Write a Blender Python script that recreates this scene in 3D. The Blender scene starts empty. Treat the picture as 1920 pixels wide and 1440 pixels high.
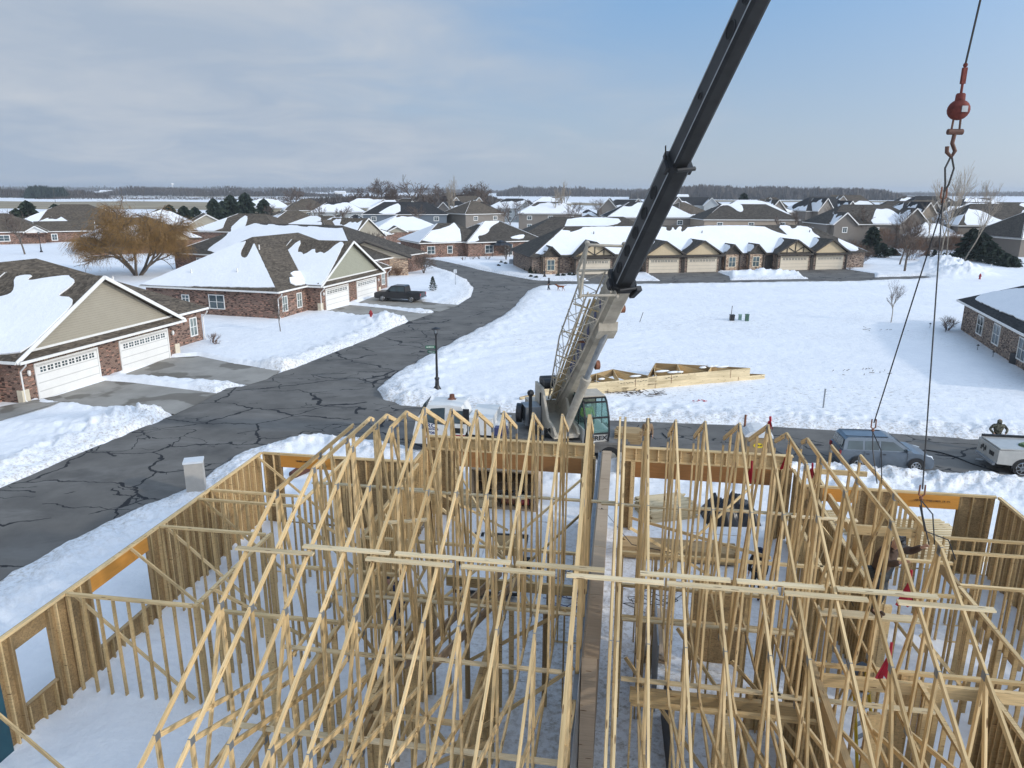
import bpy, math, random
import numpy as np
from mathutils import Vector, Matrix
from mathutils.geometry import tessellate_polygon

# ------------------------------------------------------------------ camera, light, exposure
SC = bpy.context.scene
CAM_H, FPX, PITCH, ROLL = 12.8, 1356.0, math.radians(15.03), math.radians(0.25)
cam_d = bpy.data.cameras.new('camera'); cam_d.sensor_width = 36; cam_d.lens = FPX/1920*36
cam_d.clip_start = .1; cam_d.clip_end = 20000
cam = bpy.data.objects.new('camera', cam_d); SC.collection.objects.link(cam)
cam.matrix_world = Matrix.Translation((0, 0, CAM_H)) @ Matrix.Rotation(math.pi/2-PITCH, 4, 'X') @ Matrix.Rotation(ROLL, 4, 'Z')
SC.camera = cam
SUN_DIR = Vector((.88, -.47, .42)).normalized()        # towards the sun
W = bpy.data.worlds.new('World'); SC.world = W; W.use_nodes = True
SC.view_settings.view_transform = 'Standard'; SC.view_settings.look = 'None'
SC.view_settings.gamma = 1; SC.view_settings.exposure = -0.56
def build_world():
    nt = W.node_tree; nt.nodes.clear(); N = nt.nodes.new; L = nt.links.new
    out = N('ShaderNodeOutputWorld'); bg = N('ShaderNodeBackground'); bg.inputs['Strength'].default_value = .15
    sky = N('ShaderNodeTexSky'); sky.sky_type = 'NISHITA'; sky.sun_disc = False
    sky.sun_elevation = math.asin(SUN_DIR.z); sky.sun_rotation = math.atan2(SUN_DIR.x, SUN_DIR.y)
    sky.air_density = 1.1; sky.dust_density = 1.0; sky.ozone_density = 1.6
    tc = N('ShaderNodeTexCoord'); sp = N('ShaderNodeSeparateXYZ'); L(tc.outputs['Generated'], sp.inputs[0])
    def M(op, a, b=None, c=None, clamp=False):
        m = N('ShaderNodeMath'); m.operation = op; m.use_clamp = clamp
        for i, v in enumerate((a, b, c)):
            if v is None: continue
            if isinstance(v, (int, float)): m.inputs[i].default_value = v
            else: L(v, m.inputs[i])
        return m.outputs[0]
    z = M('ADD', M('MAXIMUM', sp.outputs['Z'], 0.0), .20)
    cx = M('DIVIDE', sp.outputs['X'], z); cy = M('DIVIDE', sp.outputs['Y'], z)
    cb = N('ShaderNodeCombineXYZ'); L(cx, cb.inputs[0]); L(cy, cb.inputs[1])
    def noise(scale, detail, rough, dist, stretch, off):
        mp = N('ShaderNodeMapping'); mp.inputs['Scale'].default_value = stretch; mp.inputs['Location'].default_value = off
        L(cb.outputs[0], mp.inputs[0]); n = N('ShaderNodeTexNoise'); L(mp.outputs[0], n.inputs['Vector'])
        n.inputs['Scale'].default_value = scale; n.inputs['Detail'].default_value = detail
        n.inputs['Roughness'].default_value = rough; n.inputs['Distortion'].default_value = dist
        return n.outputs['Fac']
    big = noise(.75, 6, .52, .3, (.8, .9, 1), (3.1, .2, 0)); fine = noise(2.0, 7, .55, .5, (.85, 1.0, 1), (1.7, 5, 0))
    # broad sheet of stratus over the left of the view, thinning to streaks on the right
    left = M('MULTIPLY', M('SUBTRACT', sp.outputs['X'], .0), -1.0)
    cov = M('ADD', M('ADD', M('MULTIPLY', big, 1.1), M('MULTIPLY', fine, .35)), left)
    hz = N('ShaderNodeMapRange'); L(sp.outputs['Z'], hz.inputs[0]); hz.inputs[1].default_value = .0; hz.inputs[2].default_value = .42
    hz.inputs[3].default_value = .30; hz.inputs[4].default_value = -.10
    cov = M('ADD', cov, hz.outputs[0])
    rp = N('ShaderNodeMapRange'); rp.interpolation_type = 'SMOOTHSTEP'; L(cov, rp.inputs[0])
    rp.inputs[1].default_value = .58; rp.inputs[2].default_value = 1.25
    cc = N('ShaderNodeMix'); cc.data_type = 'RGBA'
    shade = N('ShaderNodeMapRange'); L(M('ADD', M('MULTIPLY', fine, .6), M('MULTIPLY', big, .4)), shade.inputs[0]); shade.inputs[1].default_value = .42; shade.inputs[2].default_value = .66
    L(shade.outputs[0], cc.inputs[0]); cc.inputs[6].default_value = (5.6, 6.8, 8.5, 1); cc.inputs[7].default_value = (7.6, 8.3, 9.3, 1)
    # the sky itself, pulled a little towards the hazy winter blue of the day
    sk = N('ShaderNodeMix'); sk.data_type = 'RGBA'; sk.inputs[0].default_value = .75; L(sky.outputs[0], sk.inputs[6])
    gr = N('ShaderNodeMapRange'); L(sp.outputs['Z'], gr.inputs[0]); gr.inputs[2].default_value = .30
    gc = N('ShaderNodeMix'); gc.data_type = 'RGBA'; L(gr.outputs[0], gc.inputs[0]); gc.inputs[6].default_value = (7.4, 8.7, 10.2, 1); gc.inputs[7].default_value = (2.3, 6.2, 12.0, 1)
    L(gc.outputs[2], sk.inputs[7])
    mx = N('ShaderNodeMix'); mx.data_type = 'RGBA'; L(rp.outputs[0], mx.inputs[0]); L(sk.outputs[2], mx.inputs[6]); L(cc.outputs[2], mx.inputs[7])
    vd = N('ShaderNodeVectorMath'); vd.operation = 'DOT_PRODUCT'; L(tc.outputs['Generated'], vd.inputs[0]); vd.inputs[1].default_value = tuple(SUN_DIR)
    k = M('ADD', M('MULTIPLY', M('POWER', M('MAXIMUM', M('ADD', M('MULTIPLY', vd.outputs['Value'], .55), .45), 0.0), 4.5), 3.0), .66)     # hazy glow added to the sky towards the unseen sun, to light the scene
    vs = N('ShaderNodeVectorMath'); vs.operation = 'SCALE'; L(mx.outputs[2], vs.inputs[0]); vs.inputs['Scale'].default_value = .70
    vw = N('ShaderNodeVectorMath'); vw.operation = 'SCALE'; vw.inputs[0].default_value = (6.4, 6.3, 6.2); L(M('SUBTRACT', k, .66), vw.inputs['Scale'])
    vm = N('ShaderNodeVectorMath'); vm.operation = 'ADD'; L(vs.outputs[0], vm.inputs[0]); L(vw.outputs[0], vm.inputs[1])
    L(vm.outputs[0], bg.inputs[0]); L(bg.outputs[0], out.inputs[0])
build_world()
sun_d = bpy.data.lights.new('sun', 'SUN'); sun_d.energy = 2.5; sun_d.angle = math.radians(2.0); sun_d.color = (1, .93, .82)
sun = bpy.data.objects.new('sun', sun_d); SC.collection.objects.link(sun)
sun.rotation_euler = SUN_DIR.to_track_quat('Z', 'Y').to_euler()

# ------------------------------------------------------------------ helpers
C = SC.collection
def ray(px, py):
    x, y = px-960, -(py-720); c, s = math.cos(ROLL), math.sin(ROLL)
    xr, yr = x*c-y*s, x*s+y*c
    return Vector((xr, FPX*math.cos(PITCH)+yr*math.sin(PITCH), -FPX*math.sin(PITCH)+yr*math.cos(PITCH)))
def G(px, py, z=0.0):
    d = ray(px, py); t = (z-CAM_H)/d.z; return Vector((d.x*t, d.y*t, z))
def at_dist(px, y, z=0.0):
    d = ray(px, 400); return Vector((d.x/d.y*y, y, z))
TH = math.radians(8.7)
def wor(u, w, z=0.0): c, s = math.cos(TH), math.sin(TH); return Vector((u*c+w*s, -u*s+w*c, z))
LABELS = {}
def tag(o, label=None, cat=None, group=None, kind=None):
    if label: o['label'] = label
    if cat: o['category'] = cat
    if group: o['group'] = group
    if kind: o['kind'] = kind
    return o
def empty(name, loc=(0, 0, 0), rz=0, parent=None):
    o = bpy.data.objects.new(name, None); C.objects.link(o); o.location = loc; o.rotation_euler = (0, 0, rz); o.empty_display_size = .3
    if parent: o.parent = parent
    return o
def thing(name, label, cat, loc=(0, 0, 0), rz=0, group=None): return tag(empty(name, loc, rz), label, cat, group)
def dup(o, parent=None):
    c = o.copy(); C.objects.link(c); c.parent = parent
    for ch in list(o.children): dup(ch, c)
    return c
class MB:
    def __init__(s): s.v = []; s.f = []; s.uv = []; s.m = []; s.mi = 0
    def face(s, pts, uv=None):
        n = len(s.v); s.v += [tuple(p) for p in pts]; s.f.append(list(range(n, n+len(pts))))
        s.uv += uv if uv else [(p[0]+p[1], p[2]) for p in pts]; s.m.append(s.mi); return s
    def box(s, a, b):
        (x0, y0, z0), (x1, y1, z1) = a, b
        x0, x1 = min(x0, x1), max(x0, x1); y0, y1 = min(y0, y1), max(y0, y1); z0, z1 = min(z0, z1), max(z0, z1)
        p = [(x, y, z) for z in (z0, z1) for y in (y0, y1) for x in (x0, x1)]
        r = random.random()*9
        for q, ax in (((0, 2, 3, 1), (0, 1)), ((4, 5, 7, 6), (0, 1)), ((0, 1, 5, 4), (0, 2)), ((2, 6, 7, 3), (0, 2)), ((0, 4, 6, 2), (1, 2)), ((1, 3, 7, 5), (1, 2))):
            s.face([p[i] for i in q], [(p[i][ax[0]], p[i][ax[1]]+r) for i in q])
        return s
    def beam(s, p, q, w, h, up=(0, 0, 1)):
        p, q = Vector(p), Vector(q); d = (q-p); L = d.length
        if L < 1e-6: return s
        d /= L; up = Vector(up)
        sd = d.cross(up)
        if sd.length < 1e-4: sd = d.cross(Vector((1, 0, 0)))
        sd.normalize(); u2 = sd.cross(d).normalized(); ru, rv = random.random()*40, random.random()*40
        c = [p+sd*(w/2*i)+u2*(h/2*j) for i, j in ((-1, -1), (1, -1), (1, 1), (-1, 1))]; e = [x+d*L for x in c]
        for i in range(4):
            j = (i+1) % 4; wd = h if i % 2 else w
            s.face([c[i], c[j], e[j], e[i]], [(ru, rv+i), (ru, rv+i+wd), (ru+L, rv+i+wd), (ru+L, rv+i)])
        s.face([c[3], c[2], c[1], c[0]], [(ru, rv), (ru+.02, rv), (ru+.02, rv+.02), (ru, rv+.02)])
        s.face(e, [(ru, rv), (ru+.02, rv), (ru+.02, rv+.02), (ru, rv+.02)]); return s
    def tube(s, pts, rad, n=8, caps=True):
        pts = [Vector(p) for p in pts]; rad = rad if hasattr(rad, '__len__') else [rad]*len(pts)
        base = len(s.v); prev = None
        for i, p in enumerate(pts):
            d = (pts[min(i+1, len(pts)-1)]-pts[max(i-1, 0)]).normalized()
            a = prev if prev is not None else (Vector((0, 0, 1)) if abs(d.z) < .9 else Vector((1, 0, 0)))
            a = (a-d*a.dot(d)).normalized(); b = d.cross(a); prev = a
            for k in range(n):
                t = 2*math.pi*k/n; s.v.append(tuple(p+(a*math.cos(t)+b*math.sin(t))*rad[i]))
        for i in range(len(pts)-1):
            for k in range(n):
                k2 = (k+1) % n; s.f.append([base+i*n+k, base+i*n+k2, base+(i+1)*n+k2, base+(i+1)*n+k])
                s.uv += [(i, k/n), (i, (k+1)/n), (i+1, (k+1)/n), (i+1, k/n)]; s.m.append(s.mi)
        if caps:
            s.f.append([base+k for k in range(n)][::-1]); s.uv += [(0, 0)]*n; s.m.append(s.mi)
            s.f.append([base+(len(pts)-1)*n+k for k in range(n)]); s.uv += [(0, 0)]*n; s.m.append(s.mi)
        return s
    def prism(s, poly, ext):      # poly: planar 3-D loop, ext: extrusion vector
        poly = [Vector(p) for p in poly]; ext = Vector(ext); n = len(poly)
        s.face(poly); s.face([p+ext for p in poly][::-1])
        for i in range(n): j = (i+1) % n; s.face([poly[i], poly[i]+ext, poly[j]+ext, poly[j]])
        return s
    def lathe(s, c, prof, n=16):
        c = Vector(c); base = len(s.v)
        for r, z in prof:
            for k in range(n): t = 2*math.pi*k/n; s.v.append((c.x+r*math.cos(t), c.y+r*math.sin(t), c.z+z))
        for i in range(len(prof)-1):
            for k in range(n):
                k2 = (k+1) % n; s.f.append([base+i*n+k, base+i*n+k2, base+(i+1)*n+k2, base+(i+1)*n+k]); s.uv += [(0, 0)]*4; s.m.append(s.mi)
        return s
    def ball(s, c, r, n=12, sq=(1, 1, 1)):
        c = Vector(c); base = len(s.v); m = n//2
        for i in range(m+1):
            a = math.pi*i/m
            for k in range(n): t = 2*math.pi*k/n; s.v.append((c.x+r*sq[0]*math.sin(a)*math.cos(t), c.y+r*sq[1]*math.sin(a)*math.sin(t), c.z+r*sq[2]*math.cos(a)))
        for i in range(m):
            for k in range(n):
                k2 = (k+1) % n; s.f.append([base+i*n+k, base+(i+1)*n+k, base+(i+1)*n+k2, base+i*n+k2]); s.uv += [(0, 0)]*4; s.m.append(s.mi)
        return s
    def each(s, name, mat, parent=None, **k):      # every separate piece becomes an object of its own
        n = len(s.v); par = list(range(n))
        def find(a):
            while par[a] != a: par[a] = par[par[a]]; a = par[a]
            return a
        key = {}
        for i, v in enumerate(s.v):
            q = (round(v[0], 4), round(v[1], 4), round(v[2], 4)); key.setdefault(q, i); par[find(i)] = find(key[q])
        for f in s.f:
            for a in f[1:]: par[find(a)] = find(f[0])
        gr = {}; c = 0; offs = []
        for i, f in enumerate(s.f): gr.setdefault(find(f[0]), []).append((i, c)); c += len(f)
        out = []
        for L in gr.values():
            m = MB(); mp = {}
            for i, c in L:
                g = []
                for a in s.f[i]:
                    if a not in mp: mp[a] = len(m.v); m.v.append(s.v[a])
                    g.append(mp[a])
                m.f.append(g); m.uv += s.uv[c:c+len(g)]; m.m.append(s.m[i])
            out.append(m.build(name, mat, parent, **k))
        return out
    def build(s, name, mat, parent=None, smooth=False, bevel=0, loc=None):
        me = bpy.data.meshes.new(name); me.from_pydata(s.v, [], s.f)
        uvl = me.uv_layers.new(name='UVMap'); uvl.data.foreach_set('uv', [c for t in s.uv for c in t])
        for m in (mat if isinstance(mat, (list, tuple)) else [mat]): me.materials.append(m)
        if any(s.m): me.polygons.foreach_set('material_index', s.m)
        if smooth: me.polygons.foreach_set('use_smooth', [True]*len(me.polygons))
        me.update(); o = bpy.data.objects.new(name, me); C.objects.link(o)
        if parent: o.parent = parent
        if loc is not None: o.location = loc
        if bevel:
            b = o.modifiers.new('bevel', 'BEVEL'); b.width = bevel; b.segments = 2; b.limit_method = 'ANGLE'
        return o
def np_mesh(name, V, F, mat, parent=None, smooth=False, attr=None):
    V = np.asarray(V, dtype=np.float32); F = np.asarray(F, dtype=np.int32); k = F.shape[1]
    me = bpy.data.meshes.new(name); me.vertices.add(len(V)); me.vertices.foreach_set('co', V.ravel())
    me.loops.add(F.size); me.loops.foreach_set('vertex_index', F.ravel()); me.polygons.add(len(F))
    me.polygons.foreach_set('loop_start', np.arange(0, F.size, k, dtype=np.int32)); me.polygons.foreach_set('loop_total', np.full(len(F), k, dtype=np.int32))
    if smooth: me.polygons.foreach_set('use_smooth', np.ones(len(F), dtype=bool))
    me.materials.append(mat); me.update(); me.validate()
    if attr:
        for nm, arr in attr.items(): a = me.attributes.new(nm, 'FLOAT', 'POINT'); a.data.foreach_set('value', np.asarray(arr, dtype=np.float32))
    o = bpy.data.objects.new(name, me); C.objects.link(o)
    if parent: o.parent = parent
    return o
def text_obj(name, body, size, mat, parent, M4, depth=.004, sx=1.0, bold=0.0):
    cu = bpy.data.curves.new(name, 'FONT'); cu.body = body; cu.size = size; cu.extrude = depth; cu.offset = bold; cu.align_x = 'CENTER'; cu.align_y = 'CENTER'
    t = bpy.data.objects.new('tmp', cu); C.objects.link(t); dg = bpy.context.evaluated_depsgraph_get(); dg.update()
    me = bpy.data.meshes.new_from_object(t.evaluated_get(dg)); bpy.data.objects.remove(t); me.materials.clear(); me.materials.append(mat)
    me.transform(Matrix.Diagonal((sx, 1, 1, 1))); me.transform(M4)
    o = bpy.data.objects.new(name, me); C.objects.link(o); o.parent = parent; return o
def frame_m(origin, xdir, ydir):      # text plane: x along xdir, y along ydir
    x = Vector(xdir).normalized(); y = Vector(ydir).normalized(); z = x.cross(y)
    m = Matrix((x, y, z)).transposed().to_4x4(); m.translation = Vector(origin); return m
def vnoise(x, y, seed=0):
    x = np.asarray(x, dtype=np.float64); y = np.asarray(y, dtype=np.float64)
    xi = np.floor(x).astype(np.int64); yi = np.floor(y).astype(np.int64); fx = x-xi; fy = y-yi
    fx = fx*fx*(3-2*fx); fy = fy*fy*(3-2*fy)
    def h(a, b):
        n = (a*374761393+b*668265263+seed*974711) & 0xffffffff; n = ((n ^ (n >> 13))*1274126177) & 0xffffffff
        return ((n ^ (n >> 16)) & 0xffff)/65535.0
    return (h(xi, yi)*(1-fx)+h(xi+1, yi)*fx)*(1-fy)+(h(xi, yi+1)*(1-fx)+h(xi+1, yi+1)*fx)*fy
def fbm(x, y, o=3, seed=0):
    r = 0; a = .5
    for i in range(o): r = r+a*vnoise(x*2**i, y*2**i, seed+i*7); a *= .5
    return r/(1-.5**o)

# ------------------------------------------------------------------ materials
def new_mat(name):
    m = bpy.data.materials.new(name); m.use_nodes = True; nt = m.node_tree; b = nt.nodes['Principled BSDF']; return m, nt, b
def NZ(nt, vec, scale, detail=4, rough=.55, dist=0):
    n = nt.nodes.new('ShaderNodeTexNoise'); n.inputs['Scale'].default_value = scale; n.inputs['Detail'].default_value = detail
    n.inputs['Roughness'].default_value = rough; n.inputs['Distortion'].default_value = dist
    if vec is not None: nt.links.new(vec, n.inputs['Vector'])
    return n.outputs['Fac']
def RAMP(nt, fac, stops):
    r = nt.nodes.new('ShaderNodeValToRGB'); nt.links.new(fac, r.inputs[0]); e = r.color_ramp.elements
    while len(e) > 1: e.remove(e[-1])
    e[0].position = stops[0][0]; e[0].color = (*stops[0][1], 1)
    for p, c in stops[1:]: x = e.new(p); x.color = (*c, 1)
    return r.outputs[0]
def MIX(nt, fac, a, b, mode='MIX'):
    m = nt.nodes.new('ShaderNodeMix'); m.data_type = 'RGBA'; m.blend_type = mode
    for i, v in ((0, fac), (6, a), (7, b)):
        if isinstance(v, (int, float)): m.inputs[i].default_value = v
        elif isinstance(v, tuple): m.inputs[i].default_value = (*v, 1) if len(v) == 3 else v
        else: nt.links.new(v, m.inputs[i])
    return m.outputs[2]
def MATH(nt, op, a, b=None, clamp=False):
    m = nt.nodes.new('ShaderNodeMath'); m.operation = op; m.use_clamp = clamp
    for i, v in enumerate((a, b)):
        if v is None: continue
        if isinstance(v, (int, float)): m.inputs[i].default_value = v
        else: nt.links.new(v, m.inputs[i])
    return m.outputs[0]
def BUMP(nt, h, b, strength=.4, dist=.02):
    n = nt.nodes.new('ShaderNodeBump'); n.inputs['Strength'].default_value = strength; n.inputs['Distance'].default_value = dist
    nt.links.new(h, n.inputs['Height']); nt.links.new(n.outputs[0], b.inputs['Normal'])
def OBJ(nt):
    t = nt.nodes.new('ShaderNodeTexCoord'); return t.outputs['Object']
def MAP(nt, vec, scale):
    m = nt.nodes.new('ShaderNodeMapping'); m.inputs['Scale'].default_value = scale; nt.links.new(vec, m.inputs[0]); return m.outputs[0]
def plain(name, col, rough=.6, metal=0, var=.25, scale=3, spec=.5, emit=None):
    m, nt, b = new_mat(name); b.inputs['Roughness'].default_value = rough; b.inputs['Metallic'].default_value = metal
    b.inputs['Specular IOR Level'].default_value = spec
    n = NZ(nt, OBJ(nt), scale, 6, .65); lo = tuple(c*(1-var) for c in col); hi = tuple(min(1, c*(1+var*.6)) for c in col)
    nt.links.new(RAMP(nt, n, [(.3, lo), (.7, hi)]), b.inputs['Base Color'])
    return m
def wall_vec(nt):
    g = nt.nodes.new('ShaderNodeTexCoord'); sn = nt.nodes.new('ShaderNodeSeparateXYZ'); nt.links.new(g.outputs['Normal'], sn.inputs[0])
    so = nt.nodes.new('ShaderNodeSeparateXYZ'); nt.links.new(g.outputs['Object'], so.inputs[0])
    f = MATH(nt, 'GREATER_THAN', MATH(nt, 'ABSOLUTE', sn.outputs[0]), .6)
    x = MATH(nt, 'ADD', MATH(nt, 'MULTIPLY', so.outputs[0], MATH(nt, 'SUBTRACT', 1.0, f)), MATH(nt, 'MULTIPLY', so.outputs[1], f))
    c = nt.nodes.new('ShaderNodeCombineXYZ'); nt.links.new(x, c.inputs[0]); nt.links.new(so.outputs[2], c.inputs[1]); return c.outputs[0]
def brick(name, c1, c2, mortar, dark=(.06, .035, .028)):
    m, nt, b = new_mat(name); v = wall_vec(nt)
    t = nt.nodes.new('ShaderNodeTexBrick'); nt.links.new(v, t.inputs['Vector']); t.inputs['Scale'].default_value = 1
    t.inputs['Brick Width'].default_value = .23; t.inputs['Row Height'].default_value = .085; t.inputs['Mortar Size'].default_value = .010
    t.inputs['Color1'].default_value = (*c1, 1); t.inputs['Color2'].default_value = (*c2, 1); t.inputs['Mortar'].default_value = (*mortar, 1); t.inputs['Bias'].default_value = -.1
    # single darker and paler bricks
    sn = nt.nodes.new('ShaderNodeVectorMath'); sn.operation = 'SNAP'; nt.links.new(v, sn.inputs[0]); sn.inputs[1].default_value = (.23, .085, 1)
    wn = nt.nodes.new('ShaderNodeTexWhiteNoise'); nt.links.new(sn.outputs[0], wn.inputs['Vector'])
    col = MIX(nt, MATH(nt, 'GREATER_THAN', wn.outputs['Value'], .80), t.outputs['Color'], dark)
    col = MIX(nt, MATH(nt, 'LESS_THAN', wn.outputs['Value'], .12), col, tuple(min(1, x*1.7) for x in c2))
    col = MIX(nt, .35, col, RAMP(nt, NZ(nt, v, .6, 5), [(.3, (.55, .5, .45)), (.7, (1, 1, 1))]), 'MULTIPLY')
    nt.links.new(col, b.inputs['Base Color']); b.inputs['Roughness'].default_value = .9
    BUMP(nt, t.outputs['Fac'], b, -.4, .01); return m
def siding(name, col, step=.16):
    m, nt, b = new_mat(name); v = wall_vec(nt); s = nt.nodes.new('ShaderNodeSeparateXYZ'); nt.links.new(v, s.inputs[0])
    fr = MATH(nt, 'FRACT', MATH(nt, 'DIVIDE', s.outputs[1], step)); ln = MATH(nt, 'LESS_THAN', fr, .12)
    c = MIX(nt, MATH(nt, 'MULTIPLY', ln, .45), col, tuple(x*.35 for x in col)); n = NZ(nt, v, 1.3, 5)
    nt.links.new(MIX(nt, .3, c, RAMP(nt, n, [(.3, (.75, .75, .75)), (.7, (1, 1, 1))]), 'MULTIPLY'), b.inputs['Base Color']); b.inputs['Roughness'].default_value = .65
    BUMP(nt, fr, b, .5, .02); return m
def shingle(name, col, var=.45):
    m, nt, b = new_mat(name); o = OBJ(nt)
    t = nt.nodes.new('ShaderNodeTexVoronoi'); t.feature = 'F1'; nt.links.new(MAP(nt, o, (3.2, 7, 7)), t.inputs['Vector']); t.inputs['Scale'].default_value = 1
    sv = nt.nodes.new('ShaderNodeSeparateColor'); nt.links.new(t.outputs['Color'], sv.inputs[0])
    c = RAMP(nt, sv.outputs[0], [(0, tuple(x*(1-var) for x in col)), (.5, col), (1, tuple(x*(1+var) for x in col))])
    s = nt.nodes.new('ShaderNodeSeparateXYZ'); nt.links.new(o, s.inputs[0]); fr = MATH(nt, 'FRACT', MATH(nt, 'MULTIPLY', s.outputs[2], 11.0))
    c = MIX(nt, MATH(nt, 'MULTIPLY', MATH(nt, 'LESS_THAN', fr, .2), .35), c, tuple(x*.4 for x in col))
    c = MIX(nt, .5, c, RAMP(nt, NZ(nt, o, .5, 5), [(.3, (.7, .7, .7)), (.7, (1.15, 1.12, 1.08))]), 'MULTIPLY')
    nt.links.new(c, b.inputs['Base Color']); b.inputs['Roughness'].default_value = .92; b.inputs['Specular IOR Level'].default_value = .25
    BUMP(nt, sv.outputs[0], b, .4, .02); return m
def wood(name, col, var=.3, knots=True, weather=.0):
    m, nt, b = new_mat(name); uv = nt.nodes.new('ShaderNodeUVMap').outputs[0]; oi = nt.nodes.new('ShaderNodeObjectInfo')
    ad = nt.nodes.new('ShaderNodeVectorMath'); ad.operation = 'ADD'; nt.links.new(uv, ad.inputs[0])
    cx = nt.nodes.new('ShaderNodeCombineXYZ'); nt.links.new(MATH(nt, 'MULTIPLY', oi.outputs['Random'], 50.0), cx.inputs[2]); nt.links.new(cx.outputs[0], ad.inputs[1]); v = ad.outputs[0]
    g = NZ(nt, MAP(nt, v, (1.2, 30, 1)), 1.6, 5, .6, .4); big = NZ(nt, MAP(nt, v, (.35, .35, 1)), 1.0, 2)
    c = RAMP(nt, g, [(.25, tuple(x*(1-var) for x in col)), (.55, col), (.8, tuple(min(1, x*(1+var*.45)) for x in col))])
    c = MIX(nt, .8, c, RAMP(nt, big, [(.3, (.62, .58, .50)), (.5, (.95, .93, .88)), (.7, (1.15, 1.12, 1.08))]), 'MULTIPLY')
    c = MIX(nt, .7, c, RAMP(nt, oi.outputs['Random'], [(0, (.66, .60, .50)), (.5, (1, .97, .92)), (1, (1.16, 1.14, 1.12))]), 'MULTIPLY')
    if knots:
        k = nt.nodes.new('ShaderNodeTexVoronoi'); nt.links.new(MAP(nt, v, (1.7, 12, 3)), k.inputs['Vector']); k.inputs['Scale'].default_value = 1.0
        c = MIX(nt, MATH(nt, 'LESS_THAN', k.outputs['Distance'], .13), c, (.16, .09, .04))
    nt.links.new(c, b.inputs['Base Color']); b.inputs['Roughness'].default_value = .75; b.inputs['Specular IOR Level'].default_value = .3
    BUMP(nt, g, b, .25, .004); return m
def osb(name, col):
    m, nt, b = new_mat(name); o = OBJ(nt); t = nt.nodes.new('ShaderNodeTexVoronoi'); nt.links.new(MAP(nt, o, (16, 16, 22)), t.inputs['Vector']); t.inputs['Scale'].default_value = 1.6
    sv = nt.nodes.new('ShaderNodeSeparateColor'); nt.links.new(t.outputs['Color'], sv.inputs[0])
    c = RAMP(nt, sv.outputs[0], [(0, tuple(x*.72 for x in col)), (.5, col), (1, tuple(min(1, x*1.25) for x in col))])
    c = MIX(nt, .7, c, RAMP(nt, NZ(nt, o, 1.1, 5), [(.3, (.55, .5, .42)), (.7, (1.1, 1.05, 1))]), 'MULTIPLY')
    nt.links.new(c, b.inputs['Base Color']); b.inputs['Roughness'].default_value = .8; return m
def glass(name, col=(.03, .045, .05)):
    m, nt, b = new_mat(name); b.inputs['Roughness'].default_value = .06; b.inputs['Specular IOR Level'].default_value = .8
    n = NZ(nt, OBJ(nt), .9, 2); nt.links.new(RAMP(nt, n, [(.35, col), (.7, tuple(c*2.6 for c in col))]), b.inputs['Base Color']); return m
M = {}
def snow_mat(name, dirt=False, scale=1.0):
    m, nt, b = new_mat(name); o = nt.nodes.new('ShaderNodeTexCoord').outputs['Object']
    n1 = NZ(nt, o, .35*scale, 6, .6); n2 = NZ(nt, o, 3.2*scale, 8, .65)
    c = RAMP(nt, n1, [(.3, (.79, .80, .82)), (.7, (.85, .855, .865))])
    c = MIX(nt, .25, c, RAMP(nt, n2, [(.35, (.8, .82, .86)), (.65, (1, 1, 1))]), 'MULTIPLY')
    if dirt:
        a = nt.nodes.new('ShaderNodeAttribute'); a.attribute_name = 'dirt'
        sp = NZ(nt, o, 6, 8, .75)
        f = MATH(nt, 'MULTIPLY', a.outputs['Fac'], RAMP(nt, sp, [(.46, (0, 0, 0)), (.66, (1, 1, 1))]))
        c = MIX(nt, f, c, (.36, .31, .25))
        g = nt.nodes.new('ShaderNodeAttribute'); g.attribute_name = 'grass'; sp2 = NZ(nt, MAP(nt, o, (1.2, 3, 1)), 2.2, 9, .8)
        c = MIX(nt, MATH(nt, 'MULTIPLY', g.outputs['Fac'], RAMP(nt, sp2, [(.56, (0, 0, 0)), (.63, (1, 1, 1))])), c, (.20, .16, .10))
    nt.links.new(c, b.inputs['Base Color']); b.inputs['Roughness'].default_value = .7; b.inputs['Specular IOR Level'].default_value = .25
    h = MATH(nt, 'ADD', MATH(nt, 'MULTIPLY', n2, .6), NZ(nt, o, 1.1*scale, 6, .6)); BUMP(nt, h, b, (.55 if scale == 1 else .35) if dirt else .3, .16); return m
M['snow'] = snow_mat('snow ground', True); M['roofsnow'] = snow_mat('roof snow'); M['floorsnow'] = snow_mat('trodden snow', True, 1.6)
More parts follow.
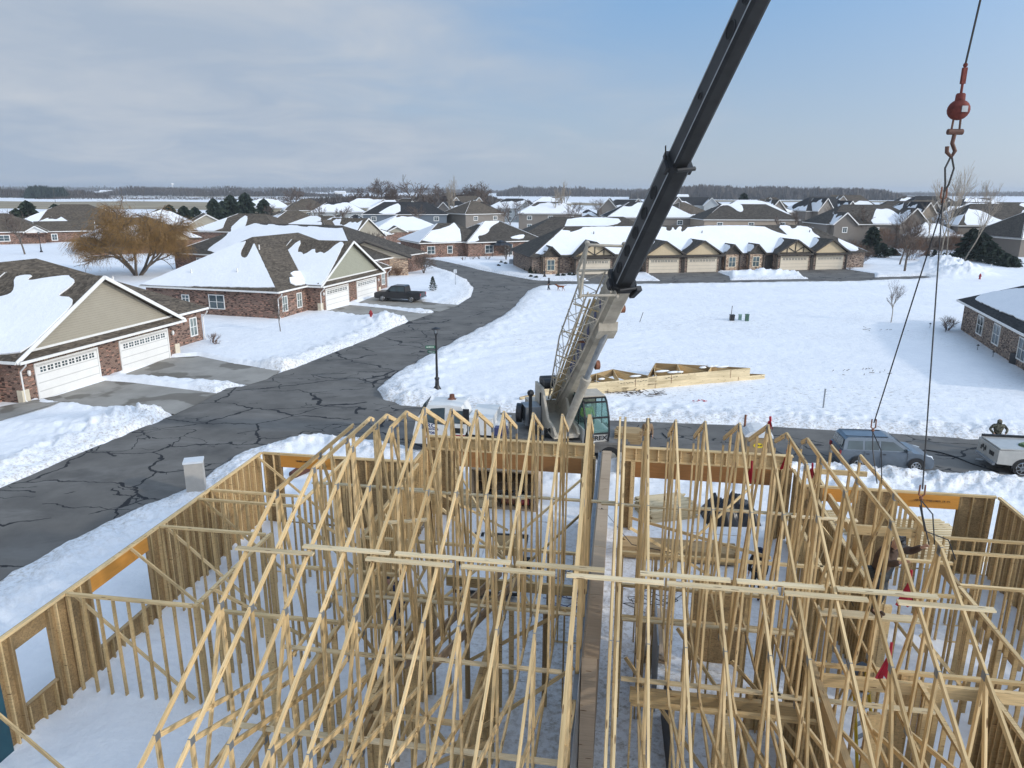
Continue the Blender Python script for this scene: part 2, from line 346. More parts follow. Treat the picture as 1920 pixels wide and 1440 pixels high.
def asphalt():
    m, nt, b = new_mat('asphalt'); o = OBJ(nt)
    w = nt.nodes.new('ShaderNodeTexNoise'); nt.links.new(o, w.inputs['Vector']); w.inputs['Scale'].default_value = .55; w.inputs['Detail'].default_value = 5
    of = nt.nodes.new('ShaderNodeVectorMath'); of.operation = 'MULTIPLY_ADD'; nt.links.new(w.outputs['Color'], of.inputs[0]); of.inputs[1].default_value = (1.9, 1.9, 0); nt.links.new(o, of.inputs[2])
    fl = nt.nodes.new('ShaderNodeMapping'); fl.inputs['Scale'].default_value = (.21, .33, 0); fl.inputs['Rotation'].default_value = (0, 0, .6); nt.links.new(of.outputs[0], fl.inputs[0])
    def lines(sc, th, off):
        mp = nt.nodes.new('ShaderNodeMapping'); mp.inputs['Location'].default_value = (off, off, 0); nt.links.new(fl.outputs[0], mp.inputs[0])
        v = nt.nodes.new('ShaderNodeTexVoronoi'); v.feature = 'DISTANCE_TO_EDGE'; nt.links.new(mp.outputs[0], v.inputs['Vector']); v.inputs['Scale'].default_value = sc
        return MATH(nt, 'LESS_THAN', v.outputs['Distance'], th)
    msk = MATH(nt, 'GREATER_THAN', NZ(nt, o, .16, 3), .44); msk2 = MATH(nt, 'GREATER_THAN', NZ(nt, o, .23, 3), .53)
    ln = MATH(nt, 'MAXIMUM', MATH(nt, 'MULTIPLY', lines(.85, .011, 3.7), msk), MATH(nt, 'MULTIPLY', lines(1.9, .012, 8.1), msk2))
    c = RAMP(nt, NZ(nt, o, .45, 6, .6), [(.3, (.098, .092, .084)), (.7, (.160, .150, .135))])
    c = MIX(nt, .3, c, RAMP(nt, NZ(nt, o, 30, 6, .7), [(.3, (.6, .6, .6)), (.7, (1.2, 1.2, 1.2))]), 'MULTIPLY')
    salt = RAMP(nt, NZ(nt, MAP(nt, o, (.25, .5, 1)), 1.0, 7, .7, .8), [(.48, (0, 0, 0)), (.75, (1, 1, 1))]); c = MIX(nt, MATH(nt, 'MULTIPLY', salt, .55), c, (.23, .22, .205))
    wet = RAMP(nt, NZ(nt, o, .21, 5, .6), [(.57, (0, 0, 0)), (.66, (1, 1, 1))]); c = MIX(nt, MATH(nt, 'MULTIPLY', wet, .45), c, (.045, .044, .044))
    c = MIX(nt, ln, c, (.016, .016, .018)); nt.links.new(c, b.inputs['Base Color']); b.inputs['Roughness'].default_value = .82
    b.inputs['Specular IOR Level'].default_value = .35; return m
M['asphalt'] = asphalt()
def concrete():
    m, nt, b = new_mat('driveway concrete'); o = OBJ(nt)
    c = RAMP(nt, NZ(nt, o, .5, 7, .6), [(.3, (.22, .205, .18)), (.7, (.33, .31, .275))])
    wet = RAMP(nt, NZ(nt, o, .33, 3, .5), [(.56, (0, 0, 0)), (.6, (1, 1, 1))]); c = MIX(nt, MATH(nt, 'MULTIPLY', wet, .65), c, (.085, .07, .05))
    nt.links.new(c, b.inputs['Base Color']); b.inputs['Roughness'].default_value = .75; return m
M['concrete'] = concrete()
M['wood'] = wood('pine lumber', (.68, .515, .29), .38); M['woodold'] = wood('weathered lumber', (.40, .29, .16)); M['woodpale'] = wood('fresh lumber', (.70, .59, .40))
M['lvl'] = wood('laminated header', (.58, .27, .055), .18, False); M['lvlb'] = wood('brown laminated header', (.36, .18, .07), .3, False)
M['osb'] = osb('osb sheathing', (.34, .235, .115)); M['plank'] = wood('plank', (.50, .40, .31), .25)
M['wrap'] = plain('teal wrap', (.015, .075, .105), .6)
M['white'] = plain('white paint', (.74, .73, .70), .5, 0, .08); M['cream'] = plain('cream paint', (.62, .55, .42), .6, 0, .1)
M['black'] = plain('black paint', (.015, .015, .017), .45); M['rubber'] = plain('tyre rubber', (.02, .02, .02), .85)
M['steel'] = plain('galvanised steel', (.30, .32, .34), .5, .3); M['plate'] = plain('connector plate', (.22, .24, .26), .45, .4)
M['glass'] = glass('window glass'); M['red'] = plain('red paint', (.30, .025, .03), .55, 0, .35, 6); M['redcloth'] = plain('red cloth', (.38, .02, .04), .8)
M['crane'] = plain('weathered crane paint', (.47, .42, .34), .55, 0, .22, 2.2); M['boom'] = plain('dark boom steel', (.022, .023, .025), .5, .3, .5, 1.5)
M['yellow'] = plain('worn yellow paint', (.46, .35, .19), .6, 0, .45, 9); M['rust'] = plain('rusty steel', (.22, .09, .05), .7, .2, .4, 8)
M['cable'] = plain('steel cable', (.03, .03, .032), .5, .4); M['blue'] = plain('blue decal', (.05, .06, .16), .5)
M['greenmetal'] = plain('green metal', (.06, .13, .09), .6); M['signgreen'] = plain('sign green', (.02, .16, .08), .5)
M['dark'] = plain('dark interior', (.012, .012, .012), .9)
M['bark'] = plain('bark', (.13, .105, .085), .9, 0, .4, 8); M['twig'] = plain('twigs', (.135, .10, .08), .9, 0, .4, .6); M['palebark'] = plain('pale bark', (.34, .29, .23), .9, 0, .4, 3)
M['willow'] = plain('willow twigs', (.27, .155, .05), .85, 0, .45, .8); M['needle'] = plain('needles', (.026, .042, .026), .85, 0, .5, 1.5)
M['shrub'] = plain('dry shrub', (.16, .09, .055), .9, 0, .5, 1.2); M['leafdark'] = plain('dark evergreen leaves', (.022, .035, .022), .85, 0, .5, 2)
# ------------------------------------------------------------------ ground, roads, driveways
def PX(l, z=0.0): return [tuple(G(x, y, z))[:2] for x, y in l]
far_edge = [(807, 764), (860, 768), (1007, 777), (1147, 788), (1320, 795), (1450, 800), (1567, 807), (1690, 814), (1841, 824), (1920, 829), (2300, 855)]
near_edge = [(2300, 935), (1920, 897), (1841, 889), (1661, 883), (1515, 873), (1387, 868), (1260, 861), (1100, 858), (900, 862), (773, 842), (700, 824), (620, 816), (547, 822), (480, 843), (430, 862), (400, 884), (372, 905), (330, 925), (300, 940), (250, 955), (180, 990), (100, 1032), (0, 1090), (-300, 1250)]
left_edge = [(-300, 1080), (0, 915), (60, 890), (130, 858), (240, 812), (330, 776), (400, 740), (425, 728), (465, 722), (500, 708), (530, 697), (560, 687), (640, 655), (700, 632), (770, 600), (820, 583), (860, 571), (883, 556), (888, 541), (875, 525), (850, 512), (822, 503), (795, 497), (760, 492), (700, 489)]
right_edge = [(700, 480), (790, 484), (825, 488), (862, 496), (900, 506), (950, 516), (1000, 525), (1040, 527), (1200, 527), (1400, 525), (1600, 521), (1735, 517), (1748, 520), (1735, 523), (1600, 528), (1400, 531), (1200, 533), (1060, 534), (1010, 537), (990, 545), (980, 558), (965, 575), (935, 596), (895, 617), (850, 641), (800, 668), (755, 692), (722, 714), (711, 731), (722, 748), (755, 759)]
ROAD = PX(left_edge+right_edge+far_edge+near_edge)
DR = {'h1a': [(78, 751), (197, 714), (250, 718), (330, 728), (408, 738), (372, 757), (328, 777), (200, 766)],
      'h1b': [(228, 704), (318, 671), (372, 668), (440, 682), (526, 696), (500, 712), (467, 722), (350, 712)],
      'h2a': [(608, 584), (656, 572), (720, 578), (790, 588), (815, 587), (770, 603), (700, 596)],
      'h2b': [(668, 569), (702, 556), (760, 562), (830, 570), (862, 572), (825, 585), (760, 579)]}
DRIVES = {k: PX(v) for k, v in DR.items()}
ROWDR = [PX([(1078, 514), (1146, 513), (1170, 523), (1165, 529), (1110, 529), (1095, 522)]), PX([(1211, 511), (1342, 509), (1368, 518), (1370, 527), (1240, 528)]),
         PX([(1458, 506), (1588, 505), (1640, 513), (1640, 522), (1520, 524)])]
def sdist(x, y, poly):
    P = np.array(poly); Q = np.roll(P, -1, 0); d = np.full(x.shape, 1e9); ins = np.zeros(x.shape, bool)
    for (ax, ay), (bx, by) in zip(P, Q):
        ex, ey = bx-ax, by-ay; L = ex*ex+ey*ey+1e-12; t = np.clip(((x-ax)*ex+(y-ay)*ey)/L, 0, 1)
        d = np.minimum(d, (x-ax-t*ex)**2+(y-ay-t*ey)**2)
        c = ((ay > y) != (by > y)) & (x < (bx-ax)*(y-ay)/((by-ay) if abs(by-ay) > 1e-9 else 1e-9)+ax); ins ^= c
    d = np.sqrt(d); return np.where(ins, -d, d)
def sstep(a, b, x): t = np.clip((x-a)/(b-a), 0, 1); return t*t*(3-2*t)
MOUNDS = [(*G(715, 608)[:2], 3.0, 1.2, .6), (*G(742, 600)[:2], 3.0, 1.4, .5), (*G(170, 800)[:2], 4, 1.6, .3), (*G(260, 785)[:2], 2.2, 1.2, .35), (*G(540, 690)[:2], 3, 1.3, .4),
          (*G(1770, 505)[:2], 5, 4, 2.0), (*G(1800, 515)[:2], 4, 3, 1.4), (*G(1440, 517)[:2], 7, 1.6, .9), (*G(748, 745)[:2], 2.5, 2, .3)]
FH = lambda x, y: (x*math.cos(TH)-y*math.sin(TH), x*math.sin(TH)+y*math.cos(TH))
def ground_height(x, y):
    jit = (fbm(x*.9, y*.9, 3, 5)-.5)*.9*np.clip(1, 0, 1)
    dr = sdist(x, y, ROAD)+jit*.7
    dd = np.full(x.shape, 1e9)
    for p in list(DRIVES.values())+ROWDR: dd = np.minimum(dd, sdist(x, y, p)+jit*.3)
    d = np.minimum(dr, dd); lump = fbm(x*2.4, y*2.4, 3, 11); lump2 = fbm(x*6, y*6, 2, 17)
    z = .13+.10*(fbm(x*.10, y*.10, 2, 3)-.5)+.07*(fbm(x*.9, y*.9, 4, 4)-.5)
    amp = .25+.45*fbm(x*.16, y*.16, 2, 23)
    farside = sstep(35.5, 37.5, y+.14*x)*(x > -9); amp = amp*(1-.55*farside)*np.where((y > 60), .38, .5); lump = np.clip(lump*1.5-.25, 0, 1.2)
    bank = np.exp(-((dr-.9-.9*fbm(x*.3, y*.3, 2, 41))/.8)**2)*amp*(.25+1.1*lump+.5*lump2)+.16*np.exp(-((dr-2.6)/1.4)**2)*lump
    bank *= sstep(.3, 1.2, dd)
    z = z+np.where(y < 140, bank, 0)+.16*np.exp(-((dd-.45)/.4)**2)*(lump+.3)*(dr > 0)
    # trampled, lumpy verge of the building site
    rough = np.exp(-((y-36-(-.14)*x)/4.5)**2)*(x > -8)
    z = z+rough*.16*(lump-.4)+.05*rough*(lump2-.5)
    for mx, my, sx, sy, a in MOUNDS: z = z+a*np.exp(-((x-mx)/sx)**2-((y-my)/sy)**2)*(.55+.7*lump+.25*lump2)
    ux, uy = .80, .60; along = (x-2)*ux+(y-60)*uy; acr = -(x-2)*uy+(y-60)*ux+.012*along**2
    z = z+.035*np.exp(-(along/16)**2-(acr/7)**2)*np.sign(np.sin(acr*2.1))*(fbm(x*.5, y*.5, 2, 61) > .42)*(np.abs(np.sin(acr*2.1)) > .75)
    z = -.10+(z+.10)*sstep(-.12, .30, d)
    u, w = FH(x, y); inside = (np.abs(u+.45) < 13.2) & (w < 24.2) & (w > -6); z = np.where(inside, np.minimum(z, .08), z)
    dirt = np.exp(-(np.maximum(dr, 0)/1.7)**2)*1.0*(y < 130)+rough*.5
    gr = .55*(x > 0)*(y > 40)*(y < 108)*sstep(.5, .66, fbm(x*.09, y*.2, 3, 71))
    for gx, gy, sx, sy in ((*G(1240, 700)[:2], 9, 3), (*G(1210, 735)[:2], 10, 1.2), (*G(1330, 600)[:2], 14, 4), (*G(1600, 570)[:2], 20, 3), (*G(1500, 740)[:2], 14, 3), (*G(1380, 760)[:2], 9, 1.5), (*G(1240, 615)[:2], 9, 3), (*G(900, 640)[:2], 5, 4), (*G(410, 645)[:2], 3, 2)):
        gr = gr+.8*np.exp(-((x-gx)/sx)**2-((y-gy)/sy)**2)
    return z, np.clip(dirt, 0, 1), np.clip(gr, 0, 1)
def grid_mesh(name, X, Y, mat):
    z, dirt, gr = ground_height(X, Y); far = sstep(400, 1500, Y); z = z*(1-far)
    n, m = X.shape; V = np.stack([X, Y, z], -1).reshape(-1, 3); idx = np.arange(n*m).reshape(n, m)
    F = np.stack([idx[:-1, :-1], idx[:-1, 1:], idx[1:, 1:], idx[1:, :-1]], -1).reshape(-1, 4)
    return np_mesh(name, V, F, mat, smooth=True, attr={'dirt': dirt.ravel(), 'grass': gr.ravel()})
ys = [-14.0]
while ys[-1] < 12: ys.append(ys[-1]+1.0)
while ys[-1] < 9000: ys.append(ys[-1]+max(.13, ys[-1]*(.0062 if ys[-1] < 160 else .02)))
ys = np.array(ys); ss = np.concatenate([np.linspace(-1.5, -.78, 60, endpoint=False), np.linspace(-.78, .78, 560), np.linspace(.78, 1.5, 61)[1:]])
XX = np.outer(np.maximum(ys+8, 26), ss)*1.0; YY = np.repeat(ys[:, None], len(ss), 1)
ground = tag(grid_mesh('snowy_ground', XX, YY, M['snow']), kind='structure')
def sheet(name, poly, z, mat, kind='structure'):
    mb = MB(); pts = [Vector((x, y, z)) for x, y in poly]
    for t in tessellate_polygon([pts]):
        a, b, c = (pts[i] for i in t)
        if (b-a).cross(c-a).z < 0: a, c = c, a
        mb.face([a, b, c])
    return tag(mb.build(name, mat), kind=kind)
sheet('road', ROAD, 0.0, M['asphalt'])
for i, (k, p) in enumerate(DRIVES.items()): sheet('driveway', p, .02+.004*i, M['concrete'])
for i, p in enumerate(ROWDR): sheet('driveway', p, .02+.004*i, M['asphalt'])
walk = PX([(0, 772), (30, 766), (108, 752), (125, 757), (60, 778), (0, 795)]); 
sheet('footpath', PX([(0, 770), (60, 758), (112, 748), (128, 757), (60, 778), (0, 797)]), .24, M['concrete'])
# fields beyond the village
M['stubble'] = plain('stubble field', (.30, .245, .16), .95, 0, .35, .02)
def field(px0, px1, d0, d1, z=.25):
    n = 14; a = []; 
    for i in range(n+1): t = i/n; p = at_dist(px0+(px1-px0)*t, d0+12*math.sin(i*1.7+px0)); a.append((p.x, p.y))
    for i in range(n, -1, -1): t = i/n; p = at_dist(px0+(px1-px0)*t, d1+25*math.sin(i*1.3+px1)); a.append((p.x, p.y))
    sheet('field', a, z, M['stubble'])
field(-500, 560, 455, 720); field(900, 1230, 640, 760, .3); field(1300, 1500, 560, 600, .35); field(-100, 700, 1150, 1210, .3); field(1250, 1700, 880, 1010, .3)
# ------------------------------------------------------------------ houses
M['brickred'] = brick('red brown brick', (.165, .082, .056), (.225, .125, .09), (.30, .26, .22)); M['brickbrown'] = brick('brown brick', (.17, .12, .09), (.25, .185, .14), (.28, .25, .22))
M['bricktan'] = brick('tan brick', (.33, .22, .14), (.42, .30, .20), (.4, .35, .3), (.16, .09, .06))
M['sidetan'] = siding('tan siding', (.35, .315, .245)); M['sidegrey'] = siding('grey green siding', (.33, .33, .255)); M['sidebeige'] = siding('beige siding', (.36, .29, .22))
M['sideblue'] = siding('blue grey siding', (.12, .145, .17)); M['sidelight'] = siding('pale grey siding', (.40, .42, .42)); M['sidedark'] = siding('taupe siding', (.19, .165, .14)); M['sidecream'] = siding('cream siding', (.66, .56, .42), .3)
M['roofbrown'] = shingle('brown shingles', (.105, .086, .066)); M['roofdark'] = shingle('dark shingles', (.035, .035, .036)); M['roofgrey'] = shingle('grey brown shingles', (.075, .066, .056))
M['doorwhite'] = siding('white garage door', (.78, .77, .74), .53); M['doorcream'] = siding('cream garage door', (.66, .58, .46), .53); M['trimdark'] = plain('dark brown trim', (.035, .028, .022), .6)
M['stucco'] = plain('buff stucco', (.58, .47, .31), .9, 0, .08); M['curtain'] = glass('curtained glass', (.10, .12, .115))
def smooth_poly(p, it=2):
    for _ in range(it):
        q = []
        for i in range(len(p)):
            a, b = p[i], p[(i+1) % len(p)]; q += [(a[0]*.75+b[0]*.25, a[1]*.75+b[1]*.25), (a[0]*.25+b[0]*.75, a[1]*.25+b[1]*.75)]
        p = q
    return p
def auto_patch(cov, rnd, bare0=.0, bare1=1.0):
    n = 26; ph = [rnd.random()*6 for _ in range(4)]; top = []
    for i in range(n+1):
        x = bare0+(bare1-bare0)*i/n; v = cov+.13*math.sin(x*7+ph[0])+.08*math.sin(x*17+ph[1])+.04*math.sin(x*41+ph[2])
        e = min(1, 6*(x-bare0)+.25, 6*(bare1-x)+.25); top.append((x, max(.06, min(1.05 if cov > .9 else .97, v)*e)))
    return [(bare0, .015), (bare1, .015)]+top[::-1]
class Facet:
    def __init__(s, E0, E1, T0, T1):
        s.E0, s.E1, s.T0, s.T1 = map(Vector, (E0, E1, T0, T1)); e = s.E1-s.E0; s.L = e.length; s.ex = e/s.L
        up = (s.T0+s.T1)/2-s.E0; up -= s.ex*up.dot(s.ex); s.H = up.length; s.up = up/s.H; s.n = s.ex.cross(s.up)
        if s.n.z < 0: s.n = -s.n
        s.x0 = (s.T0-s.E0).dot(s.ex)/s.L; s.x1 = (s.T1-s.E0).dot(s.ex)/s.L
    def poly(s): return [s.E0, s.E1, s.T1, s.T0] if (s.T0-s.T1).length > .01 else [s.E0, s.E1, s.T0]
    def snow(s, mb, patch, th=.09, smooth=1, m=.006):
        pts = smooth_poly(patch, smooth) if smooth else patch; out = []
        for x, v in pts:
            v = max(.008, min(v, 1.0)); lo = s.x0*v+m; hi = 1-(1-s.x1)*v-m
            if lo > hi: lo = hi = (lo+hi)/2
            x = max(lo, min(hi, x)); out.append(s.E0+s.ex*(x*s.L)+s.up*(v*s.H))
        fine = []
        for i, a in enumerate(out):
            b = out[(i+1) % len(out)]; k = max(1, int((b-a).length/.35)); low = (a-s.E0).dot(s.up) < .25 and (b-s.E0).dot(s.up) < .25
            for j in range(k): pnt = a.lerp(b, j/k); fine.append(pnt if low or s.L < 3 or j == 0 or j == k-1 else pnt+s.up*random.gauss(0, .035)+s.ex*random.gauss(0, .02))
        out = []
        for pnt in fine:
            dd = pnt-s.E0; x, v = dd.dot(s.ex)/s.L, max(.008, min(1, dd.dot(s.up)/s.H)); lo = s.x0*v+m; hi = 1-(1-s.x1)*v-m
            if lo > hi: lo = hi = (lo+hi)/2
            out.append(s.E0+s.ex*(max(lo, min(hi, x))*s.L)+s.up*(v*s.H))
        q = [out[0]]
        for p in out[1:]:
            if (p-q[-1]).length > .03: q.append(p)
        if (q[0]-q[-1]).length < .03: q.pop()
        if len(q) < 3: return
        flat = [Vector(((p-s.E0).dot(s.ex), (p-s.E0).dot(s.up), 0)) for p in q]
        ar = sum(flat[i].x*flat[(i+1) % len(flat)].y-flat[(i+1) % len(flat)].x*flat[i].y for i in range(len(flat)))
        if ar < 0: q.reverse(); flat.reverse()
        cen = sum(flat, Vector())/len(flat)
        top = [p+s.n*th for p in q]
        for t in tessellate_polygon([flat]):
            tri = [top[i] for i in t]
            if (tri[1]-tri[0]).cross(tri[2]-tri[0]).dot(s.n) < 0: tri.reverse()
            mb.face(tri)
        for i in range(len(q)): j = (i+1) % len(q); mb.face([q[i]-s.n*.02, q[j]-s.n*.02, top[j], top[i]])
def wing_facets(a0, a1, b0, b1, h, p, kind, ov=.45, e0=None):
    x0, x1, y0, y1 = a0-ov, a1+ov, b0-ov, b1+ov; z0 = h+.14; wx, wy = x1-x0, y1-y0
    if kind == 'hip':
        if wx >= wy:
            r = wy/2; zt = z0+r*p; A, B = (x0+r, y0+r, zt), (x1-r, y0+r, zt)
            return {'front': Facet((x0, y0, z0), (x1, y0, z0), A, B), 'back': Facet((x1, y1, z0), (x0, y1, z0), B, A), 'left': Facet((x0, y1, z0), (x0, y0, z0), A, A), 'right': Facet((x1, y0, z0), (x1, y1, z0), B, B)}
        r = wx/2; zt = z0+r*p; A, B = (x0+r, y0+r, zt), (x0+r, y1-r, zt)
        return {'front': Facet((x0, y0, z0), (x1, y0, z0), A, A), 'back': Facet((x1, y1, z0), (x0, y1, z0), B, B), 'left': Facet((x0, y1, z0), (x0, y0, z0), B, A), 'right': Facet((x1, y0, z0), (x1, y1, z0), A, B)}
    if kind == 'gx':
        zt = z0+wy/2*p; ym = (y0+y1)/2
        return {'front': Facet((x0, y0, z0), (x1, y0, z0), (x0, ym, zt), (x1, ym, zt)), 'back': Facet((x1, y1, z0), (x0, y1, z0), (x1, ym, zt), (x0, ym, zt))}
    zt = z0+wx/2*p; xm = (x0+x1)/2
    return {'left': Facet((x0, y1, z0), (x0, y0, z0), (xm, y1, zt), (xm, y0, zt)), 'right': Facet((x1, y0, z0), (x1, y1, z0), (xm, y0, zt), (xm, y1, zt))}
def wall_pt(sd, w, pos, z, out=0.0):
    a0, a1, b0, b1 = w
    return {'front': Vector((pos, b0-out, z)), 'back': Vector((pos, b1+out, z)), 'left': Vector((a0-out, pos, z)), 'right': Vector((a1+out, pos, z))}[sd]
AX = {'front': (Vector((1, 0, 0)), Vector((0, -1, 0))), 'back': (Vector((-1, 0, 0)), Vector((0, 1, 0))), 'left': (Vector((0, -1, 0)), Vector((-1, 0, 0))), 'right': (Vector((0, 1, 0)), Vector((1, 0, 0)))}
def rect(mb, c, ax, n, w, h, t):      # slab centred at c on the wall, t proud
    a = c-ax*w/2; mb.prism([a-Vector((0, 0, h/2)), a+ax*w-Vector((0, 0, h/2)), a+ax*w+Vector((0, 0, h/2)), a+Vector((0, 0, h/2))], n*t)
def window(root, sd, wl, pos, zc, w, h, frame='white', gl='glass', bars=(1, 1), fw=.09):
    ax, n = AX[sd]; c = wall_pt(sd, wl, pos, zc); mb = MB()
    for s in (-1, 1): rect(mb, c+ax*s*(w/2-fw/2), ax, n, fw, h, .06)
    for s in (-1, 1): rect(mb, c+Vector((0, 0, s*(h/2-fw/2))), ax, n, w-2*fw, fw, .06)
    for i in range(1, bars[0]+1): rect(mb, c+ax*(w*i/(bars[0]+1)-w/2), ax, n, .055, h-2*fw, .05)
    for i in range(1, bars[1]+1): rect(mb, c+Vector((0, 0, h*i/(bars[1]+1)-h/2)), ax, n, w-2*fw, .045, .046)
    o = mb.build('window', M[frame], root); g = MB(); rect(g, c, ax, n, w-.02, h-.02, .02); g.build('pane', M[gl], o); return o
def garage_door(root, sd, wl, pos, w=4.88, h=2.15, mat='doorwhite', n=8, zb=.05, quad=True):
    ax, nn = AX[sd]; c = wall_pt(sd, wl, pos, zb+h/2); mb = MB(); rect(mb, c, ax, nn, w, h, .05); o = mb.build('garage_door', M[mat], root)
    g = MB()
    for i in range(n):
        x = (i+.5)/n*w*.92-w*.46
        for dx in (-.12, .12):
            for dz in (-.09, .09): rect(g, c+ax*(x+dx)+Vector((0, 0, h*.36+dz))+nn*.05, ax, nn, .16, .13, .012)
    g.build('window_row', M['glass'], o)
    f = MB()
    for s in (-1, 1): rect(f, c+ax*s*(w/2+.07), ax, nn, .12, h+.06, .075)
    rect(f, c+Vector((0, 0, h/2+.10)), ax, nn, w+.26, .13, .075); f.build('frame', M['white'] if mat == 'doorwhite' else M['cream'], o)
    return o
def gutter_trim(fc, keys, mb, w=.13):
    for k in keys: f = fc[k]; mb.beam(f.E0-Vector((0, 0, .08)), f.E1-Vector((0, 0, .08)), .12, .17)
def add_wing(root, w, wall, roof, trim, gab='sidetan', cov=None, seed=0, rnames='roof'):
    """w: dict a=(a0,a1) b=(b0,b1) h p kind; cov: {facet: coverage | [patches]}"""
    a0, a1 = w['a']; b0, b1 = w['b']; h, p, kind = w['h'], w['p'], w['kind']; ov = w.get('ov', .45); rnd = random.Random(seed)
    mb = MB(); mb.box((a0, b0, w.get('zb', -.3)), (a1, b1, h)); wo = mb.build('wall', M[wall], root)
    fc = wing_facets(a0, a1, b0, b1, h, p, kind, ov); r = MB()
    for f in fc.values(): r.face(f.poly())
    x0, x1, y0, y1 = a0-ov, a1+ov, b0-ov, b1+ov; z0 = h+.14
    if kind == 'hip':
        r.face([(x0, y0, h-.02), (x0, y1, h-.02), (x1, y1, h-.02), (x1, y0, h-.02)])
        for P, Q in (((x0, y0), (x1, y0)), ((x1, y0), (x1, y1)), ((x1, y1), (x0, y1)), ((x0, y1), (x0, y0))): r.face([(*P, h-.02), (*Q, h-.02), (*Q, z0), (*P, z0)])
    else:
        for f in fc.values():
            P = f.poly(); d = Vector((0, 0, -.17)); r.face([q+d for q in P][::-1])
            for i in range(4): j = (i+1) % 4; r.face([P[i], P[i]+d, P[j]+d, P[j]])
    ro = r.build('roof', M[roof], root); t = MB()
    if kind == 'hip': gutter_trim(fc, fc.keys(), t)
    else:
        g = MB(); gp = w.get('gable_mat', gab)
        if kind == 'gy':
            zt = h+.14+(a1-a0+2*ov)/2*p-.10; xm = (a0+a1)/2; dz = ov*p
            for yy, e in ((b0, .12), (b1-.12, .12)): g.prism([(a0, yy, h+.0), (a1, yy, h+.0), (a1, yy, h+.02+dz*.3), (xm, yy, zt), (a0, yy, h+.02+dz*.3)], (0, e, 0))
            for f, k in ((fc['left'], 0), (fc['right'], 1)):
                for q0, q1 in (((f.E1 if k == 0 else f.E0), (f.T1 if k == 0 else f.T0)), ((f.E0 if k == 0 else f.E1), (f.T0 if k == 0 else f.T1))):
                    s = -1 if q0.y < (b0+b1)/2 else 1; q0, q1 = q0+Vector((0, .03*s, -.09)), q1+Vector((0, .03*s, -.09)); t.beam(q0, q1, .06, .24)
        else:
            zt = h+.14+(b1-b0+2*ov)/2*p-.10; ym = (b0+b1)/2; dz = ov*p
            for xx in (a0, a1-.12): g.prism([(xx, b0, h), (xx, b1, h), (xx, b1, h+.02+dz*.3), (xx, ym, zt), (xx, b0, h+.02+dz*.3)], (.12, 0, 0))
            for f in fc.values():
                for q0, q1 in ((f.E0, f.T0), (f.E1, f.T1)): s = -1 if q0.x < (a0+a1)/2 else 1; t.beam(q0+Vector((.03*s, 0, -.09)), q1+Vector((.03*s, 0, -.09)), .06, .24)
        gutter_trim(fc, fc.keys(), t); g.each('gable', M[gp], root)
    t.build('trim', M[trim], ro)
    sn = MB(); MW = Matrix.Translation(root.location) @ Matrix.Rotation(root.rotation_euler.z, 4, 'Z')
    for k, c in (cov or {}).items():
        if k not in fc: continue
        if isinstance(c, (int, float)):
            if c > 0: fc[k].snow(sn, auto_patch(c, rnd), smooth=0)
        else:
            for pt in c:
                if pt[0] == 'auto': fc[k].snow(sn, auto_patch(pt[1], rnd, pt[2], pt[3]), smooth=0); continue
                if pt[0][0] > 1.5 or pt[0][1] > 1.5:      # outline given as seen, laid on the roof plane
                    f = fc[k]; o3 = MW @ f.E0; n3 = MW.to_3x3() @ f.n; ex = MW.to_3x3() @ f.ex; up = MW.to_3x3() @ f.up; q = []
                    for x, y in pt: d = ray(x, y); h = Vector((0, 0, CAM_H)); t = (o3-h).dot(n3)/d.dot(n3); v = h+d*t-o3; q.append((v.dot(ex)/f.L, v.dot(up)/f.H))
                    fc[k].snow(sn, q, smooth=1)
                else: fc[k].snow(sn, pt, smooth=1)
    if sn.f: sn.build('snow', M['roofsnow'], ro)
    return fc
def vents(root, fc, key, spots, col='white'):
    f = fc[key]
    for x, v in spots:
        p = f.E0+f.ex*x*f.L+f.up*v*f.H; mb = MB(); mb.lathe(p-Vector((0, 0, .1)), [(0, .6), (.07, .6), (.07, 0), (.14, -.05)], 8); mb.build('vent_pipe', M[col], root)
def downspout(root, x, y, z1, dx=0, dy=-.5, z0=.15):
    mb = MB(); mb.tube([(x+dx, y+dy, z1), (x+dx*.9, y+dy*.9, z1-.15), (x, y, z1-.55), (x, y, z0+.2), (x+dx*.3, y+dy*.3, z0)], .05, 6); mb.build('downspout', M['white'], root)
def wall_lamp(root, x, y, z):
    mb = MB(); mb.box((x-.06, y-.14, z-.05), (x+.06, y, z)); mb.lathe((x, y-.12, z-.02), [(0, .22), (.09, .18), (.11, 0), (.06, -.14), (0, -.16)], 8); mb.build('wall_lamp', M['white'], root)

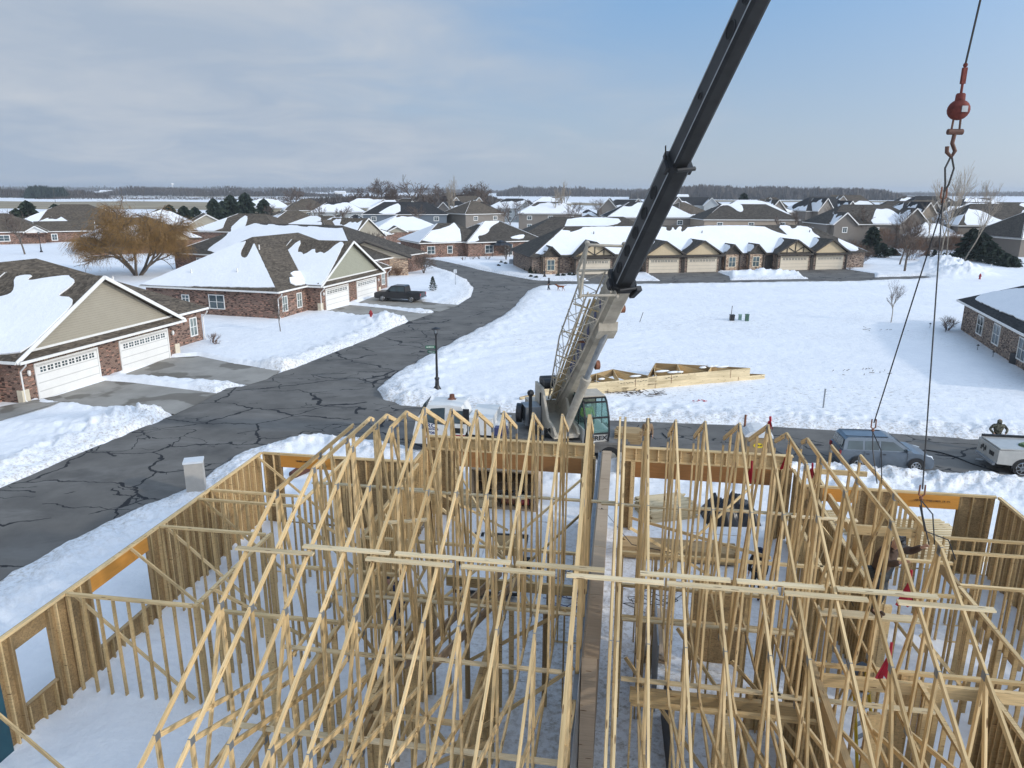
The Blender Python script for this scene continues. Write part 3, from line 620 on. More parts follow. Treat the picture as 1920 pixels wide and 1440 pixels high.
def brick_duplex(name, label, org, yaw, snowcov, group='brick duplex houses along the street', D=17, p=.56, bodyL=12.6, lflip=False, brickm='brickred', gab='sidetan', roof='roofbrown', seed=1, detail=True):
    R = thing(name, label, 'house', (*org, 0), yaw, group)
    body = dict(a=(-bodyL, bodyL), b=(1.6, D+.5), h=2.75, p=p, kind='hip'); fb = add_wing(R, body, brickm, roof, 'white', gab, snowcov.get('body'), seed)
    gw = dict(a=(-7.2, 7.2), b=(0, 7), h=2.72, p=p*.98, kind='gy', gable_mat=gab, ov=.5); fg = add_wing(R, gw, brickm, roof, 'white', gab, snowcov.get('gable'), seed+1)
    wl = (-7.2, 7.2, 0, 7)
    # small pent roof between the brick and the gable siding
    mb = MB(); mb.prism([(-7.5, -.62, 2.80), (-7.5, .0, 3.18), (-7.5, .0, 2.80)], (15.0, 0, 0)); pr = mb.build('pent_roof', M[roof], R)
    t = MB(); t.box((-7.6, -.72, 2.66), (7.6, -.62, 2.82)); t.beam((-6.8, -.05, 3.2), (6.8, -.05, 3.2), .06, .14); t.build('trim', M['white'], pr)
    for x in (-3.55, 3.55): garage_door(R, 'front', wl, x)
    for x in (-7.2, 7.2):
        mb = MB(); mb.box((x-.45 if x > 0 else x-.08, -.07, 0), (x+.08 if x > 0 else x+.45, .3, .95)); mb.build('stone_base', M['cream'], R)
    if detail:
        for x in (-6.6, 6.6): wall_lamp(R, x, 0, 1.9)
        downspout(R, -7.1, -.05, 2.65); downspout(R, bodyL+.05, 1.5, 2.65); downspout(R, -bodyL-.05, 1.5, 2.65)
        mb = MB()
        for x in (-3.55, 3.55):
            for i in range(-13, 14): mb.box((x+i*.19-.06, -.025, 2.32), (x+i*.19+.06, 0, 2.52))
            mb.box((x-.1, -.06, 2.30), (x+.1, 0, 2.62))
        mb.build('lintel', M['bricktan'], R)
        vents(R, fb, 'left', [(.3, .25), (.62, .3)]); vents(R, fb, 'front', [(.25, .75), (.8, .55)])
    bl = (-bodyL, bodyL, 1.6, D+.5)
    for x in (8.7, 11.4, -8.7, -11.4): window(R, 'front', bl, x, 1.45, .95, 1.6, gl='curtain')
    window(R, 'left', bl, 8.8, 1.5, 1.9, 1.5); window(R, 'left', bl, 12.6, 1.7, .95, .8); window(R, 'right', bl, 5.5, 1.5, 1.6, 1.5); window(R, 'right', bl, 11, 1.5, 1.6, 1.5)
    return R, fb, fg
H1o = (-28.05, 49.1); H2o = (-18.6, 84.0)
brick_duplex('brick_house', 'red brick duplex with two white garage doors and tan gable, nearest at the left edge', H1o, math.radians(77.3),
    {'body': {'front': [[(-60, 600), (-20, 560), (0, 558), (-5, 640), (-60, 668)]], 'left': .75}, 'gable': {'left': [[(27, 522), (43, 517), (63, 517), (53, 523), (55, 528), (87, 522), (130, 517), (132, 521), (142, 527), (133, 538), (112, 553), (110, 557), (137, 559), (135, 575), (100, 612), (52, 660), (0, 666), (-60, 668), (-60, 575), (0, 558), (20, 553), (28, 543)]]}}, seed=4)
brick_duplex('brick_house', 'red brick duplex with a big snowy hip roof and the black pickup on its drive', H2o, math.radians(74.1),
    {'body': {'left': [[(243, 528), (300, 506), (400, 472), (462, 451), (458, 460), (451, 473), (453, 483), (462, 485), (468, 475), (478, 453), (493, 473), (520, 507), (548, 538), (533, 541), (333, 537), (290, 541), (243, 531)]], 'front': [[(542, 511), (569, 508), (571, 503), (565, 487), (580, 482), (583, 470), (577, 462), (596, 457), (621, 456), (625, 458), (611, 466), (613, 471), (632, 470), (652, 466), (650, 490), (625, 530), (605, 540), (585, 532), (550, 520)], [(541, 516), (580, 532), (546, 537)]], 'right': .6},
     'gable': {'left': .8}}, gab='sidegrey', seed=7)

# generic houses: wings in a local frame, front towards -Y
def gen_house(name, label, x, y, yaw, wings, wall, roof, trim='white', gab=None, wins=(), doors=(), group='houses of the estate beyond the street', seed=0, gw='glass', cat='house', z=0):
    R = thing(name, label, cat, (x, y, z), math.radians(yaw), group)
    F = []
    for i, w in enumerate(wings): F.append(add_wing(R, w, w.get('wall', wall), w.get('roof', roof), trim, gab or wall, w.get('cov', {}), seed*11+i))
    for wi, sd, pos, zc, ww, hh in wins:
        w = wings[wi]; window(R, sd, (*w['a'], *w['b']), pos, zc, ww, hh, gl=gw, bars=(1 if ww > 1.1 else 0, 1), fw=.10 if y < 160 else .16)
    for wi, sd, pos, ww, mt in doors: w = wings[wi]; garage_door(R, sd, (*w['a'], *w['b']), pos, ww, mat=mt)
    return R, F
def W_(a0, a1, b0, b1, h, p, kind, **k): return dict(a=(a0, a1), b=(b0, b1), h=h, p=p, kind=kind, **k)

# long row of attached cream-gabled garages across the snowy lot
K0 = Vector((15.5, 114.86, 0)); kd = (Vector((56.5, 123.69, 0))-K0).normalized(); kyaw = math.atan2(kd.y, kd.x)
def row_house():
    R = thing('row_house', 'long row of attached houses with cream gables and five cream garage doors', 'row house', K0, kyaw)
    L0, L1 = -12.4, 46.5
    fb = add_wing(R, W_(L0, L1, 1.5, 15.5, 2.7, .56, 'hip', ov=.5), 'brickbrown', 'roofgrey', 'trimdark', 'sidetan',
        {'front': [[(998, 463), (1007, 467), (1012, 457), (1013, 435), (1030, 428), (1057, 426), (1050, 432), (1070, 433), (1067, 437), (1090, 430), (1093, 426), (1190, 425), (1249, 425), (1249, 433), (1258, 434), (1261, 425), (1266, 434), (1272, 425), (1279, 426), (1276, 433.5), (1280, 436), (1292, 424), (1428, 423), (1451, 434.5), (1478, 442), (1472, 437), (1457, 423), (1480, 423), (1484, 430), (1492, 428), (1495, 423), (1520, 427), (1524, 437), (1538, 445), (1540, 455), (1530, 474), (1350, 477), (1190, 477), (1100, 477), (1005, 480)],
                   [(1526, 424), (1536, 424), (1541, 429)], [(1542, 424), (1550, 424), (1556, 429)], [(1566, 447), (1590, 449), (1607, 462), (1610, 471), (1590, 471)], [(1636, 460), (1646, 471), (1640, 471)]]}, 3)
    g = MB(); g.prism([(L0-.3, 3.2, 2.7), (L0-.3, 13.5, 2.7), (L0+2.4, 11.2, 5.0), (L0+2.4, 5.6, 5.0)], (.25, 0, -.02)); 
    cent = [(-2.75, True), (8.9, False), (15.5, False), (32.1, True), (38.7, False)]
    for c, tim in cent:
        fc = add_wing(R, W_(c-3.15, c+3.15, 0, 6, 2.7, .62, 'gy', gable_mat='stucco', ov=.5), 'brickbrown', 'roofgrey', 'trimdark', 'stucco', {'left': [[(.0, .02), (.62, .02), (.70, .5), (.5, .95), (.0, .95)]] if c > -2 else {}, 'right': .2 if c > 38 else 0}, 5)
        wl = (c-3.15, c+3.15, 0, 6); garage_door(R, 'front', wl, c, 4.88, 2.15, 'doorcream', 8)
        t = MB(); t.box((c-3.6, -.75, 2.55), (c+3.6, -.02, 2.85))
        for sx in (-1, 1): t.box((c+sx*3.15-.12, -.12, 0), (c+sx*3.15+.12, -.003, 2.55))
        if tim:
            for a, b in (((-2.7, 2.95), (2.7, 2.95)), ((0, 2.95), (0, 4.7)), ((-1.5, 2.95), (-1.5, 4.0)), ((1.5, 2.95), (1.5, 4.0)), ((-1.5, 3.9), (0, 3.0)), ((1.5, 3.9), (0, 3.0))):
                t.beam((c+a[0], -.05, a[1]), (c+b[0], -.05, b[1]), .08, .13)
        t.build('timber_trim', M['trimdark'], R)
    for c in (-9.6, 2.6, 21.2, 25.5):      # window bays with small gables between the garages
        small = c in (21.2, 25.5, -9.6)
        if small: add_wing(R, W_(c-1.3, c+1.3, .7, 5, 2.7, .95, 'gy', gable_mat='roofgrey', ov=.35), 'bricktan', 'roofgrey', 'trimdark', 'roofgrey', {'left': [[(.3, .3), (.98, .05), (.95, .8), (.4, .9)]]}, 6)
        wl = (c-1.3, c+1.3, .7, 5)
        if not small: mb = MB(); mb.box((c-1.3, .7, 0), (c+1.3, 5, 2.7)); mb.build('bay', M['bricktan'], R)
        window(R, 'front', wl, c, 1.5, 1.3, 1.7, 'cream'); t = MB()
        for sx in (-1, 1): t.box((c+sx*1.3-.09, .5, 0), (c+sx*1.3+.09, .69, 2.65))
        t.build('porch_post', M['trimdark'], R)
    for c in (5.0, 18.9, 28.4):
        t = MB(); t.box((c-.75, 1.38, 0), (c+.75, 1.5, 2.4)); t.build('porch_door', M['trimdark'], R)
    vents(R, fb, 'front', [(.52, .7), (.2, .7), (.86, .7)], 'black')
    return R
row_house()

# brick corner house beyond the bend
gen_house('brick_house', 'low red brick house beyond the bend, its snowy roof split by a dark patch', -6.4, 143.6, 27, [
    W_(-2.5, 14, 0, 13, 2.8, .52, 'hip', cov={'front': [[(866, 455), (864, 432), (863, 412), (870, 408), (907, 407), (951, 405), (956, 408), (928, 420), (918, 428), (917, 434.5), (907, 441), (895, 442), (899, 453)], [(953, 447), (970, 441), (985, 440), (980, 449)], [(957, 406), (975, 415), (996, 431), (985, 434), (965, 418)]], 'left': .9, 'right': .9}),
    W_(-11.5, 4, 2.0, 14, 2.8, .52, 'hip', cov={'front': [[(752, 450), (793, 434.5), (837, 428), (857, 412), (864, 437), (865, 458), (830, 456)]], 'left': .9})], 'brickred', 'roofgrey', 'white', 'brickred',
    [(0, 'front', 2.0, 1.5, 1.8, 1.6), (0, 'front', 10.5, 1.5, 1.8, 1.6), (0, 'front', 6.3, 1.25, 1.7, 2.2), (1, 'front', -9.4, 1.5, 1.6, 1.5), (1, 'front', -5.5, 1.5, 1.1, 1.5), (0, 'left', 5, 1.5, 1.1, 1.5)], seed=3)
# right-hand brick house whose gable end fills the right edge
gen_house('brick_house', 'brown brick house at the right edge beside the big snowy lot', 39.7, 58.3, -107.5, [
    W_(-10.2, 14, 0, 15, 2.75, .5, 'hip', ov=.55, cov={'front': [[(1827, 561), (1847, 550), (1920, 540), (1980, 545), (2050, 660), (1990, 632), (1900, 594), (1835, 566)]], 'left': [[(.2, .1), (.8, .1), (.62, .5), (.4, .6)]]}),
    W_(-12.6, -6, 3, 12, 2.75, .5, 'hip', ov=.55, cov={'front': .3, 'left': .75})], 'brickbrown', 'roofdark', 'white', None,
    [(0, 'front', -4.6, 1.5, 1.75, 1.7), (0, 'front', -.1, 1.5, 1.75, 1.7), (0, 'front', 6, 1.5, 1.75, 1.7), (1, 'front', -11.3, 1.5, .9, 1.7)], seed=9)
# H4, cream gable end beside the road
gen_house('brick_house', 'tan brick garage house with a broad cream gable beside the bend', -22.0, 109.9, 8, [W_(-6.5, 6.2, 0, 11, 2.7, .36, 'gy', gable_mat='sidecream', ov=.5, cov={'left': .5})], 'bricktan', 'roofbrown', 'roofbrown' and 'trimdark', 'sidecream', [], seed=12)
# duplex behind the second house, ridge along the picture
gen_house('brick_house', 'long hip roof just behind the second duplex, all snow but for its dark left end', -36.5, 109.5, -24, [
    W_(-19.5, 16, 0, 18, 2.75, .47, 'hip', cov={'front': [[(424, 422), (430, 420), (448, 418), (470, 423), (475, 418), (500, 424), (505, 420), (530, 425), (548, 422), (575, 427), (580, 424), (620, 429), (659, 428), (657, 445), (652, 475), (500, 495), (388, 472), (394, 464), (423, 445), (430, 434), (428, 426)]], 'left': .25})], 'brickred', 'roofgrey', 'white', None, [(0, 'front', -14, 1.5, 1.5, 1.5)], seed=14)
# tan-gabled duplex further along
gen_house('brick_house', 'brick duplex with a pointed tan gable and one white garage door behind the cream gable', -31.0, 158.0, 70, [
    W_(-11, 12, 1.6, 15, 2.75, .5, 'hip', cov={'left': .85, 'front': .3}), W_(-7, 6.6, 0, 8, 2.72, .55, 'gy', gable_mat='sidetan', cov={'left': .8})], 'brickred', 'roofbrown', 'white', 'sidetan', [(0, 'front', 9.5, 1.5, 1, 1.6)], [(1, 'front', 1.5, 4.6, 'doorwhite')], seed=15)
gen_house('brick_house', 'hip-roofed brick house with a small columned porch, between tan gable and corner house', -25.5, 184.0, 20, [
    W_(-9, 9, 0, 15, 2.75, .45, 'hip', cov={'front': .9, 'left': .95}), W_(-6, -1.5, -2, 3, 2.6, .5, 'gy', gable_mat='sidetan', cov={})], 'brickred', 'roofbrown', 'white', 'sidetan', [(0, 'front', 2, 1.5, 1, 1.6), (0, 'front', 5.5, 1.5, 1, 1.6)], seed=16)
# left background
gen_house('brick_house', 'dark-roofed brick house with a white columned porch at the far left', -121, 168, 28, [
    W_(-22, 12, 0, 15, 2.8, .5, 'hip', cov={}), W_(10, 22, 3, 13, 2.6, .4, 'gx', cov={}), W_(8.6, 12.4, -2.2, 2, 2.7, .6, 'gy', gable_mat='white', zb=2.5)], 'brickred', 'roofbrown', 'white', 'white',
    [(0, 'front', -2, 1.5, 1.4, 1.5), (0, 'front', 4, 1.5, 2.4, 1.5), (0, 'front', -9, 1.5, 1.4, 1.5), (0, 'front', 14, 1.5, 1.3, 1.6)], seed=17)
gen_house('brick_house', 'broad brown-roofed house behind the willow with a wedge of snow on its left slope', -121, 199, 14, [
    W_(-13, 14, 0, 20, 2.8, .52, 'hip', cov={'left': .85, 'front': [[(.02, .05), (.25, .05), (.28, .8), (.2, .55), (.15, .75)]]}), W_(-7, 4, -4, 5, 2.8, .5, 'hip', cov={'front': .85, 'left': .8})], 'brickred', 'roofbrown', 'white', None, seed=18)
gen_house('tan_house', 'tan-sided house with twin gable rakes just right of the willow top', -92, 204, 25, [
    W_(-13, 5, 0, 16, 2.8, .5, 'hip', cov={'front': .8}), W_(2, 12, -2, 12, 2.8, .55, 'gy', gable_mat='sidetan')], 'sidetan', 'roofbrown', 'white', 'sidetan', seed=19)
gen_house('brick_house', 'brown-roofed house with a half-timbered cream gable behind the willow', -70, 150, 35, [
    W_(-14, 6, 0, 16, 2.75, .48, 'hip', cov={'front': .45, 'left': .5}), W_(-3.5, 3.5, -2, 6, 2.7, .6, 'gy', gable_mat='stucco', cov={})], 'brickred', 'roofbrown', 'trimdark', 'stucco', seed=20)
gen_house('brick_house', 'hip roof with two white triangles of snow behind the long snowy slope', -68.5, 176, -12, [
    W_(-9, 14, 0, 16, 2.75, .47, 'hip', cov={'left': .9, 'front': [[(.01, .02), (.36, .02), (.27, .7), (.2, .9), (.05, .3)], [(.42, .02), (.6, .02), (.5, .8), (.43, .9)]]})], 'brickred', 'roofbrown', 'white', None, seed=21)
gen_house('brick_house', 'snow-faced hip roof ahead of the two-storey tan house', -56.5, 196, 30, [
    W_(-9, 10, 0, 16, 2.75, .5, 'hip', cov={'left': .85, 'front': .1})], 'brickred', 'roofbrown', 'white', None, seed=22)
gen_house('brick_house', 'wide roof almost wholly white with snow, left of the pointed tan gable', -44.5, 158, -12, [
    W_(-11, 13, 0, 17, 2.75, .46, 'hip', cov={'front': [[(.01, .02), (.99, .02), (.7, .97), (.62, .9), (.58, .97), (.5, .6), (.46, .97), (.3, .97)]], 'left': .9})], 'brickred', 'roofbrown', 'white', None, seed=23)
H2S = 5.4
def two_storey(label, x, y, yaw, w, d, wall, roof, cov, gables=(), seed=0, wing=None, winrow=3, p=.55, name='two_storey_house', trim='white', h=H2S, z=0, cov2=None, garage=None):
    ws = [W_(-w/2, w/2, 0, d, h, p, 'hip', cov=cov)]
    wins = [(0, 'front', -w/2+w*(i+.5)/winrow, h-1.2, 1.6, 1.3) for i in range(winrow)]+[(0, 'front', -w/2+w*(i+.5)/winrow, 1.6, 1.5, 1.4) for i in range(winrow)]
    for a0, a1, b0, kp in gables: ws.append(W_(a0, a1, b0, 4, h, kp, 'gy', gable_mat=wall, cov={'left': .7, 'right': 0})); wins.append((len(ws)-1, 'front', (a0+a1)/2, h-1.1, 1.2, 1.3))
    if wing: ws.append(W_(*wing, 3.0, p, 'hip', cov=cov2 or {'front': .6, 'left': .8}))
    dr = [(len(ws)-1, 'front', (wing[0]+wing[1])/2, 4.6, 'doorcream')] if (wing and garage) else []
    return gen_house(name, label, x, y, yaw, ws, wall, roof, trim, wall, wins, dr, seed=seed, z=z)
two_storey('tan two-storey house with a bare brown roof behind the conifers', -72, 262, 20, 16, 13, 'sidetan', 'roofbrown', {'left': .2}, seed=30, winrow=3, wing=(-13, -6, 1, 10), cov2={'front': .1})
two_storey('pale grey two-storey house with snow-topped blue-black roof left of the centre', -57, 243, 12, 17, 10, 'sidelight', 'roofdark', {'front': .8, 'left': .9}, seed=31, wing=(7, 15, -2, 7))
two_storey('tan two-storey house with a flat white roof top behind the pale grey house', -58, 300, 8, 22, 12, 'sidetan', 'roofbrown', {'front': .97, 'left': .6}, [(2, 10, -2, .8)], seed=32)
two_storey('small gabled tan house with a bright snow roof, left of the blue-grey house', -46, 318, 0, 16, 12, 'sidetan', 'roofbrown', {'front': .95}, [(-7, -1, -2, .9), (1, 6, -2, .9)], seed=33)
two_storey('long blue-grey two-storey house with white-framed windows', -32.5, 224, 6, 25, 12, 'sideblue', 'roofdark', {'front': [[(.18, .02), (.45, .02), (.44, .9), (.34, .7), (.25, .35)]], 'left': .9}, seed=34, winrow=4, wing=(-19, -12, 2, 10))
two_storey('two-storey house with a bright snow-capped hip roof behind the blue-grey house', -46, 276, 2, 15, 11, 'sidelight', 'roofdark', {'front': .97, 'left': .9}, seed=35)
two_storey('grey two-storey house among bare trees, right of the blue-grey house', -12.5, 262, 0, 14, 10, 'sidedark', 'roofdark', {'left': .3}, [(-4, 2, -2, 1.1)], seed=36)
two_storey('olive two-storey house with its left roof slope white and right slope bare', -8.5, 232, 38, 15, 13, 'sidedark', 'roofbrown', {'left': .93}, seed=37, winrow=2)
two_storey('dark-roofed two-storey house behind the olive one with a strip of snow', -1, 300, -15, 20, 13, 'sidelight', 'roofdark', {'front': .75}, [(4, 10, -2, .9)], seed=38)
two_storey('grey two-storey house with a scalloped snow patch, left of the tall bare poplars', 12.0, 236, 0, 20, 12, 'sidedark', 'roofgrey', {'front': .8, 'left': .85, 'right': 0}, seed=39, wing=(9, 16, 0, 9), cov2={'front': 0})
two_storey('tiny white-roofed house far off on the fields behind the poplars', 22, 420, 0, 22, 12, 'sidetan', 'roofbrown', {'front': .98}, seed=40)
two_storey('dark multi-gabled house left of the crane boom', 43, 282, -12, 22, 13, 'sidedark', 'roofdark', {'front': .35, 'left': .5}, [(-10, -3, -3, 1.1), (1, 8, -3, 1.1)], seed=41, wing=(-19, -11, 0, 9))
two_storey('wide two-storey house with a low snow-covered hip directly left of the boom', 38.5, 206, 0, 24, 14, 'sidedark', 'roofdark', {'front': .85, 'left': .9}, seed=42, winrow=3)
gen_house('low_house', 'brown low roof with a black bare patch just behind the row of garages', 9.5, 158, 4, [W_(-8, 24, 0, 16, 2.7, .5, 'hip', cov={'front': [[(.33, .05), (.60, .05), (.58, .5), (.72, .7), (.70, .95), (.36, .95), (.33, .6), (.30, .3)]]})], 'brickbrown', 'roofgrey', 'trimdark', None, seed=43)
two_storey('black-roofed house with white dormers right of the boom', 88, 372, -8, 34, 14, 'sidelight', 'roofdark', {}, [(-14, -7, -3, 1.0), (7, 14, -3, 1.0)], seed=44)
two_storey('brown two-storey house half hidden by the boom with snow on its left slope', 56, 226, 32, 15, 13, 'sidebeige', 'roofbrown', {'left': .9, 'front': .15}, seed=45, winrow=2)
two_storey('beige two-storey house with teal windows behind the middle garages', 62.5, 194, 3, 25, 13, 'sidebeige', 'roofgrey', {'front': [[(1316, 400), (1322, 394), (1340, 388), (1362, 384), (1372, 388), (1386, 398), (1394, 396), (1392, 386), (1386, 382), (1370, 381), (1350, 382), (1335, 389)]]}, seed=46, winrow=3)
two_storey('taller house behind the beige one with a white upper roof', 78, 240, -4, 22, 13, 'sidebeige', 'roofbrown', {'front': .97, 'left': .85}, seed=47, p=.62)
two_storey('brown gabled house at the edge of the open field', 104, 300, -20, 15, 12, 'sidebeige', 'roofbrown', {'left': .2}, [(-4, 3, -3, 1.2)], seed=48, p=.75)
two_storey('dark house with dormers and a wrap of snow, right of the open field', 122, 284, 18, 24, 13, 'sidedark', 'roofdark', {'left': .3}, [(-9, -2, -3, 1.2), (3, 9, -3, 1.1)], seed=49, p=.75)
two_storey('large taupe house with white-framed windows and a pale gable right of the garages', 83.5, 170, 2, 23, 12, 'sidedark', 'roofgrey', {'front': [('auto', .72, .46, .86), ('auto', .3, .04, .2)], 'right': .3}, [(5, 11.4, -1.2, 1.0), (-10.5, -5.5, -1.6, .9)], seed=50, p=.66)
two_storey('second large dark-roofed house behind the taupe one', 112, 210, -6, 20, 12, 'sidedark', 'roofgrey', {'right': .7, 'front': [('auto', .6, .2, .75)]}, [(0, 6, -2, 1.1), (-9, -4, -2.5, 1.0)], seed=51, p=.72)
two_storey('house with a steep white left roof and small grouped gables in the right distance', 140, 245, 20, 20, 12, 'sidedark', 'roofbrown', {'left': .9, 'front': .5}, [(-8, -2, -3, 1.2), (2, 8, -3, 1.2)], seed=52, p=.7)
two_storey('low dark house with long snowy rear roof behind the big bare tree', 148, 232, -5, 28, 14, 'sidedark', 'roofdark', {'front': .85}, seed=53)
two_storey('big brown-roofed house behind the thin birches with ragged snow patches', 112, 166, 4, 25, 14, 'sidedark', 'roofgrey', {'front': [('auto', .6, .08, .48), ('auto', .7, .6, .92)], 'left': .5}, seed=54, p=.62, wing=(-22, -11, 0, 11), cov2={'front': .8, 'left': .8})
two_storey('snow-topped house behind the birch house', 142, 205, 0, 26, 14, 'sidebeige', 'roofgrey', {'front': .96, 'left': .8}, seed=55, p=.6)
two_storey('dark steep-roofed house at the far right horizon', 196, 268, -8, 22, 13, 'sidelight', 'roofdark', {'front': [('auto', .5, .2, .6)], 'right': .7}, [(0, 7, -2, 1.1)], seed=56, p=.8)
two_storey('pale house at the right edge with a black roof', 166, 212, -5, 20, 13, 'sidelight', 'roofdark', {'front': [('auto', .6, .1, .5), ('auto', .4, .6, .9)]}, [(1, 8, -2, 1.1)], seed=57, p=.7)
gen_house('brick_house', 'house behind the evergreen hedge at the right edge with a smooth white hip roof', 104, 148, 10, [W_(-2, 12, 0, 14, 3.6, .7, 'hip', cov={'front': .97, 'left': .97}), W_(12, 26, 2, 14, 3.4, .6, 'hip', cov={'front': .8})], 'sidedark', 'roofgrey', 'white', None, [(0, 'front', 8, 1.8, 1.4, 1.5)], seed=58)

two_storey('small grey house peeping between the blue-grey and the olive house', -22, 268, -10, 14, 11, 'sidedark', 'roofdark', {'front': .5}, [(-5, 0, -2, 1.0)], seed=60)
two_storey('low white-roofed house left of the tan two-storey one', -96, 290, 10, 18, 12, 'sidetan', 'roofbrown', {'front': .9, 'left': .8}, seed=61)
two_storey('brown house with two steep gables behind the low white-roofed row', -20, 330, 5, 20, 12, 'sidebeige', 'roofbrown', {'front': .3}, [(-8, -2, -3, 1.2), (2, 8, -3, 1.2)], seed=62, p=.7)
two_storey('dark house with a single steep gable directly behind the boom', 66, 305, 8, 20, 12, 'sidedark', 'roofdark', {'front': .6}, [(-3, 4, -3, 1.2)], seed=63, p=.7)
two_storey('dark house with a white-capped ridge left of the open field', 92, 262, 15, 16, 12, 'sidedark', 'roofgrey', {'front': .4, 'left': .8}, [(-4, 3, -3, 1.1)], seed=64, p=.7)
two_storey('far brown roof behind the dormered house', 158, 350, -8, 26, 13, 'sidebeige', 'roofbrown', {'front': .35}, [(-8, 0, -3, 1.2)], seed=65, p=.8)
two_storey('steep dark roof with three small gables behind the low dark house', 172, 300, 6, 26, 13, 'sidedark', 'roofdark', {'front': .3}, [(-11, -5, -3, 1.2), (-2, 4, -3, 1.2), (6, 11, -3, 1.2)], seed=66, p=.8)
two_storey('snow-streaked brown house above the birch house roof', 182, 330, -4, 26, 13, 'sidedark', 'roofgrey', {'front': .75}, [(2, 9, -3, 1.1)], seed=67, p=.75)
two_storey('white-roofed farthest house on the right horizon', 236, 372, 4, 26, 13, 'sidelight', 'roofdark', {'front': .97}, seed=68, p=.6)
two_storey('dark many-gabled house beyond the right evergreens', 152, 178, -6, 22, 13, 'sidedark', 'roofdark', {'front': .35, 'left': .6}, [(-9, -3, -3, 1.2), (2, 9, -3, 1.1)], seed=69, p=.75)
two_storey('house with a steep pale gable between the taupe house and the thicket', 102, 186, 12, 12, 12, 'sidebeige', 'roofdark', {'left': .8, 'front': .3}, [(-3, 4, -2, 1.2)], seed=70, p=.75)
# ------------------------------------------------------------------ the timber-framed duplex under construction (local u,w frame)
FR = thing('framed_house', 'timber-framed duplex under construction filling the foreground, open to the sky and without roof sheathing', 'house under construction', (0, 0, 0), -TH)
FLZ, TOP = .20, 3.05
random.seed(5)
# snowy slab
xs = np.arange(-13.6, 12.8, .16); wsn = np.arange(-5, 26.3, .16); X, Y = np.meshgrid(xs, wsn)
Zf = FLZ+.10*(fbm(X*.6, Y*.6, 3, 31)-.5)+.07*(fbm(X*2.4, Y*2.4, 3, 32)-.5)+.22*np.exp(-(X+13.4)/.45)*(Y < 24.2)*fbm(X*0, Y*1.5, 2, 37)
n, m = X.shape; idx = np.arange(n*m).reshape(n, m); Fq = np.stack([idx[:-1, :-1], idx[:-1, 1:], idx[1:, 1:], idx[1:, :-1]], -1).reshape(-1, 4)
cx, cy = X[:-1, :-1].ravel(), Y[:-1, :-1].ravel(); keep = (cy < 24.2) | ((cx > -7.2) & (cx < 6.3))
dirt = np.exp(-((X+0.2)/4.5)**2)*.9*np.exp(-((Y-18)/9)**2)
np_mesh('slab', np.stack([X, Y, Zf], -1).reshape(-1, 3), Fq[keep], M['floorsnow'], FR, True, {'dirt': np.clip(dirt, 0, 1).ravel(), 'grass': (dirt*.9).ravel()})
mb = MB(); mb.box((-13.55, -5, -.2), (12.7, 24.25, .14)); mb.box((-7.4, 24.25, -.2), (6.4, 26, .138)); mb.build('footing', M['concrete'], FR)
stud_me = MB().box((-.019, -.045, FLZ), (.019, .045, TOP-.08)).build('stud', M['wood']).data
bpy.data.objects.remove(bpy.data.objects['stud'])
STUDS = [0]; REST = MB()
def stud(par, u, w, along_u, z0=None, z1=None):
    if z0 is None and z1 is None and STUDS[0] < 98:
        o = bpy.data.objects.new('stud', stud_me); C.objects.link(o); o.parent = par; o.location = (u, w, 0); o.rotation_euler = (0, 0, 0 if along_u else math.pi/2); STUDS[0] += 1
    else:
        z0 = FLZ if z0 is None else z0; z1 = TOP-.08 if z1 is None else z1; a, b = (.019, .045) if along_u else (.045, .019)
        REST.box((u-a, w-b, z0), (u+a, w+b, z1))
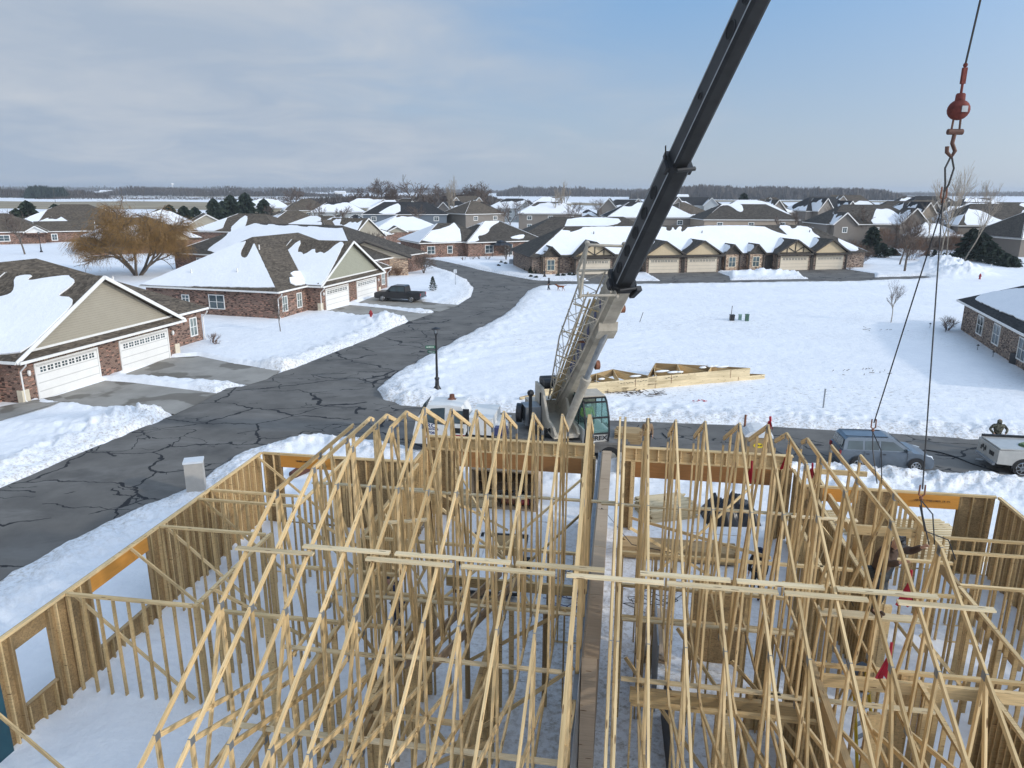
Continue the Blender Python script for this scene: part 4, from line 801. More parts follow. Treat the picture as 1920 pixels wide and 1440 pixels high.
def stud_wall(u0, w0, u1, w1, sheath=None, ops=(), header='lvl', gap=.41, double=True, top=TOP, dense=False, label=None):
    """wall along u or along w; ops: (s0, s1, z0, z1) openings measured along the wall; sheath: +1/-1 side of the boards"""
    au = abs(u1-u0) > abs(w1-w0); L = abs(u1-u0) if au else abs(w1-w0); a0 = min(u0, u1) if au else min(w0, w1); c = w0 if au else u0
    P = lambda s, t, z: (a0+s, c+t, z) if au else (c+t, a0+s, z)
    mb = MB(); k = 2 if double else 1
    for i in range(k): mb.box(P(0, -.045, top-.038*(i+1)+.001), P(L, .045, top-.038*i))
    s = 0; bp = MB()
    for o in sorted(ops, key=lambda q: q[0]):
        if o[2] <= FLZ+.02: bp.box(P(s, -.045, FLZ-.09), P(o[0], .045, FLZ-.03)); s = o[1]
    bp.box(P(s, -.045, FLZ-.09), P(L, .045, FLZ-.03)); wo = mb.build('stud_wall', M['wood'], FR); bp.build('bottom_plate', M['wood'], wo)
    if label: wo['label'] = label
    s = .02
    while s < L:
        o = next((o for o in ops if o[0]-.02 < s < o[1]+.02), None)
        if o is None: stud(wo, *P(s, 0, 0)[:2], au)
        elif o[2] > FLZ+.1: stud(wo, *P(s, 0, 0)[:2], au, FLZ, o[2]-.04)
        s += gap*(1 if not dense else .5)
    tr = MB()
    for o in ops:
        for e in (o[0]-.04, o[1]+.04):
            for q in (0, .045): x = e-q if e < (o[0]+o[1])/2 else e+q; tr.box(P(x-.019, -.045, FLZ), P(x+.019, .045, top-.09))
        if o[2] > FLZ+.1: tr.box(P(o[0], -.045, o[2]-.04), P(o[1], .045, o[2]))
        if header and len(o) == 4:
            hm = MB(); hm.box(P(o[0]-.02, -.042, o[3]), P(o[1]+.02, .042, top-.078)); ho = hm.build('header', M[header], wo)
    if ops: tr.each('opening_frame', M['woodold'], wo)
    if sheath:
        sh = MB(); t0, t1 = (.0455*sheath, .060*sheath)
        cuts = sorted(ops, key=lambda q: q[0]); s = -.01
        def bx(sa, sb, za, zb):
            if sb-sa > .01 and zb-za > .01: sh.box(P(sa, min(t0, t1), za), P(sb, max(t0, t1), zb))
        for o in cuts:
            bx(s, o[0], FLZ-.12, top-.0); bx(o[0], o[1], FLZ-.12, o[2]); bx(o[0], o[1], o[3], top); s = o[1]
        bx(s, L+.01, FLZ-.12, top); sh.build('sheathing', M['osb'], wo)
    return wo
UL, UR, WF = -13.45, 12.6, 24.35
# the two outer side walls first: their studs show largest
lw = stud_wall(UL, 4.4, UL, WF, -1, ops=[(8.15, 9.15, 1.05, 2.5, None), (10.65, 12.95, .9, 2.55)], label='long left outer wall with two window openings')
stud_wall(UR, 8.0, UR, WF, 1, ops=[(9.4, 11.6, .9, 2.5)], label='right outer wall seen from inside')
stud_wall(UL+.06, 24.35, -7.45, 24.35, 1, ops=[(.75, 2.75, FLZ, 2.5)])
stud_wall(-7.4, 24.3, -7.4, 25.85, -1)
stud_wall(-7.35, 25.9, -.75, 25.9, 1, ops=[(1.15, 6.05, FLZ, 2.35)], header='lvlb')
stud_wall(.25, 25.9, 6.4, 25.9, 1, ops=[(.45, 5.4, FLZ, 2.35)], header='lvlb')
stud_wall(6.4, 24.3, 6.4, 25.85, 1)
stud_wall(6.5, 24.4, UR-.06, 24.4, 1, ops=[(.6, 1.7, FLZ, 2.5), (3.0, 4.9, FLZ, 2.5)])
# interior partitions
stud_wall(UL+.06, 14.2, -9.98, 14.2); stud_wall(UL+.06, 18.0, -10.05, 18.0); stud_wall(UL+.06, 20.0, -10.1, 20.0); stud_wall(UL+.06, 20.75, -10.3, 20.75)
stud_wall(-9.93, 14.2, -9.93, 18.0, dense=False); stud_wall(-9.98, 20.1, -9.98, 24.2)
stud_wall(-9.3, 14.1, -4.6, 14.1, ops=[(.8, 1.7, FLZ, 2.2)], header=None); stud_wall(-7.2, 18.3, -.8, 18.3, ops=[(2.2, 5.4, FLZ, 2.4)], header=None); stud_wall(-6.0, 15.5, -.8, 15.5, ops=[(2.6, 4.4, FLZ, 2.4)], header=None)
stud_wall(-7.2, 18.4, -7.2, 24.2, -1, dense=True); stud_wall(-4.6, 9.0, -4.6, 15.4)
stud_wall(UR-.06, 14.25, 4.1, 14.25, ops=[(4.0, 5.6, FLZ, 2.3)], header=None); stud_wall(UR-.06, 18.2, 8.9, 18.2); stud_wall(UR-.06, 20.1, 9.4, 20.1); stud_wall(UR-.06, 21.0, 9.6, 21.0)
stud_wall(8.85, 14.4, 8.85, 18.1); stud_wall(9.3, 20.2, 9.3, 24.2); stud_wall(.3, 15.4, 4.2, 15.4, ops=[(.6, 1.5, FLZ, 2.2)], header=None); stud_wall(.3, 16.85, 4.3, 16.85, ops=[(2.0, 3.6, FLZ, 2.2)], header=None)
stud_wall(6.6, 16.9, 6.6, 24.2, 1, dense=True); stud_wall(4.2, 9.6, 4.2, 15.3, 1, dense=True); stud_wall(.3, 18.6, 6.4, 18.6, ops=[(1.0, 4.8, FLZ, 2.4)], header=None); stud_wall(7.7, 9.0, 7.7, 14.1, 1, dense=True)
stud_wall(-6.2, 8.4, -6.2, 13.9); stud_wall(-2.6, 9.5, -2.6, 15.3);  stud_wall(2.3, 9.0, 2.3, 13.2); stud_wall(5.6, 17.0, 5.6, 21.6); stud_wall(.5, 12.4, 4.0, 12.4); stud_wall(4.4, 17.6, 8.7, 17.6); stud_wall(6.4, 9.8, 6.4, 14.0); stud_wall(10.3, 14.4, 10.3, 18.0); stud_wall(-8.6, 16.4, -5.4, 16.4); stud_wall(-6.4, 22.9, -6.4, 24.2); stud_wall(-4.5, 11.3, -2.7, 11.3); stud_wall(7.2, 19.4, 9.2, 19.4)
# garage wall: box beam with cripples above the brown headers
for ua, ub in ((-7.3, -.8), (.3, 6.35)):
    mb = MB(); mb.box((ua, 25.78, TOP+.46), (ub, 25.98, TOP+.50)); mb.box((ua, 25.945, TOP), (ub, 25.96, TOP+.46))
    x = ua+.02
    while x < ub: mb.box((x, 25.80, TOP), (x+.038, 25.945, TOP+.46)); x += .41
    mb.build('box_beam', M['wood'], FR)
# the posts packed in corners and beside openings
for u, w, nn, au in ((-4.6, 15.5, 5, 1), (-7.3, 18.3, 4, 1), (-6.15, 25.8, 4, 1), (-1.2, 25.8, 4, 1), (.6, 25.8, 4, 1), (5.75, 25.8, 4, 1), (4.2, 15.5, 6, 1), (6.65, 17, 6, 1), (8.85, 14.3, 6, 0), (9.3, 18.2, 6, 0), (-9.93, 14.2, 4, 0), (-9.98, 18.1, 4, 0), (7.7, 11.0, 6, 0), (4.2, 11.6, 8, 0), (3.5, 15.5, 9, 1), (6.0, 14.3, 12, 1), (6.5, 13.9, 9, 1), (7.1, 20.4, 10, 0), (7.3, 18.9, 7, 0), (-5.1, 12.9, 5, 1), (-4.5, 13.7, 7, 1), (-8.1, 14.15, 5, 1), (-2.5, 13.4, 5, 0), (2.9, 13.1, 6, 0), (8.9, 16.0, 6, 0), (-2.4, 15.5, 3, 1), (3.4, 16.85, 3, 1), (-4.6, 12.2, 7, 0), (5.1, 12.9, 6, 1), (9.5, 22.4, 4, 0)):
    mb = MB()
    for i in range(nn): o = i*.04; mb.box((u+(o if au else 0)-.019*(1 if au else 2.4), w+(0 if au else o)-.045*(1 if au else .42), FLZ), (u+(o if au else 0)+.019*(1 if au else 2.4), w+(0 if au else o)+.045*(1 if au else .42), TOP-.08))
    mb.build('built_up_post', M['wood'], FR)
tag(REST.build('studs', M['wood'], FR), 'the remaining interior studs', kind='stuff')
# interior sheets of OSB, beams, porch frame
mb = MB(); mb.box((2.2, 17.95, FLZ), (3.65, 18.03, 2.75)); mb.build('osb_panel', M['osb'], FR)
for a_, b_ in (((.5, 13.0, 2.55), (4.0, 13.12, 2.85)), ((-4.4, 17.1, 2.4), (-.9, 17.2, 2.68)), ((4.3, 14.05, 2.62), (8.8, 14.14, 2.90)), ((7.3, 21.9, 2.5), (9.2, 22.0, 2.8)), ((7.25, 22.0, 2.5), (7.34, 26.6, 2.8)), ((7.25, 26.6, 2.62), (9.2, 26.7, 2.8)), ((7.25, 26.5, .1), (7.37, 26.62, 2.6))): MB().box(a_, b_).build('beam', M['wood'], FR)
for a_, b_, w_, h_ in (((-4.45, 9.2, 2.9), (-4.45, 14.0, 2.9), .09, .3), ((4.15, 9.5, 3.2), (4.25, 15.2, 3.2), .13, .26), ((9.1, 15.5, 2.6), (9.2, 20.0, 2.6), .09, .28)): MB().beam(a_, b_, w_, h_).build('beam', M['woodold'], FR)
for a_, b_ in (((-2.9, 17.2, 2.9), (-4.3, 13.0, 2.9)), ((-2.3, 17.2, 2.9), (-3.7, 13.0, 2.9))): MB().beam(a_, b_, .045, .24).build('beam', M['plank'], FR)
# firewall: shaft panels capped by a plank with a steel track beside it
mb = MB(); mb.box((-.52, 13.2, FLZ), (-.20, 25.75, 3.36)); fw = mb.build('fire_wall', M['plank'], FR)
mb = MB()
w = 13.2
while w < 25.7: mb.box((-.48, w, 3.362), (-.16, min(25.7, w+2.42), 3.40)); w += 2.44
mb.build('cap_plank', M['plank'], fw)
mb = MB(); mb.box((-.64, 3, 3.30), (-.525, 25.7, 3.315)); mb.box((-.64, 3, 3.315), (-.63, 25.7, 3.40)); mb.box((-.535, 3, 3.315), (-.525, 25.7, 3.40)); mb.box((-.60, 3, .25), (-.54, 25.7, 3.3)); mb.build('steel_track', M['steel'], fw)
# teal wrap on the near left corner
mb = MB(); mb.box((UL-.075, 3.0, -.1), (UL-.062, 11.9, TOP+.02)); mb.box((UL+.046, 9.6, .25), (UL+.052, 12.0, 2.97)); mb.build('house_wrap', M['wrap'], FR)
# header lettering
for (u0, s) in ((10.55, 1), (-11.7, 1)):
    text_obj('lettering', 'LAMINATED VENEER LUMBER  1.9E  APA' if u0 > 0 else 'VENEER LUMBER 1.9E', .085, M['black'], FR, frame_m((u0, 24.30, 2.78), (1, 0, 0), (0, 0, 1)), .002, .75 if u0 > 0 else .8, .001)
# temporary diagonal braces, each nailed from plate to floor
def brace(p, q, mat='wood', w=.038, h=.089, up=(0, 0, 1), name='brace', par=None): mb = MB(); mb.beam(p, q, w, h, up); return mb.build(name, M[mat], par or FR)
for w_ in (11.0, 14.3, 16.6, 18.1, 20.1, 23.9): brace((UL+.1, w_, 3.0), (UL+3.3+random.uniform(-.2, .3), w_+random.uniform(-.3, .2), .3))
brace((-13.35, 9.6, 3.0), (-9.8, 9.2, .3)); brace((-9.9, 15.0, 3.0), (-7.3, 16.5, .3)); brace((12.5, 17.2, 2.9), (9.7, 17.4, .3)); brace((12.5, 12.9, 2.9), (9.6, 13.0, .3)); brace((-9.8, 19.6, 2.9), (-7.4, 19.9, .3))
for a, b in (((-6.4, 14.6, 3.1), (-3.0, 13.0, .4)), ((-1.0, 15.0, 3.3), (-3.8, 16.6, .4)), ((-6.9, 19.5, 3.2), (-4.2, 17.0, .6)), ((.5, 19.8, 3.2), (3.6, 21.8, .5)), ((2.6, 13.8, 3.2), (5.4, 12.6, .6)), ((-8.8, 19.0, 3.0), (-7.0, 21.0, .4)), ((7.0, 15.6, 3.1), (9.2, 17.0, .4)), ((-2.0, 11.0, 3.0), (-4.2, 12.6, .4)), ((-5.4, 20.6, 3.0), (-2.2, 20.5, .5)), ((-5.6, 23.5, 3.3), (-2.0, 17.8, 1.2)), ((-1.0, 23.6, 3.2), (-5.0, 19.0, .8)), ((-.9, 22.6, 2.4), (-4.8, 17.2, .3)), ((.6, 22.6, 2.2), (4.0, 17.4, 3.8)), ((4.6, 23.5, 3.3), (1.0, 21.0, .6)), ((.4, 14.0, 2.9), (2.7, 12.7, .4)), ((-.7, 13.6, 2.8), (-4.2, 12.6, .4)), ((5.2, 19.4, .4), (7.6, 23.6, 3.0)),
             ((6.1, 21.0, 3.2), (8.6, 19.0, .4)), ((-6.5, 22.4, 3.0), (-3.9, 24.6, .4)), ((1.6, 15.3, 2.9), (3.9, 13.4, .4))): brace(a, b)

# ------------------------------------------------------------------ roof trusses
PZ, PW, SL = 8.12, 14.8, .5
ZB, WN, WX = 3.14, 4.9, 16.75
def chord_z(w, zf): z = PZ-SL*(PW-w) if w <= PW else PZ-.5*(w-PW); return min(z, zf)
def truss_parts(R, zf=99, ply=1, jit=0.0, seed=0):
    rn = random.Random(seed); t = .040 if ply == 1 else .075; D = .095 if ply == 1 else .125
    kn = PW-(PZ-zf)/SL if zf < PZ else PW; kf = PW+(PZ-zf)/.5 if zf < PZ else PW
    U = (1, 0, 0)
    def bm(name, a, b, d=D, par=R, x=0.0): mb = MB(); mb.beam((x, a[0], a[1]), (x, b[0], b[1]), t, d, (0, 0, 1) if abs(a[0]-b[0]) > .05 else (0, 1, 0)); return mb.build(name, M['wood'], par)
    z0 = chord_z(WN-1.1, zf); bm('top_chord', (WN-1.1, z0), (kn, min(zf, PZ)))
    if zf < PZ: bm('top_chord', (kn, zf), (min(kf, WX), zf))
    if kf < WX-.1: bm('top_chord', (kf, min(zf, PZ)), (WX, chord_z(WX, zf)))
    bm('bottom_chord', (WN-.6, ZB), (WX, ZB))
    nodes = [8.25, 10.25, 12.75]+([PW] if zf >= PZ else [kn]); ws = sorted(set(nodes)); plates = []
    ws = [w for w in ws if w <= kn+.01]
    ws = [w for i, w in enumerate(ws) if i == len(ws)-1 or ws[-1]-w > .7]
    if zf < PZ and WX-kn > 2.6: ws.append((kn+WX)/2)
    for i, w in enumerate(ws):
        zc = chord_z(w, zf); bm('web', (w, zc-.05), (w, ZB+.05), .085); plates.append((w, zc)); plates.append((w, ZB))
        nx = ws[i+1] if i+1 < len(ws) else WX
        if w < 9: bm('web', (w+.05, zc-.06), (12.1, ZB+.06), .085)
        elif w > 11: dg = .42 if i < len(ws)-1 else .9; bm('web', (w+.05, zc-.06), (w+(nx-w)*dg, ZB+.05), .085)
        elif seed % 2: bm('web', (w-.04, zc-.08), (w-.95, ZB+.05), .085)
    for w in ((13.75, 15.8) if zf >= PZ else (15.3,)): bm('web', (w, chord_z(w, zf)-.05), (w, ZB+.05), .085)
    if zf >= PZ: bm('web', (13.8, ZB+.08), (12.85, chord_z(12.8, zf)-.3), .085)
    bm('web', (WX, chord_z(WX, zf)), (WX, ZB), .085); plates += [(WX, chord_z(WX, zf)-.04), (PW if zf >= PZ else kf if kf < WX else kn, min(zf, PZ)-.04)]
    mb = MB()
    for w, z in plates: mb.box((-t/2-.004, w-.06, z-.10), (t/2+.004, w+.06, z+.03))
    mb.each('connector_plate', M['plate'], R)
NAMES = {1: 'first', 2: 'second', 3: 'third', 4: 'fourth', 5: 'fifth', 6: 'sixth', 7: 'seventh', 8: 'eighth', 9: 'ninth', 10: 'tenth', 11: 'eleventh', 12: 'twelfth'}
def place(o, k, u=None, dz=0, lean=0): u = (.03+.61*k) if u is None else u; o.location = wor(u, 0, dz); o.rotation_euler = (0, lean, -TH); return o
full = None; GP = 'roof trusses of the framed house'
for k in list(range(-7, 6)):
    if k in (0, -1): R = thing('roof_truss', {0: 'doubled roof truss standing upright exactly over the party wall, the middle one of the row', -1: 'thick multi-ply girder truss just left of the steel track and plank walkway'}[k], 'roof truss', group=GP); truss_parts(R, 99, 3 if k == -1 else 1, seed=k)
    elif full is None: R = full = thing('roof_truss', '', 'roof truss', group=GP); truss_parts(R, 99, 1, seed=1)
    else: R = dup(full)
    if k not in (0, -1): R['label'] = '%s pointed roof truss to the %s of the doubled middle truss' % (NAMES[abs(k)], 'left' if k < 0 else 'right')
    if k == 0:
        for ch in list(R.children): c = ch.copy(); C.objects.link(c); c.parent = R; c.location.x = .11
        R.location = (0, 0, 0)
    place(R, k, lean=random.uniform(-.006, .006))
for k in (-8, -9, -10, -11, 6, 7, 8):
    zf = PZ-.285*(abs(k)-7 if k < 0 else k-4.4); R = thing('roof_truss', '%s flat-topped hip truss counting outward on the %s, %s' % (NAMES[abs(k)-7 if k < 0 else k-5], 'left' if k < 0 else 'right', {-8: 'just beside the pointed ones', -9: 'slightly lower than the one before', -10: 'second from the outside', -11: 'the outermost and lowest on the left', 6: 'just beside the pointed ones', 7: 'with a red cloth at its foot', 8: 'next to the truss on the slings'}[k]), 'roof truss', group=GP); truss_parts(R, zf, 1, seed=k); place(R, k, lean=random.uniform(-.006, .006))
R = thing('roof_truss', 'outermost hip truss on the right, still hanging from the crane slings', 'roof truss', group=GP); truss_parts(R, 6.86, 1, seed=77); place(R, 9, dz=.03, lean=.01)
# lateral braces nailed over the trusses: short overlapping boards
def board(u0, u1, w, z, label, dw=0, tilt=0):
    mb = MB(); mb.beam((u0, w, z), (u1, w+tilt, z), .115, .038); o = mb.build('brace_board', M['woodpale']); o.rotation_euler = (0, 0, -TH); tag(o, label, 'brace board', 'short boards nailed across the trusses'); return o
seq = [(-6.85, -5.35), (-5.6, -3.95), (-4.35, -2.75), (-3.85, -1.75), (-2.6, -.95), (-1.65, -.1), (-.75, .9), (.5, 2.0), (.95, 2.75), (2.1, 3.5), (2.85, 4.15), (3.7, 5.25), (4.6, 6.05)]
for i, (a, b) in enumerate(seq): board(a, b, 11.2+(.14 if i % 2 else 0), chord_z(11.2+(.14 if i % 2 else 0), 99)+.074, '%s board from the left in the pale row nailed across the trusses near mid picture' % {0: 'first', **NAMES}.get(i+1 if i+1 < 13 else 12, 'last') if i < 12 else 'last board at the right end of the pale row nailed across the trusses')
seq2 = [(-7.9, -4.9), (-5.2, -2.2), (-2.4, 0.1), (-.3, 2.1), (1.9, 4.4), (4.2, 5.7)]
for i, (a, b) in enumerate(seq2): board(a, b, 16.70+(.0 if i % 2 else .095), 5.3, '%s board from the left in the far row across the truss ends' % NAMES[i+1])
for i, (a, b, w, z) in enumerate([(-6.9, -4.2, 12.72, 3.25), (-4.4, -.9, 12.8, 3.25), (.3, 3.4, 12.8, 3.25), (3.2, 6.2, 12.75, 3.25)]): board(a, b, w, z, '%s long board from the left lying low over the bottom chords' % NAMES[i+1])
for i, (a, b, w, z) in enumerate([(-7.0, -4.4, 10.3, 3.30), (-4.6, -.7, 10.35, 3.26), (.3, 3.0, 10.3, 3.3), (2.8, 6.3, 10.35, 3.26), (-7.1, -3.7, 14.9, 3.27), (-3.9, -.7, 14.95, 3.24), (.3, 4.1, 14.9, 3.27)]): board(a, b, w, z, '%s of the weathered strips tying the bottom chords' % NAMES[i+1])
o = board(-5.0, -4.0, 14.0, 5.7, 'loose pale board lying skewed across the webs left of centre', tilt=.35)
# scraps of red cloth
def cloth(u, w, z, label, s=.5):
    mb = MB(); mb.beam((0, 0, 0), (.02, .02, -s*.5), .04, .03)
    n = 7; top = [(-.03+.06*i/n, .01*math.sin(i*2.1), -s*.45) for i in range(n+1)]; bot = [(-s*.32+s*.64*i/n, .05*math.sin(i*2.4), -s*1.2-.05*math.sin(i*1.9)) for i in range(n+1)]
    for i in range(n):
        mb.face([top[i], top[i+1], bot[i+1], bot[i]])
        mb.face([(top[i][0], top[i][1]+.012, top[i][2]), (bot[i][0], bot[i][1]+.012, bot[i][2]), (bot[i+1][0], bot[i+1][1]+.012, bot[i+1][2]), (top[i+1][0], top[i+1][1]+.012, top[i+1][2])])
    o = mb.build('red_flag', M['redcloth']); o.location = wor(u, w, z); tag(o, label, 'red flag', 'red warning cloths tied to the trusses')
cloth(3.05, 16.0, 6.9, 'red cloth hanging from the end of the fifth truss right of the middle', .42)
cloth(3.12, 14.9, 8.3, 'small red cloth on the tip of a pointed truss right of the toilet cabin', .22); cloth(4.0, 16.9, 6.9, 'red cloth tied in front of the rear of the grey car', .4); cloth(4.6, 16.9, 6.6, 'red cloth lower down by the rear wheel of the grey car', .3)
cloth(5.45, 12.9, 6.1, 'red cloth fluttering beside the head of the worker in brown', .6); cloth(4.9, 11.9, 5.2, 'red cloth hanging by the leg of the worker in brown', .6)
# ------------------------------------------------------------------ the truck crane
CR = thing('mobile_crane', 'cream truck crane with a long dark telescopic boom and a latticed jib folded on it', 'crane', (2.2, 33.9, 0), -.15)
def cp(x, y, z): # world point -> crane local
    c, s = math.cos(.15), math.sin(.15); dx, dy = x-2.2, y-33.9; return Vector((dx*c-dy*s, dx*s+dy*c, z))
# carrier (front to the left), local x along the street
mb = MB(); mb.box((-7.0, -1.25, .75), (3.6, 1.25, 1.18)); mb.box((-3.0, -1.3, 1.18), (3.5, 1.3, 1.30)); mb.build('chassis', plain('grimy deck steel', (.17, .16, .145), .6, 0, .4, 3), CR, bevel=.03)
mb = MB(); side = [(-6.95, .72), (-6.95, 1.2), (-6.75, 2.0), (-6.15, 2.70), (-5.1, 2.76), (-4.5, 2.70), (-4.3, 2.2), (-4.25, 1.45), (-4.35, 1.25), (-4.5, 1.05), (-5.9, 1.05), (-6.2, .72)]
mb.prism([(x, -1.28, z) for x, z in side], (0, 1.5, 0)); cab = mb.build('carrier_cab', M['white'], CR, bevel=.05)
mb = MB(); mb.prism([(-6.42, -1.295, 1.85), (-5.35, -1.295, 1.75), (-5.3, -1.295, 2.62), (-6.0, -1.295, 2.55)], (0, .01, 0)); mb.prism([(-4.85, -1.295, 1.85), (-4.4, -1.295, 1.85), (-4.42, -1.295, 2.5), (-4.85, -1.295, 2.5)], (0, .01, 0))
mb.prism([(-6.93, -1.15, 2.02-.55), (-6.93, .1, 2.02-.55), (-6.35, .1, 2.75), (-6.35, -1.15, 2.75)], (-.03, 0, .0)); mb.build('window', M['glass'], cab)
mb = MB(); mb.box((-4.85, -1.293, 1.35), (-4.4, -1.281, 1.62)); mb.build('grille', M['boom'], cab)
mb = MB()
for i in range(4): x = -6.35+i*.2; mb.prism([(x, -1.29, 1.02), (x+.07, -1.29, 1.02), (x+.2, -1.29, 1.22), (x+.13, -1.29, 1.22)], (0, .008, 0))
mb.prism([(-5.1, -1.29, 1.1), (-4.5, -1.29, 1.1), (-4.3, -1.29, 1.28), (-5.0, -1.29, 1.28)], (0, .008, 0)); mb.build('stripe', M['red'], cab)
for t, x, z, s in (('RO', -5.98, 1.72-.05, .30), ('MACHIN', -5.95, 1.50, .12), ('708-', -5.97, 1.31, .17)): text_obj('lettering', t, s, M['blue'], cab, frame_m((x, -1.285, z), (1, 0, 0), (0, 0, 1)), .003, 1.25, .006)
mb = MB(); mb.lathe((-5.2, -.2, 2.74), [(0, .3), (.12, .26), (.14, .08), (.18, 0)], 10); mb.box((-5.4, -.3, 2.72), (-5.0, -.1, 2.78)); mb.build('beacon', M['rust'], cab)
mb = MB(); mb.box((-4.35, -1.62, 1.95), (-4.05, -1.56, 2.7)); mb.beam((-4.3, -1.28, 2.6), (-4.2, -1.58, 2.6), .03, .03); mb.build('mirror', M['black'], cab, bevel=.02)
mb = MB(); mb.box((-4.2, -1.2, 1.3), (-3.0, 1.2, 2.15)); mb.box((-3.0, -1.1, 1.3), (-2.4, 1.1, 1.65)); mb.build('engine_hood', M['white'], CR, bevel=.08)
mb = MB(); mb.box((-2.9, -1.2, 1.31), (-2.3, -.8, 1.7)); mb.build('tool_case', M['blue'], CR, bevel=.03)
mb = MB(); mb.tube([(-2.0, .2, 2.1), (-1.75, .2, 2.1)], .48, 20); mb.build('hose_reel', M['black'], CR)
for x in (-5.2, -3.6, 1.3, 2.7):
    for sy in (-1, 1):
        mb = MB(); mb.tube([(x, sy*1.02, .54), (x, sy*1.30, .54)], .54, 24); w_ = mb.build('wheel', M['rubber'], CR, bevel=.03)
        mb = MB(); mb.tube([(x, sy*1.26, .54), (x, sy*1.31, .54)], .30, 16); mb.build('rim', M['crane'], w_)
for x in (-2.3, 3.3):
    mb = MB(); mb.box((x-.25, -2.6, .5), (x+.25, 2.6, .85)); mb.build('outrigger_beam', M['crane'], CR, bevel=.02)
    for sy in (-1, 1): mb = MB(); mb.tube([(x, sy*2.5, .9), (x, sy*2.5, .12)], .09, 10); mb.lathe((x, sy*2.5, .04), [(0, .08), (.32, .07), (.32, 0)], 14); mb.build('outrigger_leg', M['steel'], CR)
mb = MB(); mb.tube([(0, 0, 1.15), (0, 0, 1.5)], 1.15, 28); mb.build('slewing_ring', M['boom'], CR)
# superstructure frame: axis f points along the boom's heading
A = Vector((2.85, 34.8, 3.05)); T = Vector((7.72, 13.0, 24.6)); D3 = (T-A).normalized(); Hh = Vector((D3.x, D3.y, 0)).normalized(); S3 = Vector((-Hh.y, Hh.x, 0))   # S3: crane's left = picture right
S3 = S3 if S3.x > 0 else -S3; U3 = D3.cross(S3); U3 = U3 if U3.z > 0 else -U3
def lc(p): return cp(p.x, p.y, p.z)
cdir = lambda v: cp(v.x+2.2, v.y+33.9, v.z)
D, S, U, HH = cdir(D3), cdir(S3), cdir(U3), cdir(Hh); A0 = lc(A); BC = Vector((0, 0, 1.5))
def prism_path(mb, c0, c1, w, h, n=None, ch=.18):     # box-section boom with rounded lower corners
    prof = [(-w/2, h/2), (w/2, h/2), (w/2, -h/2+ch*h), (w/2-ch*w, -h/2), (-w/2+ch*w, -h/2), (-w/2, -h/2+ch*h)]
    mb.prism([c0+S*a+U*b for a, b in prof], c1-c0)
mb = MB()
side = [(-1.9, 1.5), (1.6, 1.5), (1.9, 1.75), (1.5, 2.0), (.5, 2.1), (-.6, 3.4), (-1.9, 3.4)]
for sx in (-.62, .50): mb.prism([BC*0+HH*x+S*sx+Vector((0, 0, z)) for x, z in side], S*.12)
mb.prism([HH*x+S*-.6+Vector((0, 0, z)) for x, z in ((-1.9, 1.5), (1.7, 1.5), (1.7, 1.7), (-1.9, 1.7))], S*1.2); turret = mb.build('turret', M['crane'], CR)
mb = MB(); mb.prism([HH*-2.7+S*-.95+Vector((0, 0, 1.45)), HH*-1.9+S*-.95+Vector((0, 0, 1.45)), HH*-1.9+S*-.95+Vector((0, 0, 2.35)), HH*-2.7+S*-.95+Vector((0, 0, 2.35))], S*1.9); mb.build('counterweight', M['crane'], CR, bevel=.04)
mb = MB(); mb.prism([HH*-1.5+S*-1.45+Vector((0, 0, 1.5)), HH*-.5+S*-1.45+Vector((0, 0, 1.5)), HH*-.5+S*-1.45+Vector((0, 0, 2.45)), HH*-1.5+S*-1.45+Vector((0, 0, 2.45))], S*.8); mb.build('engine_box', M['steel'], CR, bevel=.03)
# winches
for x in (-1.5, -.9): mb = MB(); mb.tube([HH*x-S*.45+Vector((0, 0, 3.5)), HH*x+S*.45+Vector((0, 0, 3.5))], .26, 16); mb.build('winch', M['boom'], CR)
# operator cab on the crane's left
cx0 = .80; CW = 1.22; FW_ = HH*.55; _H = HH
prof = [(-.55, 1.22), (1.35, 1.22), (1.50, 1.75), (1.38, 2.5), (1.0, 3.15), (.75, 3.3), (-.55, 3.3)]
base = [(p, FW_+HH*p[0]+S*cx0+Vector((0, 0, p[1]))) for p in prof]
mb = MB(); mb.prism([FW_+HH*x+S*cx0+Vector((0, 0, z)) for x, z in ((-.55, 1.22), (1.35, 1.22), (1.46, 1.9), (-.55, 1.9))], S*CW); oc = mb.build('operator_cab', M['white'], CR, bevel=.04)
mb = MB(); pts = [FW_+HH*x+Vector((0, 0, z)) for x, z in prof]
for sx in (cx0+.03, cx0+CW-.03):
    for i in range(1, len(pts)): mb.beam(pts[i]+S*sx, pts[(i+1) % len(pts)]+S*sx, .07, .07)
    mb.beam(FW_+HH*.35+S*sx+Vector((0, 0, 1.9)), FW_+HH*.35+S*sx+Vector((0, 0, 3.3)), .06, .06)
for i in (2, 3, 4, 5, 6): mb.beam(pts[i]+S*(cx0+.03), pts[i]+S*(cx0+CW-.03), .07, .07)
mb.build('cab_frame', M['boom'], oc)
mg, nt, b = new_mat('cab glass'); b.inputs['Base Color'].default_value = (.25, .42, .40, 1); b.inputs['Roughness'].default_value = .05; b.inputs['Transmission Weight'].default_value = .75; b.inputs['IOR'].default_value = 1.05; b.inputs['Specular IOR Level'].default_value = 1
mb = MB()
for i in (2, 3): mb.face([pts[i]+S*(cx0+.06), pts[i]+S*(cx0+CW-.06), pts[i+1]+S*(cx0+CW-.06), pts[i+1]+S*(cx0+.06)])
for sx in (cx0+.03, cx0+CW-.03): mb.face([FW_+HH*-.5+S*sx+Vector((0, 0, 1.95))]+[p+S*sx for p in (FW_+HH*1.42+Vector((0, 0, 1.95)), pts[3], pts[4], pts[5], pts[6])])
mb.build('cab_glass', mg, oc)
